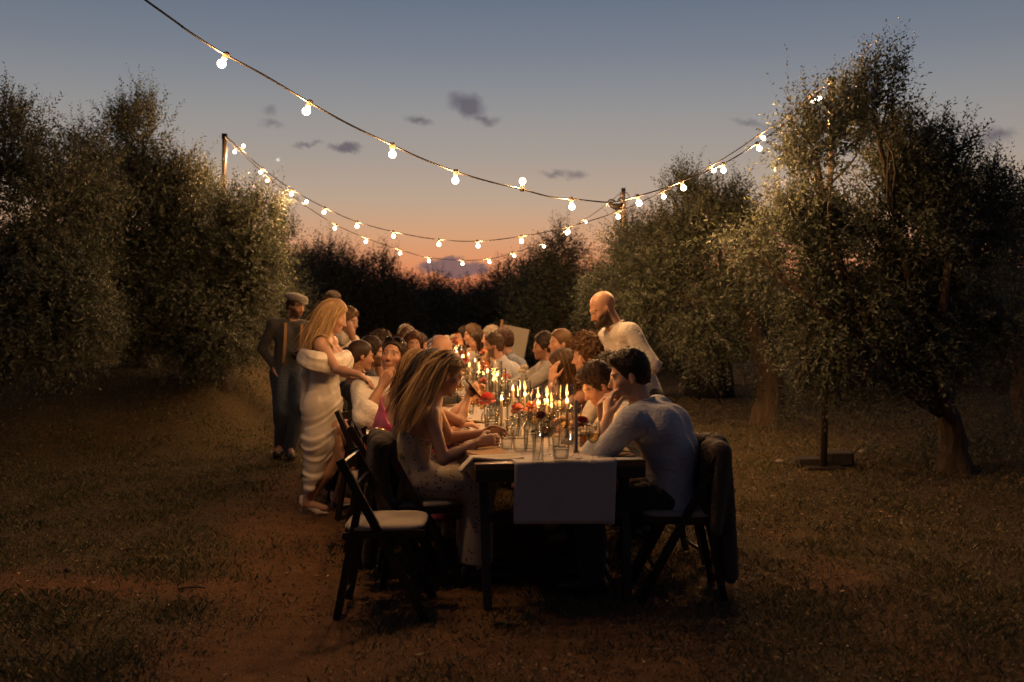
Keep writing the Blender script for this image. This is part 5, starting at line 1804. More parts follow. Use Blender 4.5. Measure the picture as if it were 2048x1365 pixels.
# ---------------------------------------------------------------- L5 slick bun, hoop earrings, black dress
hd = px(722, 712, 8.0)
J = person('woman with slicked dark bun, hoop earring and black top beside the bride', hd, px(712, 860, 8.02), 20, 22, -8, fem=True, skin='tan', sc=0.97, res=0.012, hairc=(0.02, 0.014, 0.01))
dress(J, (0.012, 0.011, 0.012), top=0.055, length=0.9)
s = hair_cap(J['head'], J['R'], J['sc'], 0.010, 0.0); V, Q = s.mesh(0.009); hc = put_mesh('hair', V, Q, 'hair', J['o'], J['org'], (0.035, 0.02, 0.013), 0.2)
s = SDF(); T = lambda p: J['head'] + J['R'] @ np.array(p)
s.ell(T((0, -0.125, 0.02)), (0.034, 0.034, 0.034), None, 0.02); s.cone(T((0, -0.10, 0.03)), T((0, -0.13, 0.015)), 0.02, 0.025, 0.02); V, Q = s.mesh(0.008)
put_mesh('hair_bun', V, Q, 'hair', hc, J['org'], (0.03, 0.018, 0.012), 0.3)
for q in (1, -1):
    c_ = T((q * 0.080, 0.0, -0.062)); m = MB(); m.tube(np.array([c_ + J['R'] @ np.array([0, 0.022 * math.cos(a), 0.022 * math.sin(a)]) for a in np.linspace(0, 6.2832, 17)]) - J['org'], 0.0022, 5, cap=False); m.build('hoop_earring', MATS['gold'], J['o'])
chair(J['pel'][0] + 0.06, J['pel'][1], 20, 'dark folding chair beside the bride with a jacket over it')
L5 = J

# ---------------------------------------------------------------- L6 bearded man behind her
hd = px(744, 706, 8.65)
J = person('man with reddish beard and dark hair seated behind the woman with the bun', hd, seat_pel(hd, 'L', 0.95), 12, 10, -4, skin='mid', res=0.014, hairc=(0.09, 0.04, 0.02), beard=0.9)
shirt(J, (0.05, 0.05, 0.055), 'long'); trousers(J, (0.03, 0.03, 0.035))
short_hair('hair', J['o'], J['org'], J['head'], J['R'], J['sc'], (0.03, 0.018, 0.012), 7, h=0.01, fuzz=250)
sitter_chair(J, 'L', 'dark folding chair under the man with the reddish beard')
# ---------------------------------------------------------------- L7 curly dark hair
hd = px(764, 694, 8.95)
J = person('woman with loose dark curls behind the man in the white shirt', hd, seat_pel(hd, 'L', 0.8), FL, FL, -5, fem=True, skin='tan', sc=.97, res=0.016, hairc=(0.03, 0.018, 0.012))
dress(J, (0.1, 0.03, 0.04), top=0.1, length=0.6)
short_hair('hair', J['o'], J['org'], J['head'], J['R'], J['sc'], (0.045, 0.026, 0.016), 8, th=0.02, top=0.012, rough=0.012, h=0.01, curl=0.4, nape=-0.11)
strands('hair_locks', J['o'], J['org'], 300, J['head'], J['R'], J['sc'], -Z3, 0.28, (0.05, 0.03, 0.02), 9, wid=0.008, wave=0.12, body=J['tor'])
# ---------------------------------------------------------------- L10 bald man leaning over the table
hd = px(880, 700, 8.4)
J = person('bald man in a dark shirt bending over the table with candles before him', hd, seat_pel(hd, 'L', 0.72), FL, FL + 5, -48, skin='mid', res=0.012, slouch=0.06, hands=table_hands(hd, 'L', v=0.18), hairc=(0.12, 0.09, 0.07), beard=0.4)
shirt(J, (0.02, 0.02, 0.024), 'long'); trousers(J, (0.03, 0.03, 0.035))
sitter_chair(J, 'L', 'dark folding chair under the bald leaning man')
# ---------------------------------------------------------------- L8, L9 farther left guests
hd = px(826, 690, 9.9)
J = person('woman with reddish brown hair peeking past the bald man', hd, seat_pel(hd, 'L', 0.7), FL - 40, 285, 0, fem=True, skin='mid', sc=.97, res=0.016, hairc=(0.08, 0.035, 0.018))
dress(J, (0.2, 0.08, 0.08), top=0.1, length=0.6)
short_hair('hair', J['o'], J['org'], J['head'], J['R'], J['sc'], (0.08, 0.035, 0.02), 10, th=0.02, h=0.011, fuzz=200, nape=-0.1)
strands('hair_locks', J['o'], J['org'], 250, J['head'], J['R'], J['sc'], -Z3, 0.25, (0.1, 0.045, 0.025), 11, wid=0.008, wave=0.05, body=J['tor'])
hd = px(811, 676, 10.8)
J = person('woman with a pale headband in the far left row', hd, seat_pel(hd, 'L', 0.72), FL - 30, 300, -10, fem=True, skin='fair', sc=.97, res=0.016, hairc=(0.10, 0.06, 0.03))
dress(J, (0.5, 0.45, 0.4), top=0.1, length=0.6)
short_hair('hair', J['o'], J['org'], J['head'], J['R'], J['sc'], (0.11, 0.065, 0.03), 12, th=0.016, h=0.011, fuzz=150, nape=-0.08)
T = lambda p: J['head'] + J['R'] @ np.array(p)
m = MB(); m.tube(np.array([T((0.098 * math.cos(a), 0.02, 0.035 + 0.10 * math.sin(a))) for a in np.linspace(0.1, 3.04, 15)]) - J['org'], 0.011, 6); m.build('headband', MATS['canvas'], J['o'])
for (x, y, Y, c, lab) in [(838, 692, 11.4, (0.3, 0.28, 0.26), 'far guest with brown hair at the left end of the row')]:
    hd = px(x, y, Y)
    J = person(lab, hd, seat_pel(hd, 'L', 0.72), FL, FL, -8, skin='mid', res=0.018, hairc=(0.04, 0.024, 0.016))
    shirt(J, c, 'long'); short_hair('hair', J['o'], J['org'], J['head'], J['R'], J['sc'], (0.04, 0.024, 0.016), 13, h=0.011, fuzz=150)

# ---------------------------------------------------------------- BRIDE
FB = np.array([1.0, 0.12, 0]); 
hd = px(668, 634, 7.6)
pel = px(648, 800, 7.6)
J = person('bride in a white off-shoulder satin dress standing beside the table, arm stretched out', hd, pel, 4, 8, -22, 0, fem=True, skin='mid', sc=0.97, res=0.0095, seated=False, slouch=0.0, twist=-8,
           hands={'R': dict(w=px(720, 750, 7.18), d=np.array([0.75, -0.1, -0.5]), n=np.array([-.45, 0, -1.0]), curl=0.42, hint=np.array([-.35, .1, -1])),
                  'L': dict(w=px(700, 752, 7.85), d=np.array([1, 0.1, 0.15]), n=np.array([0, -1, 0.1]), curl=0.9, hint=np.array([-.1, .5, -1]))},
           feet={'R': dict(a=px(614, 1000, 7.55) + np.array([0.0, 0, 0.0]), d=(1, -0.25, 0)), 'L': dict(a=px(676, 993, 7.75), d=(1, -0.1, 0))},
           hairc=(0.5, 0.32, 0.15), group='people standing by the table')
B = J
sc = J['sc']
# dress body
s = SDF(); off = 0.012
for (a, b, ra, rb) in J['tor'][:]: s.cone(a, b, ra + off, rb + off, 0.035)
for q in (-1, 1): s.ell(J['chest'] + J['rS'] * q * 0.070 * sc + J['fS'] * 0.075 * sc, np.array([0.057] * 3) * sc + off, None, 0.05)
s.plane(J['neck'] - J['t'] * 0.120 * sc, J['t'])
gR, gL = J['leg']['R'], J['leg']['L']
hipc = J['pel'] - Z3 * 0.06
for q in (-1, 1): s.ell(hipc + J['hr'] * q * 0.06 - J['hb'] * 0.035, (0.115, 0.125, 0.13), None, 0.05)
botR = px(628, 975, 7.55); 
k1 = px(642, 880, 7.58)
s.cone(hipc + J['hr'] * 0.04 - J['hb'] * 0.01, k1 + J['hr'] * 0.05, 0.135, 0.125, 0.06); s.cone(hipc - J['hr'] * 0.05 - J['hb'] * 0.01, k1 - J['hr'] * 0.06, 0.135, 0.115, 0.06)
s.cone(k1 + J['hr'] * 0.05, botR + J['hr'] * 0.02, 0.12, 0.075, 0.06); s.cone(k1 - J['hr'] * 0.06, botR - J['hr'] * 0.06, 0.115, 0.07, 0.06)
# slanting slit edge towards the front leg
s.plane(px(672, 905, 7.5), nrm(np.array([0.86, 0, -0.50])), 0.01)
s.plane(px(624, 985, 7.5), nrm(np.array([0.35, 0, -1.0])), 0.01)
V, Q = s.mesh(0.007)
N = vnormals(V, Q)
q_ = (V - hipc); ang = np.arctan2(q_ @ J['hr'], q_ @ J['hb'])
dn = np.clip((J['mid'][2] - V[:, 2]) / 0.9, 0, 1)
# swags of satin: ridged noise along curves that sag between the hip and the slit
xl = q_ @ J['hb']; yl = q_ @ J['hr']
s_ = np.clip((xl + 0.16) / 0.30, 0, 1)
disp = 0.0022 * vnoise(V * 9 + 4) * (0.4 + dn)
for k_, (zl, zr, sg, am, wd) in enumerate([(0.98, 1.06, 0.0, 0.004, .012), (0.90, 1.00, 0.01, 0.005, .013), (0.80, 0.95, 0.01, 0.007, .014), (0.73, 0.87, 0.03, 0.009, .015), (0.66, 0.82, 0.03, 0.008, .012), (0.60, 0.72, 0.06, 0.013, .016), (0.535, 0.68, 0.07, 0.011, .013),
                                          (0.47, 0.57, 0.085, 0.016, .017), (0.41, 0.55, 0.075, 0.011, .013), (0.345, 0.44, 0.08, 0.015, .016), (0.285, 0.39, 0.05, 0.010, .013), (0.225, 0.29, 0.04, 0.012, .015)]):
    zc = zl + (zr - zl) * s_ - sg * 4 * s_ * (1 - s_) + 0.012 * vnoise(np.stack([xl * 7, yl * 5, 0 * xl + k_ * 1.7], 1)) - 0.25 * yl * 0.3
    q1 = (V[:, 2] - zc) / (wd * np.where(V[:, 2] > zc, 0.75, 1.5))
    fade = 0.72 * (0.12 + 0.88 * np.clip(0.45 + vnoise(np.stack([xl * 7 + k_ * 1.3, yl * 5, 0 * xl], 1)) * 1.6, 0, 1))
    disp = disp + am * np.exp(-q1 ** 2) * fade - 0.45 * am * np.exp(-((V[:, 2] - zc - wd * 1.7) / wd) ** 2) * fade
V = V + N * disp[:, None]
put_mesh('dress', V, Q, 'satin', J['o'], J['org'], (0.70, 0.63, 0.53), 0.03)
# off-shoulder cowl band round chest and arms
s = SDF()
cb = J['neck'] - J['t'] * 0.128 * sc
ring = []
for a in np.linspace(0, 2 * math.pi, 25):
    rx, ry = 0.235, 0.155
    ring.append(cb + J['rS'] * rx * math.cos(a) + J['fS'] * ry * math.sin(a) + J['t'] * (-0.035 * abs(math.cos(a)) - 0.03 * max(0, math.sin(a))))
for i in range(24):
    for (dz, rr, oo) in ((0.018, 0.026, 0.0), (-0.02, 0.032, 0.006), (-0.055, 0.024, 0.010)):
        d0 = nrm(ring[i] - cb) * oo; d1 = nrm(ring[i + 1] - cb) * oo
        s.cone(ring[i] + J['t'] * dz + d0, ring[i + 1] + J['t'] * dz + d1, rr, None, 0.035)
V, Q = s.mesh(0.0075)
N = vnormals(V, Q); dd = V - cb; an_ = np.arctan2(dd @ J['fS'], dd @ J['rS']); hg = dd @ J['t']
nz = vnoise(np.stack([np.cos(an_) * 1.6 + 3, np.sin(an_) * 1.6, (hg + 0.03 * np.sin(an_ * 2 + 0.5)) * 24], 1))
V = V + N * (0.010 * (np.exp(-(nz * 3.0) ** 2) - 0.4))[:, None]
put_mesh('cowl_sleeve', V, Q, 'satin', J['o'], J['org'], (0.72, 0.65, 0.55), 0.03)
# draped tail of fabric at the back
s = SDF(); s.cone(px(612, 750, 7.62), px(606, 818, 7.62), 0.03, 0.022, 0.02); s.cone(px(615, 735, 7.62), px(612, 750, 7.62), 0.035, 0.03, 0.02); s.cone(px(606, 800, 7.64), px(607, 830, 7.64), 0.02, 0.008, 0.02)
V, Q = s.mesh(0.008); V = folds(V, Q, 0.006, 14, (1, 1, .2)); put_mesh('dress_tail', V, Q, 'satin', J['o'], J['org'], (0.70, 0.63, 0.53), 0.03)
# hair, half up
s = hair_cap(J['head'], J['R'], sc, 0.014, 0.006); V, Q = s.mesh(0.008); put_mesh('hair', V, Q, 'hair', J['o'], J['org'], (0.30, 0.185, 0.085), 0.2)
bodyc = J['tor'] + [(J['S'][q], J['arm'][q]['el'], 0.05, 0.04) for q in 'LR']
strands('hair_locks', J['o'], J['org'], 4500, J['head'], J['R'], sc, -Z3 - np.array([0.34, 0.05, 0]), 0.43, (0.50, 0.33, 0.165), 14, wid=0.0021, wave=0.13, body=bodyc, frontcut=0.03, seg=12)
# wine glass is a thing of its own; pointed heels
for a, G in J['leg'].items():
    an, fd = G['an'], G['fd']
    s = SDF(); zt = an[2] - 0.05
    toe = np.array([an[0], an[1], 0.014]) + fd * 0.17; ball = np.array([an[0], an[1], 0.026]) + fd * 0.095; heel = np.array([an[0], an[1], 0.085]) - fd * 0.03
    s.cone(heel + Z3 * 0.03, heel - Z3 * 0.0, 0.030, 0.027, 0.02); s.cone(heel, ball, 0.026, 0.030, 0.02); s.cone(ball, toe, 0.030, 0.008, 0.015)
    s.ell(heel + fd * 0.05 + Z3 * 0.06, (0.06, 0.03, 0.045), None, 0.012, -1)
    V, Q = s.mesh(0.006)
    so = link(bpy.data.objects.new('heeled_shoe', fast_mesh('heeled_shoe', V - J['org'], Q, [MATS['shoe_white']], smooth=True)), J['o'])
    m = MB(); hp = np.array([heel[0], heel[1], 0.0]) - fd * 0.02
    m.tube(np.array([heel - fd * 0.008 - Z3 * 0.01, (heel + hp) / 2 - fd * 0.004, hp]) - J['org'], [0.011, 0.006, 0.005], 8); m.build('stiletto', MATS['shoe_white'], so)

# ---------------------------------------------------------------- MAN IN FLAT CAP
hd = px(592, 612, 10.5)
J = person('man in grey flat cap, dark shirt and tan braces standing behind the bride', hd, px(576, 742, 10.5), 292, 325, -14, skin='mid', sc=1.0, slim=0.88, res=0.013, seated=False, slouch=0.0, hairc=(0.04, 0.025, 0.018), beard=0.85,
           hands={'L': dict(w=px(592, 706, 10.30), d=np.array([0.6, -0.5, 0.15]), n=np.array([-0.3, -.6, .6]), curl=1.0, hint=np.array([.7, .4, -1])),
                  'R': dict(w=px(548, 735, 10.42), d=np.array([0.05, -0.12, -1]), n=np.array([1, 0, 0]), curl=0.8, hint=np.array([-1, .5, 0]))},
           feet={'R': dict(a=px(562, 887, 10.5), d=(-0.1, -1, 0)), 'L': dict(a=px(580, 892, 10.35), d=(0.35, -1, 0))}, group='people standing by the table')
shirt(J, (0.06, 0.06, 0.058), 'long', off=0.009, seed=4.0); trousers(J, (0.035, 0.05, 0.075), amp=0.009); shoes(J)
T = lambda p: J['head'] + J['R'] @ np.array(p)
s = SDF(); s.ell(T((0, -0.02, 0.085)), (0.102, 0.125, 0.045), J['R'], 0.02); s.ell(T((0, 0.03, 0.085)), (0.09, 0.10, 0.028), J['R'], 0.03); s.cone(T((-0.045, 0.10, 0.058)), T((0.045, 0.10, 0.058)), 0.014, None, 0.02); s.cone(T((-0.03, 0.13, 0.048)), T((0.03, 0.13, 0.048)), 0.009, None, 0.03)
s.plane(T((0, 0, 0.045)), -J['R'][:, 2]); V, Q = s.mesh(0.008); put_mesh('flat_cap', V, Q, 'cloth', J['o'], J['org'], (0.24, 0.22, 0.18), 0.2)
short_hair('hair', J['o'], J['org'], J['head'], J['R'], J['sc'], (0.04, 0.025, 0.018), 15, th=0.008, top=-0.02, h=0.009, fuzz=0)
for q in (-1, 1):
    pts = []
    for tq in np.linspace(0, 1, 12):
        p = (J['neck'] - J['t'] * 0.03 + J['rS'] * q * 0.085) * (1 - tq) + (J['pel'] + J['t'] * 0.09 + J['r'] * q * 0.075) * tq
        pts.append(p + J['fS'] * (0.122 * math.sin(math.pi * min(1, 0.14 + tq * 0.66)) ** 0.5 + 0.024) - J['org'])
    m = MB()
    for i in range(len(pts) - 1): m.bar(pts[i], pts[i + 1] + (pts[i + 1] - pts[i]) * .1, 0.028, 0.006, J['fS'])
    m.build('brace', mat('brace_%d' % (q + 1), (0.36, 0.2, 0.09), rough=0.7), J['o'])
m = MB(); bh = J['arm']['L']['w'] + np.array([0.05, -0.06, 0.01]); m.box(bh - J['org'], (0.07, 0.16, 0.012), basis(300, 12)); nb = m.build('order_pad', MATS['black_cloth'], loc=tuple(J['org'])); tag(nb, 'small dark pad held by the man in the flat cap', 'notepad')

# ---------------------------------------------------------------- two people behind the bride
hd = px(667, 606, 12.2)
J = person('dark-haired man standing farthest back, only his head above the bride', hd, np.array([hd[0] - 0.02, hd[1], 0.92]), 0, 0, -5, skin='mid', res=0.018, seated=False, hairc=(0.03, 0.018, 0.012), group='people standing by the table')
shirt(J, (0.05, 0.05, 0.055)); trousers(J, (0.02, 0.02, 0.025)); shoes(J)
short_hair('hair', J['o'], J['org'], J['head'], J['R'], J['sc'], (0.03, 0.018, 0.012), 16, h=0.012, fuzz=150)
hd = px(697, 643, 9.6)
J = person('woman in a white top with puffed sleeves standing behind the bride', hd, np.array([hd[0] - 0.06, hd[1] + 0.05, 0.90]), -25, -20, -12, fem=True, skin='mid', sc=0.97, res=0.014, seated=False, hairc=(0.09, 0.05, 0.025), group='people standing by the table',
           hands={'R': dict(w=px(712, 694, 9.45), d=np.array([0.3, 0, -1]), n=np.array([-1, 0, 0]), curl=0.6, hint=np.array([.8, -.3, .3]))})
shirt(J, (0.66, 0.61, 0.53), 'none', off=0.016, amp=0.009, collar=False); trousers(J, (0.5, 0.46, 0.4), flare=0.06, name='skirt')
for q in 'LR':
    s = SDF(); s.ell((J['S'][q] * 0.6 + J['arm'][q]['el'] * 0.4), (0.10, 0.09, 0.085), None, 0.02); V, Q = s.mesh(0.011); V = folds(V, Q, 0.012, 14); put_mesh('puff_sleeve', V, Q, 'cloth', J['o'], J['org'], (0.68, 0.63, 0.55), 0.03)
short_hair('hair', J['o'], J['org'], J['head'], J['R'], J['sc'], (0.13, 0.075, 0.035), 17, th=0.018, h=0.01, fuzz=150, nape=-0.1)
strands('hair_locks', J['o'], J['org'], 350, J['head'], J['R'], J['sc'], -Z3 - np.array([.2, 0, 0]), 0.3, (0.2, 0.115, 0.055), 18, wid=0.007, wave=0.08, body=J['tor'])

# ---------------------------------------------------------------- BALD WAITER
hd = px(1206, 618, 6.95)
J = person('bald bearded man in a white shirt standing behind the right row, looking down', hd, np.array([0.93, 6.98, 0.93]), FR + 4, FR + 6, -28, skin='mid', sc=0.98, slim=0.88, res=0.010, seated=False, slouch=0.01, twist=6, hairc=(0.03, 0.02, 0.014), beard=0.95,
           hands={'L': dict(w=px(1232, 720, 6.7), d=np.array([-0.9, 0.1, -0.5]), n=-Z3, curl=0.6, hint=np.array([1, -.3, -.6])), 'R': dict(w=px(1180, 740, 7.25), d=np.array([-1, 0, -.4]), n=-Z3, curl=0.6)}, group='people standing by the table')
shirt(J, (0.56, 0.53, 0.48), 'rolled', off=0.013, amp=0.009, seed=6.0); trousers(J, (0.02, 0.02, 0.022)); shoes(J)
s = SDF(); T = lambda p: J['head'] + J['R'] @ np.array(p)
for a in np.linspace(-1, 1, 13):
    s.ell(T((0.056 * math.sin(a * 1.5), 0.025 + 0.062 * math.cos(a * 1.5), -0.085 + 0.035 * abs(a) ** 2)), (0.015, 0.015, 0.022 - 0.006 * abs(a)), J['R'], 0.02)
V, Q = s.mesh(0.006); N = vnormals(V, Q); V = V + N * (0.003 * vnoise(V * 160))[:, None]; put_mesh('beard', V, Q, 'hair', J['o'], J['org'], (0.04, 0.026, 0.018), 0.3)

# ---------------------------------------------------------------- R1 man in pale shirt, nearest on the right
hd = px(1258, 752, 5.60)
J = person('man with short dark hair in a pale blue shirt, nearest on the right, back turned', hd, px(1338, 985, 5.55), FR - 34, FR - 10, -12, 0, skin='fair', sc=1.09, res=0.0085, slouch=0.085, twist=-4, hip_yaw=FR - 16,
           hands={'L': dict(w=px(1216, 836, 5.52), d=np.array([0.02, 0.2, 1]), n=np.array([0.8, 0.4, 0.2]), curl=0.75, hint=-Z3 * 0.8 + np.array([-0.1, -0.55, 0])),
                  'R': dict(w=px(1206, 838, 5.74), d=np.array([-0.1, -0.1, 1]), n=np.array([0.6, -0.5, 0.2]), curl=1.0, hint=-Z3 + np.array([0, 0.5, 0]))},
           hairc=(0.028, 0.018, 0.013), stubble=0.15, slim=0.96)
R1 = J
shirt(J, (0.44, 0.45, 0.49), 'rolled', off=0.021, amp=0.013, tails=0.10, seed=8.0, fr=6.5)
trousers(J, (0.03, 0.028, 0.028)); shoes(J)
short_hair('hair', J['o'], J['org'], J['head'], J['R'], J['sc'], (0.030, 0.019, 0.013), 19, th=0.007, top=0.012, front=0.008, flen=0.009, fuzz=700, rough=0.003, nape=-0.045, h=0.006)
chair(0.88, 5.50, FR - 10, 'dark folding chair with a jacket on its back, nearest on the right')

# ---------------------------------------------------------------- R2 man leaning low
hd = px(1196, 770, 6.12)
J = person('man with thick dark hair bending low over the table, second on the right', hd, seat_pel(hd, 'R', 0.78, 0.02), FR - 5, FR + 4, -34, 0, skin='fair', res=0.010, slouch=0.06, sc=1.02,
           hands={'L': dict(w=px(1165, 850, 5.95), d=np.array([-1, 0.2, 0.1]), n=-Z3, curl=0.7, hint=-Z3 + np.array([0, -.5, 0])), 'R': dict(w=px(1150, 838, 6.3), d=np.array([-1, -0.1, 0.1]), n=-Z3, curl=0.7, hint=-Z3 + np.array([0, .5, 0]))}, hairc=(0.05, 0.03, 0.02))
shirt(J, (0.66, 0.61, 0.54), 'long', amp=0.011, seed=9.0); trousers(J, (0.05, 0.05, 0.06)); shoes(J)
short_hair('hair', J['o'], J['org'], J['head'], J['R'], J['sc'], (0.05, 0.03, 0.019), 20, th=0.014, top=0.012, front=0.010, flen=0.016, fuzz=800, rough=0.005)
sitter_chair(J, 'R', 'dark folding chair under the man bending low on the right')
# R3 hidden dark hair between
hd = px(1216, 748, 6.55)
J = person('guest with dark hair mostly hidden behind the two nearest men on the right', hd, seat_pel(hd, 'R', 0.78), FR, FR, -6, skin='mid', res=0.014, hairc=(0.03, 0.02, 0.014))
shirt(J, (0.5, 0.46, 0.42), 'long'); trousers(J, (0.04, 0.04, 0.05))
short_hair('hair', J['o'], J['org'], J['head'], J['R'], J['sc'], (0.028, 0.018, 0.013), 21, h=0.009, fuzz=300)
# R4 curly man
hd = px(1174, 712, 7.15)
J = person('man with brown curly hair in the right row below the bald waiter', hd, seat_pel(hd, 'R', 0.80), FR, FR - 2, -8, skin='fair', res=0.011, hairc=(0.08, 0.045, 0.025), hands=table_hands(hd, 'R'))
shirt(J, (0.6, 0.55, 0.48), 'long'); trousers(J, (0.04, 0.04, 0.05))
short_hair('hair', J['o'], J['org'], J['head'], J['R'], J['sc'], (0.10, 0.055, 0.028), 22, th=0.026, top=0.018, front=0.02, rough=0.016, curl=0.7, fuzz=1100, flen=0.028)
# R5 dark ponytail behind
hd = px(1146, 728, 7.85)
J = person('woman with dark hair tied back behind the woman with a hand in her hair', hd, seat_pel(hd, 'R', 0.82), FR, FR, -10, fem=True, sc=.97, skin='mid', res=0.014, hairc=(0.03, 0.018, 0.012))
dress(J, (0.3, 0.1, 0.08), top=0.1, length=0.6)
s = hair_cap(J['head'], J['R'], J['sc'], 0.011, 0.0); V, Q = s.mesh(0.009); put_mesh('hair', V, Q, 'hair', J['o'], J['org'], (0.035, 0.02, 0.013), 0.2)
# R6 hand in hair
hd = px(1124, 734, 7.3)
J = person('woman in a dark red top with her hand in her long brown hair', hd, seat_pel(hd, 'R', 0.74, 0.04), FR, FR - 25, -16, 0, fem=True, sc=.97, skin='mid', res=0.010,
           hands={'L': dict(w=px(1104, 760, 7.12), d=np.array([0.15, 0.1, 1]), n=np.array([0.7, 0.6, 0]), curl=0.5, hint=-Z3 * 1.3 + np.array([-.2, -.4, 0])), 'R': dict(w=on_table(2.3, 0.28), d=-VD, n=-Z3)}, hairc=(0.06, 0.035, 0.02))
dress(J, (0.13, 0.015, 0.02), top=0.12, length=0.7)
s = hair_cap(J['head'], J['R'], J['sc'], 0.014, 0.004); V, Q = s.mesh(0.009); put_mesh('hair', V, Q, 'hair', J['o'], J['org'], (0.055, 0.032, 0.018), 0.2)
strands('hair_locks', J['o'], J['org'], 2400, J['head'], J['R'], J['sc'], -Z3 + np.array([0.18, -0.12, 0]), 0.38, (0.10, 0.055, 0.028), 23, wid=0.0028, wave=0.08, body=J['tor'], frontcut=0.045)
sitter_chair(J, 'R', 'dark folding chair under the woman in dark red')
# R7 bun
hd = px(1120, 686, 8.8)
J = person('woman with smooth light brown hair in a low bun in the right row', hd, seat_pel(hd, 'R', 0.84), FR, FR + 10, -4, fem=True, sc=.97, skin='mid', res=0.012, hairc=(0.10, 0.06, 0.03))
dress(J, (0.05, 0.04, 0.045), top=0.1, length=0.6)
s = hair_cap(J['head'], J['R'], J['sc'], 0.011, 0.0); V, Q = s.mesh(0.009); hc = put_mesh('hair', V, Q, 'hair', J['o'], J['org'], (0.13, 0.075, 0.035), 0.2)
s = SDF(); s.ell(J['head'] + J['R'] @ np.array([0, -0.11, -0.035]), (0.03, 0.03, 0.03), None, 0.01); V, Q = s.mesh(0.009); put_mesh('hair_bun', V, Q, 'hair', hc, J['org'], (0.08, 0.045, 0.02), 0.3)
# R8.. far right row
def far_guest(x, y, Y, label, hy=0.0, hp=-6, fem=False, shirt_c=None, dress_c=None, hair=(0.04, 0.024, 0.016), beard=0.0, skin='mid', long=0.0, v=0.80, side='R', th=0.015, seed=30, hands=True, stub=0.0):
    hd = px(x, y, Y)
    J = person(label, hd, seat_pel(hd, side, v), FL if side == 'L' else FR, (FL if side == 'L' else FR) + hy, hp, fem=fem, sc=.97 if fem else 1.0, skin=skin, res=0.015, hairc=hair, beard=beard, stubble=stub, hands=table_hands(hd, side) if hands else None)
    if shirt_c is not None: shirt(J, shirt_c, 'long', amp=0.009, seed=seed); trousers(J, (0.04, 0.04, 0.05), res=0.02)
    else: dress(J, dress_c, top=0.1, length=0.6)
    short_hair('hair', J['o'], J['org'], J['head'], J['R'], J['sc'], hair, seed, th=th, h=0.011, fuzz=200, nape=-0.1 if long else -0.055)
    if long: strands('hair_locks', J['o'], J['org'], 260, J['head'], J['R'], J['sc'], -Z3, long, hair, seed, wid=0.008, wave=0.05, body=J['tor'])
    return J
far_guest(1087, 694, 9.5, 'man in a grey shirt with short dark hair facing the table, beside the low bun', shirt_c=(0.40, 0.40, 0.38), beard=0.5, hair=(0.03, 0.018, 0.013), seed=31, skin='tan')
far_guest(986, 692, 10.2, 'man with a trimmed beard in a pale shirt in front of the easel', shirt_c=(0.58, 0.60, 0.64), beard=0.9, hair=(0.08, 0.05, 0.03), seed=32, v=0.66, th=0.009)
far_guest(1005, 684, 11.0, 'man with curly dark hair in a blue shirt just before the easel', shirt_c=(0.22, 0.25, 0.32), hair=(0.06, 0.03, 0.02), seed=33, v=0.84, th=0.024)
far_guest(982, 676, 11.7, 'grey-haired guest behind the man with the trimmed beard', shirt_c=(0.3, 0.3, 0.3), hair=(0.25, 0.21, 0.17), seed=34)
far_guest(956, 684, 12.0, 'woman with straight dark hair in the far right row', fem=True, dress_c=(0.3, 0.25, 0.22), hair=(0.045, 0.025, 0.016), long=0.3, seed=35, v=0.7)
far_guest(944, 671, 12.6, 'man with brown hair in a white shirt in the far right row', shirt_c=(0.64, 0.6, 0.54), hair=(0.10, 0.06, 0.03), seed=36, v=0.72)
far_guest(929, 674, 13.2, 'woman with dark hair at the far end of the right row', fem=True, dress_c=(0.1, 0.08, 0.08), hair=(0.03, 0.018, 0.012), long=0.25, seed=37, v=0.7)

# ---------------------------------------------------------------- EMPTY CHAIR AND JACKETS
chair(-0.625, 5.18, FL - 10, 'empty dark folding chair with pale seat pad, nearest the camera')
chair(L1['pel'][0] + 0.08, L1['pel'][1] - 0.02, FL, 'dark folding chair under the blonde woman with a jacket on its back')

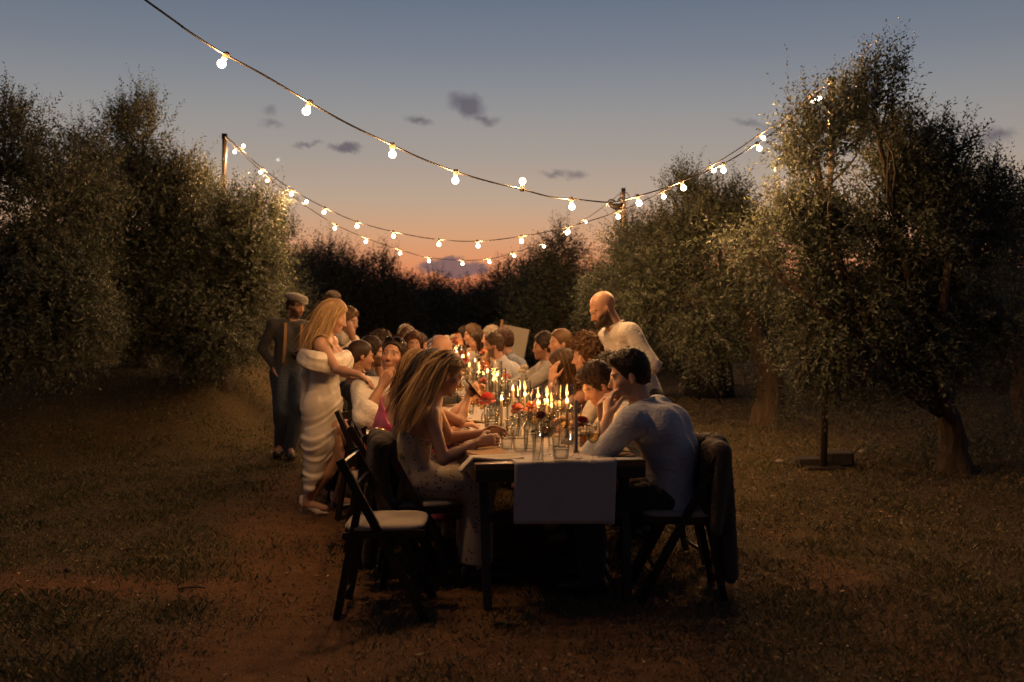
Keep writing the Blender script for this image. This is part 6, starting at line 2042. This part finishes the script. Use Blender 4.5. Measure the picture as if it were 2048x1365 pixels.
def jacket(p_top, yaw, drop, wid, colr, label, m='cloth', edge=None, lean=0.0):
    """jacket hung over a chair back: two rounded shoulders, hanging body and sleeves"""
    c = np.asarray(p_top, float); f = np.array([math.cos(math.radians(yaw)), math.sin(math.radians(yaw)), 0]); r = np.cross(f, Z3)
    s = SDF()
    for q in (-1, 1):
        sh = c + r * q * wid * 0.42
        s.cone(c + r * q * 0.05 + Z3 * 0.005, sh - Z3 * 0.02, 0.038, 0.045, 0.03)
        s.cone(sh - Z3 * 0.02 - f * 0.03, sh - Z3 * drop * 0.98 - f * (0.075 + lean) - r * q * 0.02, 0.045, 0.040, 0.04)
        s.cone(c + r * q * wid * 0.15 - f * 0.035, c + r * q * wid * 0.16 - Z3 * drop - f * (0.085 + lean), 0.04, 0.034, 0.05)
        s.cone(sh - Z3 * 0.03 - f * 0.02 + r * q * 0.02, sh - Z3 * drop * 0.62 + r * q * 0.055 + f * 0.01, 0.048, 0.038, 0.02)   # sleeve
        s.cone(c + r * q * wid * 0.3 + f * 0.04 - Z3 * 0.01, c + r * q * wid * 0.3 + f * 0.07 - Z3 * drop * 0.45, 0.035, 0.02, 0.04)
    V, Q = s.mesh(0.010)
    V = folds(V, Q, 0.013, 7.0, (1, 1, 0.22), 4.0)
    org = np.array([c[0], c[1], 0.0])
    o = link(bpy.data.objects.new('jacket', fast_mesh('jacket', V - org, Q, [MATS[m]], smooth=True, col=np.tile(np.array(colr), (len(V), 1)) * (1 + .1 * vnoise(V * 30)[:, None]))))
    o.location = org
    tag(o, label, 'jacket', 'jackets hung over chairs')
    col = MB(); col.tube(np.array([c + r * 0.06 * math.cos(a) - f * 0.03 * math.sin(a) + Z3 * (0.032 + 0.012 * math.sin(a)) for a in np.linspace(-0.6, math.pi + 0.6, 12)]) - org, 0.013, 7); col.build('collar', MATS[edge or 'black_cloth'], o)
    return o
mat('jacket_brown', (0.05, 0.035, 0.024), rough=0.9)
cR = np.array([0.88, 5.50, 0]) - np.array([math.cos(math.radians(FR - 10)), math.sin(math.radians(FR - 10)), 0]) * 0.215
jacket(cR + Z3 * 0.815, FR - 10, 0.70, 0.40, (0.055, 0.04, 0.028), 'brown jacket hung on the nearest chair on the right', edge='jacket_brown')
cL = np.array([L1['pel'][0] + 0.06, L1['pel'][1] - 0.06, 0]) - np.array([math.cos(math.radians(FL)), math.sin(math.radians(FL)), 0]) * 0.215
jacket(cL + Z3 * 0.82, FL, 0.68, 0.40, (0.022, 0.014, 0.010), 'dark jacket with a gold-trimmed collar on the blonde woman\'s chair', edge='gold')
c5 = np.array([L5['pel'][0] + 0.06, L5['pel'][1], 0]) - np.array([math.cos(math.radians(20)), math.sin(math.radians(20)), 0]) * 0.215
jacket(c5 + Z3 * 0.815, 20, 0.66, 0.36, (0.012, 0.011, 0.012), 'black jacket over the chair between the bride and the man in white')
# ================================================================== ON THE TABLE
ZT = TAB_Z + 0.0065
def tpt(x, y, z=ZT):
    return gnd(x, y, z)

def inst(me_parts, name, loc, label, cat, group, scale=1.0, rz=0.0):
    """thing from [(part name, mesh, sub-parts)]"""
    root = empty(name, tuple(loc), rz, label=label, cat=cat, group=group)
    root.scale = (scale, scale, scale)
    for pn, me in me_parts:
        link(bpy.data.objects.new(pn, me), root)
    return root

# ---- meshes
def ribbed(r0, r1, h, n=24, amp=0.035, seg=48, th=0.0028, foot=0.012):
    m = MB()
    rib = lambda a, i: 1 + amp * math.cos(n * a)
    m.lathe([(r0 * 0.6, 0.0), (r0 * 0.96, 0.001), (r0, 0.006), (r0 + (r1 - r0) * .3, h * .3), (r0 + (r1 - r0) * .62, h * .62)], seg, rib)
    m2 = [(r0 + (r1 - r0) * .62, h * .62), (r0 + (r1 - r0) * .66, h * .66), (r1, h), (r1 - th * .5, h + 0.0012), (r1 - th, h), (r0 - th + (r1 - r0) * .4, h * .4), (r0 - th, foot), (0.0, foot)]
    m.lathe(m2, seg)
    return m.mesh('glass', MATS['glass'])
TUMBLER = ribbed(0.036, 0.046, 0.115)
TUMBLER_T = ribbed(0.030, 0.038, 0.145)
BEERG = ribbed(0.030, 0.038, 0.125, amp=0.012)
m = MB(); m.lathe([(0.0, 0.013), (0.026, 0.0135), (0.0285, 0.05), (0.031, 0.080), (0.0, 0.0805)], 20); BEER = m.mesh('beer', MATS['beer'])
m = MB(); m.lathe([(0.0, 0.0812), (0.031, 0.0812), (0.033, 0.098), (0.024, 0.104), (0.0, 0.105)], 20); FOAM = m.mesh('foam', MATS['foam'])
m = MB(); m.lathe([(0.0, 0.0125), (0.031, 0.013), (0.036, 0.055), (0.0, 0.0555)], 20); WATER = m.mesh('drink', MATS['glass_clear'])
m = MB(); m.lathe([(0.0, 0.0), (0.034, 0.0), (0.035, 0.002), (0.012, 0.006), (0.0045, 0.014), (0.0038, 0.05), (0.0042, 0.085), (0.014, 0.095), (0.030, 0.115), (0.039, 0.145), (0.037, 0.185), (0.033, 0.205), (0.0318, 0.205), (0.0358, 0.183), (0.0376, 0.145), (0.0288, 0.117), (0.012, 0.098), (0.0, 0.094)], 28)
WINEG = m.mesh('glass', MATS['glass'])
m = MB(); m.lathe([(0.0, 0.0955), (0.012, 0.099), (0.0285, 0.118), (0.0365, 0.142), (0.0, 0.1425)], 20); WINE = m.mesh('wine', MATS['wine'])
def cylinder_glass(r, h):
    m = MB(); m.lathe([(r, 0.0), (r, h * .5), (r, h), (r - 0.0015, h + 0.001), (r - 0.003, h), (r - 0.003, h * .5), (r - 0.003, 0.004)], 30, close=True)
    return m.mesh('tube', MATS['glass'])
CYL = {k: cylinder_glass(0.042, k) for k in (0.25, 0.30, 0.36)}
m = MB(); m.lathe([(0.0, 0.0), (0.034, 0.0), (0.036, 0.004), (0.034, 0.010), (0.020, 0.016), (0.015, 0.026), (0.017, 0.040), (0.0165, 0.046), (0.0125, 0.046), (0.012, 0.030), (0.0, 0.030)], 24)
HOLDER = m.mesh('holder', MATS['glass'])
def taper(h, mt):
    m = MB(); m.lathe([(0.0, 0.0305), (0.0095, 0.031), (0.0098, 0.06), (0.0088, h * .7), (0.0078, h - 0.006), (0.0065, h - 0.001), (0.0, h - 0.002)], 14)
    return m.mesh('candle', MATS[mt])
TAPER = {(k, q): taper(k, q) for k in (0.16, 0.20, 0.24, 0.31) for q in ('wax_white', 'wax_grey')}
m = MB(); m.tube(np.array([[0, 0, -0.004], [0.0005, 0, 0.004], [0.002, 0, 0.009]]), 0.0011, 5); WICK = m.mesh('wick', MATS['wick'])
m = MB(); m.lathe([(0.0, 0.001), (0.0035, 0.003), (0.0056, 0.008), (0.0058, 0.012), (0.0042, 0.019), (0.0018, 0.026), (0.0, 0.031)], 10); FLAME = m.mesh('flame', MATS['flame'])
# twisted bud vase
V = []; F = []; n = 40; rows = 22
for i in range(rows):
    z = 0.124 * i / (rows - 1)
    for j in range(n):
        a = j / n * 2 * math.pi
        q = 0.030 * (1 + 0.055 * math.cos(10 * (a + z * 16))) * (1.0 - 0.10 * math.sin(z / 0.124 * math.pi))
        V.append((q * math.cos(a), q * math.sin(a), z))
for i in range(rows - 1):
    for j in range(n):
        a = i * n + j; b = i * n + (j + 1) % n; F.append((a, b, b + n, a + n))
F.append(tuple(range(n))[::-1])
m = MB(); m.add(V, F, True); m.lathe([(0.030, 0.124), (0.0275, 0.1245), (0.024, 0.06), (0.024, 0.012), (0.0, 0.010)], 24); VASE_T = m.mesh('vase', MATS['glass'])
m = MB(); m.lathe([(0.0, 0.0), (0.028, 0.0), (0.034, 0.01), (0.036, 0.035), (0.028, 0.062), (0.015, 0.08), (0.013, 0.105), (0.017, 0.12), (0.0158, 0.12), (0.0115, 0.104), (0.0135, 0.079), (0.026, 0.061), (0.0335, 0.034), (0.03, 0.008), (0.0, 0.006)], 26, lambda a, i: 1 + 0.012 * math.cos(12 * a)); VASE_B = m.mesh('vase', MATS['glass'])

def blossom(seed, col, rad=0.036, rings=5, ruffle=0.25, cup=1.25):
    r = np.random.default_rng(seed)
    V = []; F = []; C = []
    for k in range(rings):
        q = k / (rings - 1)
        npet = 5 + 2 * k
        L = rad * (0.45 + 0.6 * q); W = L * (1.15 - 0.2 * q)
        for p in range(npet):
            a = p / npet * 2 * math.pi + k * 0.7 + r.normal() * 0.15
            tilt = (1.45 - 1.15 * q ** 1.5 * cup) + r.normal() * 0.14
            ca, sa = math.cos(a), math.sin(a)
            b0 = len(V)
            nu, nv = 4, 5
            for i in range(nu):
                u = i / (nu - 1)
                for j in range(nv):
                    v = j / (nv - 1) - 0.5
                    rr = L * u * math.cos(tilt * (0.7 + 0.3 * u)) + rad * 0.06
                    zz = L * u * math.sin(tilt * (0.75 + 0.25 * u)) - rad * 0.45 * q ** 2
                    wv = W * v * (0.35 + 0.9 * math.sin(u * 2.0))
                    zz += ruffle * L * u * u * 0.35 * math.sin(v * 16 + p * 2 + k) + r.normal() * 0.0006
                    rr -= abs(v) ** 2 * L * 0.5 * u
                    V.append((ca * rr - sa * wv, sa * rr + ca * wv, zz))
                    sh = 0.75 + 0.35 * u + 0.1 * r.random()
                    C.append(np.array(col) * sh)
            for i in range(nu - 1):
                for j in range(nv - 1):
                    x = b0 + i * nv + j; F.append((x, x + 1, x + nv + 1, x + nv))
    return fast_mesh('blossom', np.array(V), np.array(F), [MATS['petal']], smooth=True, col=np.clip(np.array(C), 0, 1))
BL = {'red': blossom(1, (0.62, 0.05, 0.06), 0.042, 8, .35, 1.35), 'pink': blossom(2, (0.72, 0.22, 0.17), 0.036), 'orange': blossom(3, (0.70, 0.20, 0.05), 0.034, 5, .35), 'dark': blossom(4, (0.22, 0.012, 0.02), 0.038, 6, .3),
      'rust': blossom(5, (0.35, 0.12, 0.03), 0.032, 5, .3, 0.5), 'white': blossom(6, (0.75, 0.70, 0.6), 0.030, 4, .3), 'lilac': blossom(7, (0.30, 0.29, 0.42), 0.034, 4, .4)}
mat('stem', (0.04, 0.06, 0.022), rough=0.6)
_sn = [0]
def flower(base, top, kind, label, scale=1.0, leaves=3, group='flowers in the bud vases'):
    """single stem from inside a vase (base) to the blossom (top)"""
    base = np.asarray(base, float); top = np.asarray(top, float)
    root = empty('flower', tuple(base), label=label, cat='flower', group=group)
    d = top - base; _sn[0] += 1
    r = random.Random(_sn[0])
    P = np.array([d * t + np.array([0.012 * math.sin(t * 3.1), 0, 0]) * (1 if _sn[0] % 2 else -1) for t in np.linspace(0, 1, 6)])
    m = MB(); m.tube(P, 0.0019, 5); m.build('stem', MATS['stem'], root)
    for k in range(leaves):
        t = 0.5 + 0.42 * r.random(); b = d * t; a = r.random() * 6.28; l = 0.035 + 0.035 * r.random()
        dd = np.array([math.cos(a), math.sin(a), 0.3]); s_ = np.array([-math.sin(a), math.cos(a), 0])
        q = MB(); q.add([b, b + dd * l * .35 + s_ * l * .15, b + dd * l * .7 + s_ * l * .12 + [0, 0, .004], b + dd * l - [0, 0, .01], b + dd * l * .7 - s_ * l * .12 + [0, 0, .004], b + dd * l * .35 - s_ * l * .15], [(0, 1, 2, 3, 4, 5)])
        q.build('leaf', MATS['stem'], root)
    o = bpy.data.objects.new('blossom', BL[kind]); link(o, root); o.location = d; o.scale = (scale,) * 3
    o.rotation_euler = (0.5 * (r.random() - .2), 0.8 * (r.random() - .5), r.random() * 6)
    return root

def vase(p, kind, label, scale=1.0):
    return inst([('vase', VASE_T if kind == 'T' else VASE_B)], 'bud_vase', p, label, 'vase', 'bud vases on the table', scale, random.random() * 6)

def candle(p, h, label, wax='wax_white', lit=True, group='taper candles on the table'):
    root = empty('candlestick', tuple(p), random.random() * 6, label=label, cat='candle', group=group)
    link(bpy.data.objects.new('holder', HOLDER), root)
    c = link(bpy.data.objects.new('candle', TAPER[(h, wax)]), root)
    wk = link(bpy.data.objects.new('wick', WICK), c); wk.location = (0, 0, h)
    if lit:
        fl = link(bpy.data.objects.new('flame', FLAME), c); fl.location = (0, 0, h + 0.003)
        lamp('candle_light', c, (0, 0, h + 0.018))
    return root

# ---- near things, one by one
vase(tpt(1076, 925), 'T', 'twisted clear bud vase at the front of the table')
b = tpt(1076, 925)
flower(b + [0, 0, 0.012], px(1082, 832, b[1]), 'rust', 'dark backlit carnation with blue-green leaves in the twisted front vase', 1.0, 6)
inst([('glass', TUMBLER), ('drink', WATER)], 'tumbler', tpt(1122, 922), 'ribbed tumbler at the front edge beside the twisted vase', 'tumbler', 'tumblers on the table', 1.02)
inst([('glass', TUMBLER)], 'tumbler', tpt(1041, 903), 'ribbed tumbler right of the blonde woman\'s hands', 'tumbler', 'tumblers on the table')
inst([('glass', TUMBLER_T), ('drink', WATER)], 'tumbler', tpt(985, 868), 'tall ribbed tumbler below the red flower', 'tumbler', 'tumblers on the table', 1.05)
inst([('glass', TUMBLER)], 'tumbler', tpt(1014, 898), 'low glass at the blonde woman\'s fingertips', 'tumbler', 'tumblers on the table', 0.78)
inst([('glass', WINEG), ('wine', WINE)], 'wine_glass', tpt(1186, 924), 'wine glass at the elbow of the nearest man on the right', 'wine glass', 'wine glasses on the table', 1.0)
inst([('glass', WINEG), ('wine', WINE)], 'wine_glass', tpt(1097, 912), 'wine glass just behind the ribbed front tumbler', 'wine glass', 'wine glasses on the table', 1.05)
inst([('glass', WINEG)], 'wine_glass', tpt(1052, 892), 'empty wine glass behind the twisted vase', 'wine glass', 'wine glasses on the table', 0.95)
inst([('glass', BEERG), ('beer', BEER), ('foam', FOAM)], 'beer_glass', tpt(1170, 893), 'beer glass before the man bending low', 'beer glass', 'beer glasses on the table', 0.85)
inst([('glass', BEERG), ('beer', BEER), ('foam', FOAM)], 'beer_glass', tpt(1184, 882), 'beer glass behind the front wine glass', 'beer glass', 'beer glasses on the table', 0.85)
inst([('glass', BEERG), ('beer', BEER), ('foam', FOAM)], 'beer_glass', tpt(948, 813), 'beer glass with pale foam on the left, left of the red flower', 'beer glass', 'beer glasses on the table')
for (x, y, kd, lab) in [(1068, 884, 'W', 'wine glass between the pink flower and the front tumbler'), (1128, 890, 'W', 'wine glass left of the tallest glass tube'), (1026, 876, 'T', 'tumbler behind the low glass'), (1108, 896, 'S', 'tall tumbler behind the front tumbler'),
                        (1060, 902, 'S', 'tall tumbler just behind the twisted vase'), (1152, 872, 'W', 'wine glass before the man bending low'), (1012, 842, 'W', 'wine glass behind the pale near taper'), (990, 836, 'T', 'tumbler right of the red carnation'), (1086, 872, 'T', 'tumbler among the near flames'), (1135, 860, 'T', 'tumbler before the woman in dark red')]:
    if kd == 'W': inst([('glass', WINEG), ('wine', WINE)], 'wine_glass', tpt(x, y), lab, 'wine glass', 'wine glasses on the table')
    else: inst([('glass', TUMBLER if kd == 'T' else TUMBLER_T), ('drink', WATER)] if kd == 'T' else [('glass', TUMBLER_T)], 'tumbler', tpt(x, y), lab, 'tumbler', 'tumblers on the table')
candle(tpt(1152, 918), 0.31, 'tall grey unlit taper at the front of the table', 'wax_grey', lit=False)
candle(tpt(1003, 862), 0.20, 'lit pale taper beside the tall ribbed tumbler')
candle(tpt(1134, 888), 0.24, 'lit taper inside the tall glass tube at the front right')
inst([('tube', CYL[0.36])], 'glass_tube', tpt(1134, 888), 'tallest clear glass tube at the front right around a lit taper', 'glass tube', 'glass tubes around the candles', 0.95)
inst([('tube', CYL[0.25])], 'glass_tube', tpt(1003, 862), 'clear glass tube around the taper beside the tall tumbler', 'glass tube', 'glass tubes around the candles')

# ---- flowers: (base px on table, top px, kind, vase kind, scale, label)
for (bx, by, tx, ty, kd, vk, sc_, lab) in [
    (972, 846, 973, 795, 'red', 'B', 1.3, 'large red carnation left of the candles'),
    (1032, 872, 1034, 815, 'pink', 'B', 1.15, 'pink ruffled flower in the middle of the near candles'),
    (1060, 866, 1062, 812, 'orange', 'B', 1.2, 'orange flower right of the pink one'),
    (1160, 888, 1165, 842, 'dark', 'B', 1.2, 'dark red flower behind the front wine glass'),
    (1112, 862, 1116, 808, 'white', 'B', 1.25, 'pale papery flower before the woman in dark red'),
    (1046, 812, 1049, 735, 'white', 'B', 1.3, 'white flower before the grey-shirted man'),
    (1052, 806, 1044, 742, 'white', 'B', 1.1, 'lower white flower before the grey-shirted man'),
    (1010, 808, 1012, 752, 'pink', 'B', 1.0, 'small pink flower among the middle candles'),
    (967, 800, 966, 762, 'pink', 'B', 1.2, 'pink flower below the middle flames'),
    (975, 790, 972, 731, 'orange', 'B', 1.2, 'orange flower above the middle flames'),
    (936, 782, 930, 722, 'dark', 'B', 1.3, 'dark red flower near the bald leaning man'),
    (928, 775, 925, 735, 'orange', 'B', 1.2, 'orange flower at the left table edge near the bald man'),
    (950, 760, 955, 712, 'white', 'B', 1.2, 'white flower before the far bearded man'),
    (962, 757, 968, 704, 'orange', 'B', 1.3, 'orange flower at the hands of the far bearded man'),
    (972, 752, 976, 706, 'white', 'B', 1.2, 'white sprig right of the far bearded man\'s hands'),
    (930, 748, 938, 700, 'white', 'B', 1.2, 'white flower before the far woman with straight hair'),
    (915, 745, 922, 706, 'pink', 'B', 1.2, 'pink flower behind the bald leaning man'),
    (1085, 835, 1090, 790, 'lilac', 'B', 1.0, 'small bluish flower between the right glass tubes'),
    (992, 832, 988, 790, 'white', 'B', 0.9, 'small white flower right of the large red carnation')]:
    b = tpt(bx, by)
    vase(b, vk, 'clear bud vase under the ' + lab)
    flower(b + [0, 0, 0.012], px(tx, ty, b[1]), kd, lab, sc_, 4)

# ---- lit candles along the table
ORD = ['nearest', 'second', 'third', 'fourth', 'fifth', 'sixth', 'seventh', 'eighth', 'ninth', 'tenth', 'eleventh', 'twelfth', 'thirteenth', 'fourteenth', 'fifteenth', 'sixteenth', 'seventeenth', 'eighteenth', 'nineteenth', 'twentieth', 'twenty-first', 'twenty-second', 'last', 'farthest', 'hindmost', 'rearmost']
fl = [(1076, 803, .20), (1094, 800, .20), (1103, 809, .16), (1050, 786, .20), (1040, 772, .20), (1026, 774, .24), (987, 757, .20), (994, 748, .24), (958, 742, .20), (967, 746, .20), (975, 740, .24), 
      (939, 728, .24), (950, 720, .24), (926, 714, .20), (937, 708, .24), (921, 703, .20), (906, 691, .24)]
tubes = {0: .30, 1: .30, 2: .25, 3: .30, 5: .30, 6: .30, 7: .36, 8: .30, 9: .25, 10: .30, 11: .30, 13: .36, 15: .30, 16: .30}
for i, (x, y, h) in enumerate(fl):
    z = ZT + h + 0.02
    Y = FOC * (CAM_H - z) / (y - HORIZON)
    u, v = uv_of(px(x, y, Y))
    v = max(-0.33, min(0.33, v)); u = min(u, 8.1)
    p = UV(u, v, ZT)
    where = ['near', 'middle', 'far'][0 if Y < 7 else (1 if Y < 9.5 else 2)]
    order = sorted(range(len(fl)), key=lambda q: -fl[q][1]).index(i)
    word = ORD[order]
    candle(p, h, 'lit pale taper in the %s part of the table, %s flame from the front' % (where, word), group='taper candles, %s part of the table' % where)
    if i in tubes:
        inst([('tube', CYL[tubes[i]])], 'glass_tube', p, 'clear glass tube round the %s lit taper from the front of the table' % word, 'glass tube', 'glass tubes, %s part of the table' % where)
inst([('tube', CYL[0.30])], 'glass_tube', tpt(1106, 850), 'empty clear glass tube before the woman in dark red', 'glass tube', 'glass tubes around the candles')
inst([('tube', CYL[0.30])], 'glass_tube', tpt(1002, 812), 'empty clear glass tube left of the white flower', 'glass tube', 'glass tubes around the candles')

# ---- place settings
def disc_mat():
    m = MB(); prof = []
    n = 14
    for k in range(n + 1):
        r_ = 0.17 * k / n
        prof.append((r_, 0.004 + 0.0016 * (k % 2)))
    prof += [(0.172, 0.002), (0.17, 0.0), (0.0, 0.0)]
    m.lathe(prof, 36)
    return m.mesh('placemat', MATS['jute'])
MATM = disc_mat()
def card_mesh():
    m = MB(); m.box((0, 0, 0.0008), (0.10, 0.21, 0.0012)); return m.mesh('menu_card', MATS['paper'])
CARD = card_mesh()
def cutlery(kind):
    m = MB()
    if kind == 'knife':
        m.bar((0, -0.11, 0.003), (0, 0.0, 0.003), 0.010, 0.005, (0, 0, 1)); m.bar((0.001, 0.0, 0.003), (0.002, 0.10, 0.0025), 0.016, 0.0022, (0, 0, 1))
    else:
        m.bar((0, -0.11, 0.003), (0, 0.045, 0.004), 0.008, 0.004, (0, 0, 1)); m.box((0, 0.055, 0.004), (0.022, 0.02, 0.003))
        for q in (-0.009, -0.003, 0.003, 0.009): m.bar((q, 0.06, 0.004), (q, 0.10, 0.006), 0.003, 0.0025, (0, 0, 1))
    return m.mesh(kind, MATS['steel_dark'])
KNIFE, FORK = cutlery('knife'), cutlery('fork')
def napkin_mesh(seed, sx=0.30, sy=0.13):
    V = []; F = []; nx, ny = 22, 12
    for layer in range(2):
        for i in range(nx):
            for j in range(ny):
                x = (i / (nx - 1) - .5) * sx; y = (j / (ny - 1) - .5) * sy
                z = 0.004 + 0.012 * layer * (0.7 + 0.3 * math.sin(x * 14 + seed)) + 0.006 * float(vnoise(np.array([[x * 12 + seed, y * 16, layer * 3.0]]))[0])
                if i == 0 or i == nx - 1 or j == 0 or j == ny - 1: z = max(0.003, z - 0.006 * layer)
                V.append((x + 0.006 * math.sin(y * 40 + seed + layer), y + 0.004 * math.sin(x * 30 + layer), max(z, 0.003)))
        b = layer * nx * ny
        for i in range(nx - 1):
            for j in range(ny - 1):
                a = b + i * ny + j; F.append((a, a + ny, a + ny + 1, a + 1))
    m = MB(); m.add(V, F, True); return m.mesh('napkin', MATS['napkin'])
NAP = [napkin_mesh(1.0), napkin_mesh(4.0), napkin_mesh(7.0)]
def single(name, me, p, rz, label, cat, group):
    o = link(bpy.data.objects.new(name, me)); o.location = p; o.rotation_euler = (0, 0, rz)
    return tag(o, label, cat, group)
seats = [('L', u) for u in (0.42, 1.12, 1.80, 2.50, 3.2, 3.9, 4.6, 5.3)] + [('R', u) for u in (0.30, 1.0, 1.7, 2.4, 3.1, 3.8, 4.5, 5.2)]
for k, (sd, u) in enumerate(seats):
    q = -1 if sd == 'L' else 1
    side = 'left' if sd == 'L' else 'right'
    nth = ['first', 'second', 'third', 'fourth', 'fifth', 'sixth', 'seventh', 'eighth'][k % 8]
    z = TAB_Z + 0.001
    single('placemat', MATM, UV(u, q * 0.275, z if True else z), 0, 'round braided jute mat, %s from the front on the %s side' % (nth, side), 'placemat', 'jute mats at the places')
    single('menu_card', CARD, UV(u + 0.24 * (1 if sd == 'L' else -1) * 1.0, q * 0.335, z + 0.001), YAW + math.pi / 2, 'white menu card, %s from the front on the %s side' % (nth, side), 'card', 'menu cards at the places')
    single('fork', FORK, UV(u + 0.205, q * 0.315, z + 0.003), YAW + (-math.pi / 2 if sd == 'L' else math.pi / 2), 'dark fork beside the %s mat on the %s side' % (nth, side), 'fork', 'forks at the places')
    single('knife', KNIFE, UV(u - 0.205, q * 0.315, z + 0.003), YAW + (-math.pi / 2 if sd == 'L' else math.pi / 2), 'dark knife beside the %s mat on the %s side' % (nth, side), 'knife', 'knives at the places')
    if k not in (0,):
        single('napkin', NAP[k % 3], UV(u + 0.03, q * 0.29, z + 0.006), YAW + 0.2 * math.sin(k * 2.3) + math.pi / 2 * 0.0, 'folded linen napkin on the %s mat of the %s side' % (nth, side), 'napkin', 'napkins at the places')
# napkin draped over the near left corner
V = []; F = []; nx, ny = 26, 10
for i in range(nx):
    t = i / (nx - 1)
    for j in range(ny):
        w_ = j / (ny - 1)
        v = -0.52 + 0.34 * t; u = 0.07 + 0.13 * w_ + 0.04 * t
        z = TAB_Z + 0.014 + 0.010 * math.sin(t * 5 + 1) * (1 - w_) + 0.004 * math.sin(w_ * 9)
        if v < -0.455: z -= (-0.455 - v) * 1.0 + 0.004
        V.append(UV(u, v, z) - UV(0.1, -0.3, 0))
for i in range(nx - 1):
    for j in range(ny - 1):
        a = i * ny + j; F.append((a, a + ny, a + ny + 1, a + 1))
m = MB(); m.add(V, F, True); o = m.build('napkin', MATS['napkin'], loc=UV(0.1, -0.3, 0)); md = o.modifiers.new('t', 'SOLIDIFY'); md.thickness = 0.012; md.offset = -1
tag(o, 'grey-green linen napkin hanging over the near left corner of the table', 'napkin', 'napkins at the places')

# ---- more glasses along both sides
r_ = random.Random(77)
for k in range(26):
    u = 0.9 + 6.9 * (k + r_.random() * .6) / 26
    q = -1 if k % 2 else 1
    p = UV(u, q * (0.12 + 0.09 * r_.random()), ZT)
    where = 'near' if u < 2 else ('middle' if u < 4.5 else 'far')
    if k % 3 == 0:
        inst([('glass', WINEG), ('wine', WINE)], 'wine_glass', p, 'wine glass in the %s part of the table, %s of the rear glasses' % (where, ORD[k // 3]), 'wine glass', 'wine glasses, %s part' % where, 0.95)
    elif k % 3 == 1:
        inst([('glass', TUMBLER), ('drink', WATER)], 'tumbler', p, 'ribbed water tumbler in the %s part of the table, %s of the rear tumblers' % (where, ORD[k // 3]), 'tumbler', 'tumblers, %s part' % where)
    else:
        inst([('glass', TUMBLER_T)], 'tumbler', p, 'tall ribbed tumbler in the %s part of the table, %s of the rear row' % (where, ORD[k // 3]), 'tumbler', 'tall tumblers, %s part' % where)

# ---- flower mound at the far end
pm = px(900, 700, 13.6)
mound = empty('flower_arrangement', (pm[0], pm[1], TAB_Z), label='long mound of orange, white and lilac flowers at the far table end', cat='flowers')
mm = MB(); mm.lathe([(0.0, 0), (0.1, 0.0), (0.12, 0.06), (0.08, 0.1), (0.0, 0.1)], 16); mm.build('bowl', MATS['stone'], mound)
for k in range(34):
    x = 862 + 76 * r_.random(); y = 672 + 34 * r_.random()
    if x < 880: y -= 4
    kd = r_.choice(['lilac', 'lilac', 'orange', 'orange', 'pink', 'white'] if (x < 885 or x > 918) else ['orange', 'orange', 'pink', 'white'])
    p = px(x, y, 13.6 + 0.3 * r_.random())
    o = link(bpy.data.objects.new('blossom', BL[kd]), mound)
    o.location = p - np.array([pm[0], pm[1], TAB_Z]); o.scale = (1.8,) * 3; o.rotation_euler = (r_.random() - .2, r_.random() - .5, r_.random() * 6)
    mm = MB(); mm.tube(np.array([[0, 0, 0.06], (p - np.array([pm[0], pm[1], TAB_Z]))]), 0.003, 4); mm.build('stem', MATS['stem'], mound)

# ---- the bride's wine glass, held in her left hand
p = px(693, 770, 7.80)
inst([('glass', WINEG), ('wine', WINE)], 'wine_glass', tuple(p + [0, 0, 0.0]), 'wine glass held by the bride at her waist', 'wine glass', 'wine glasses in hands', 1.05)
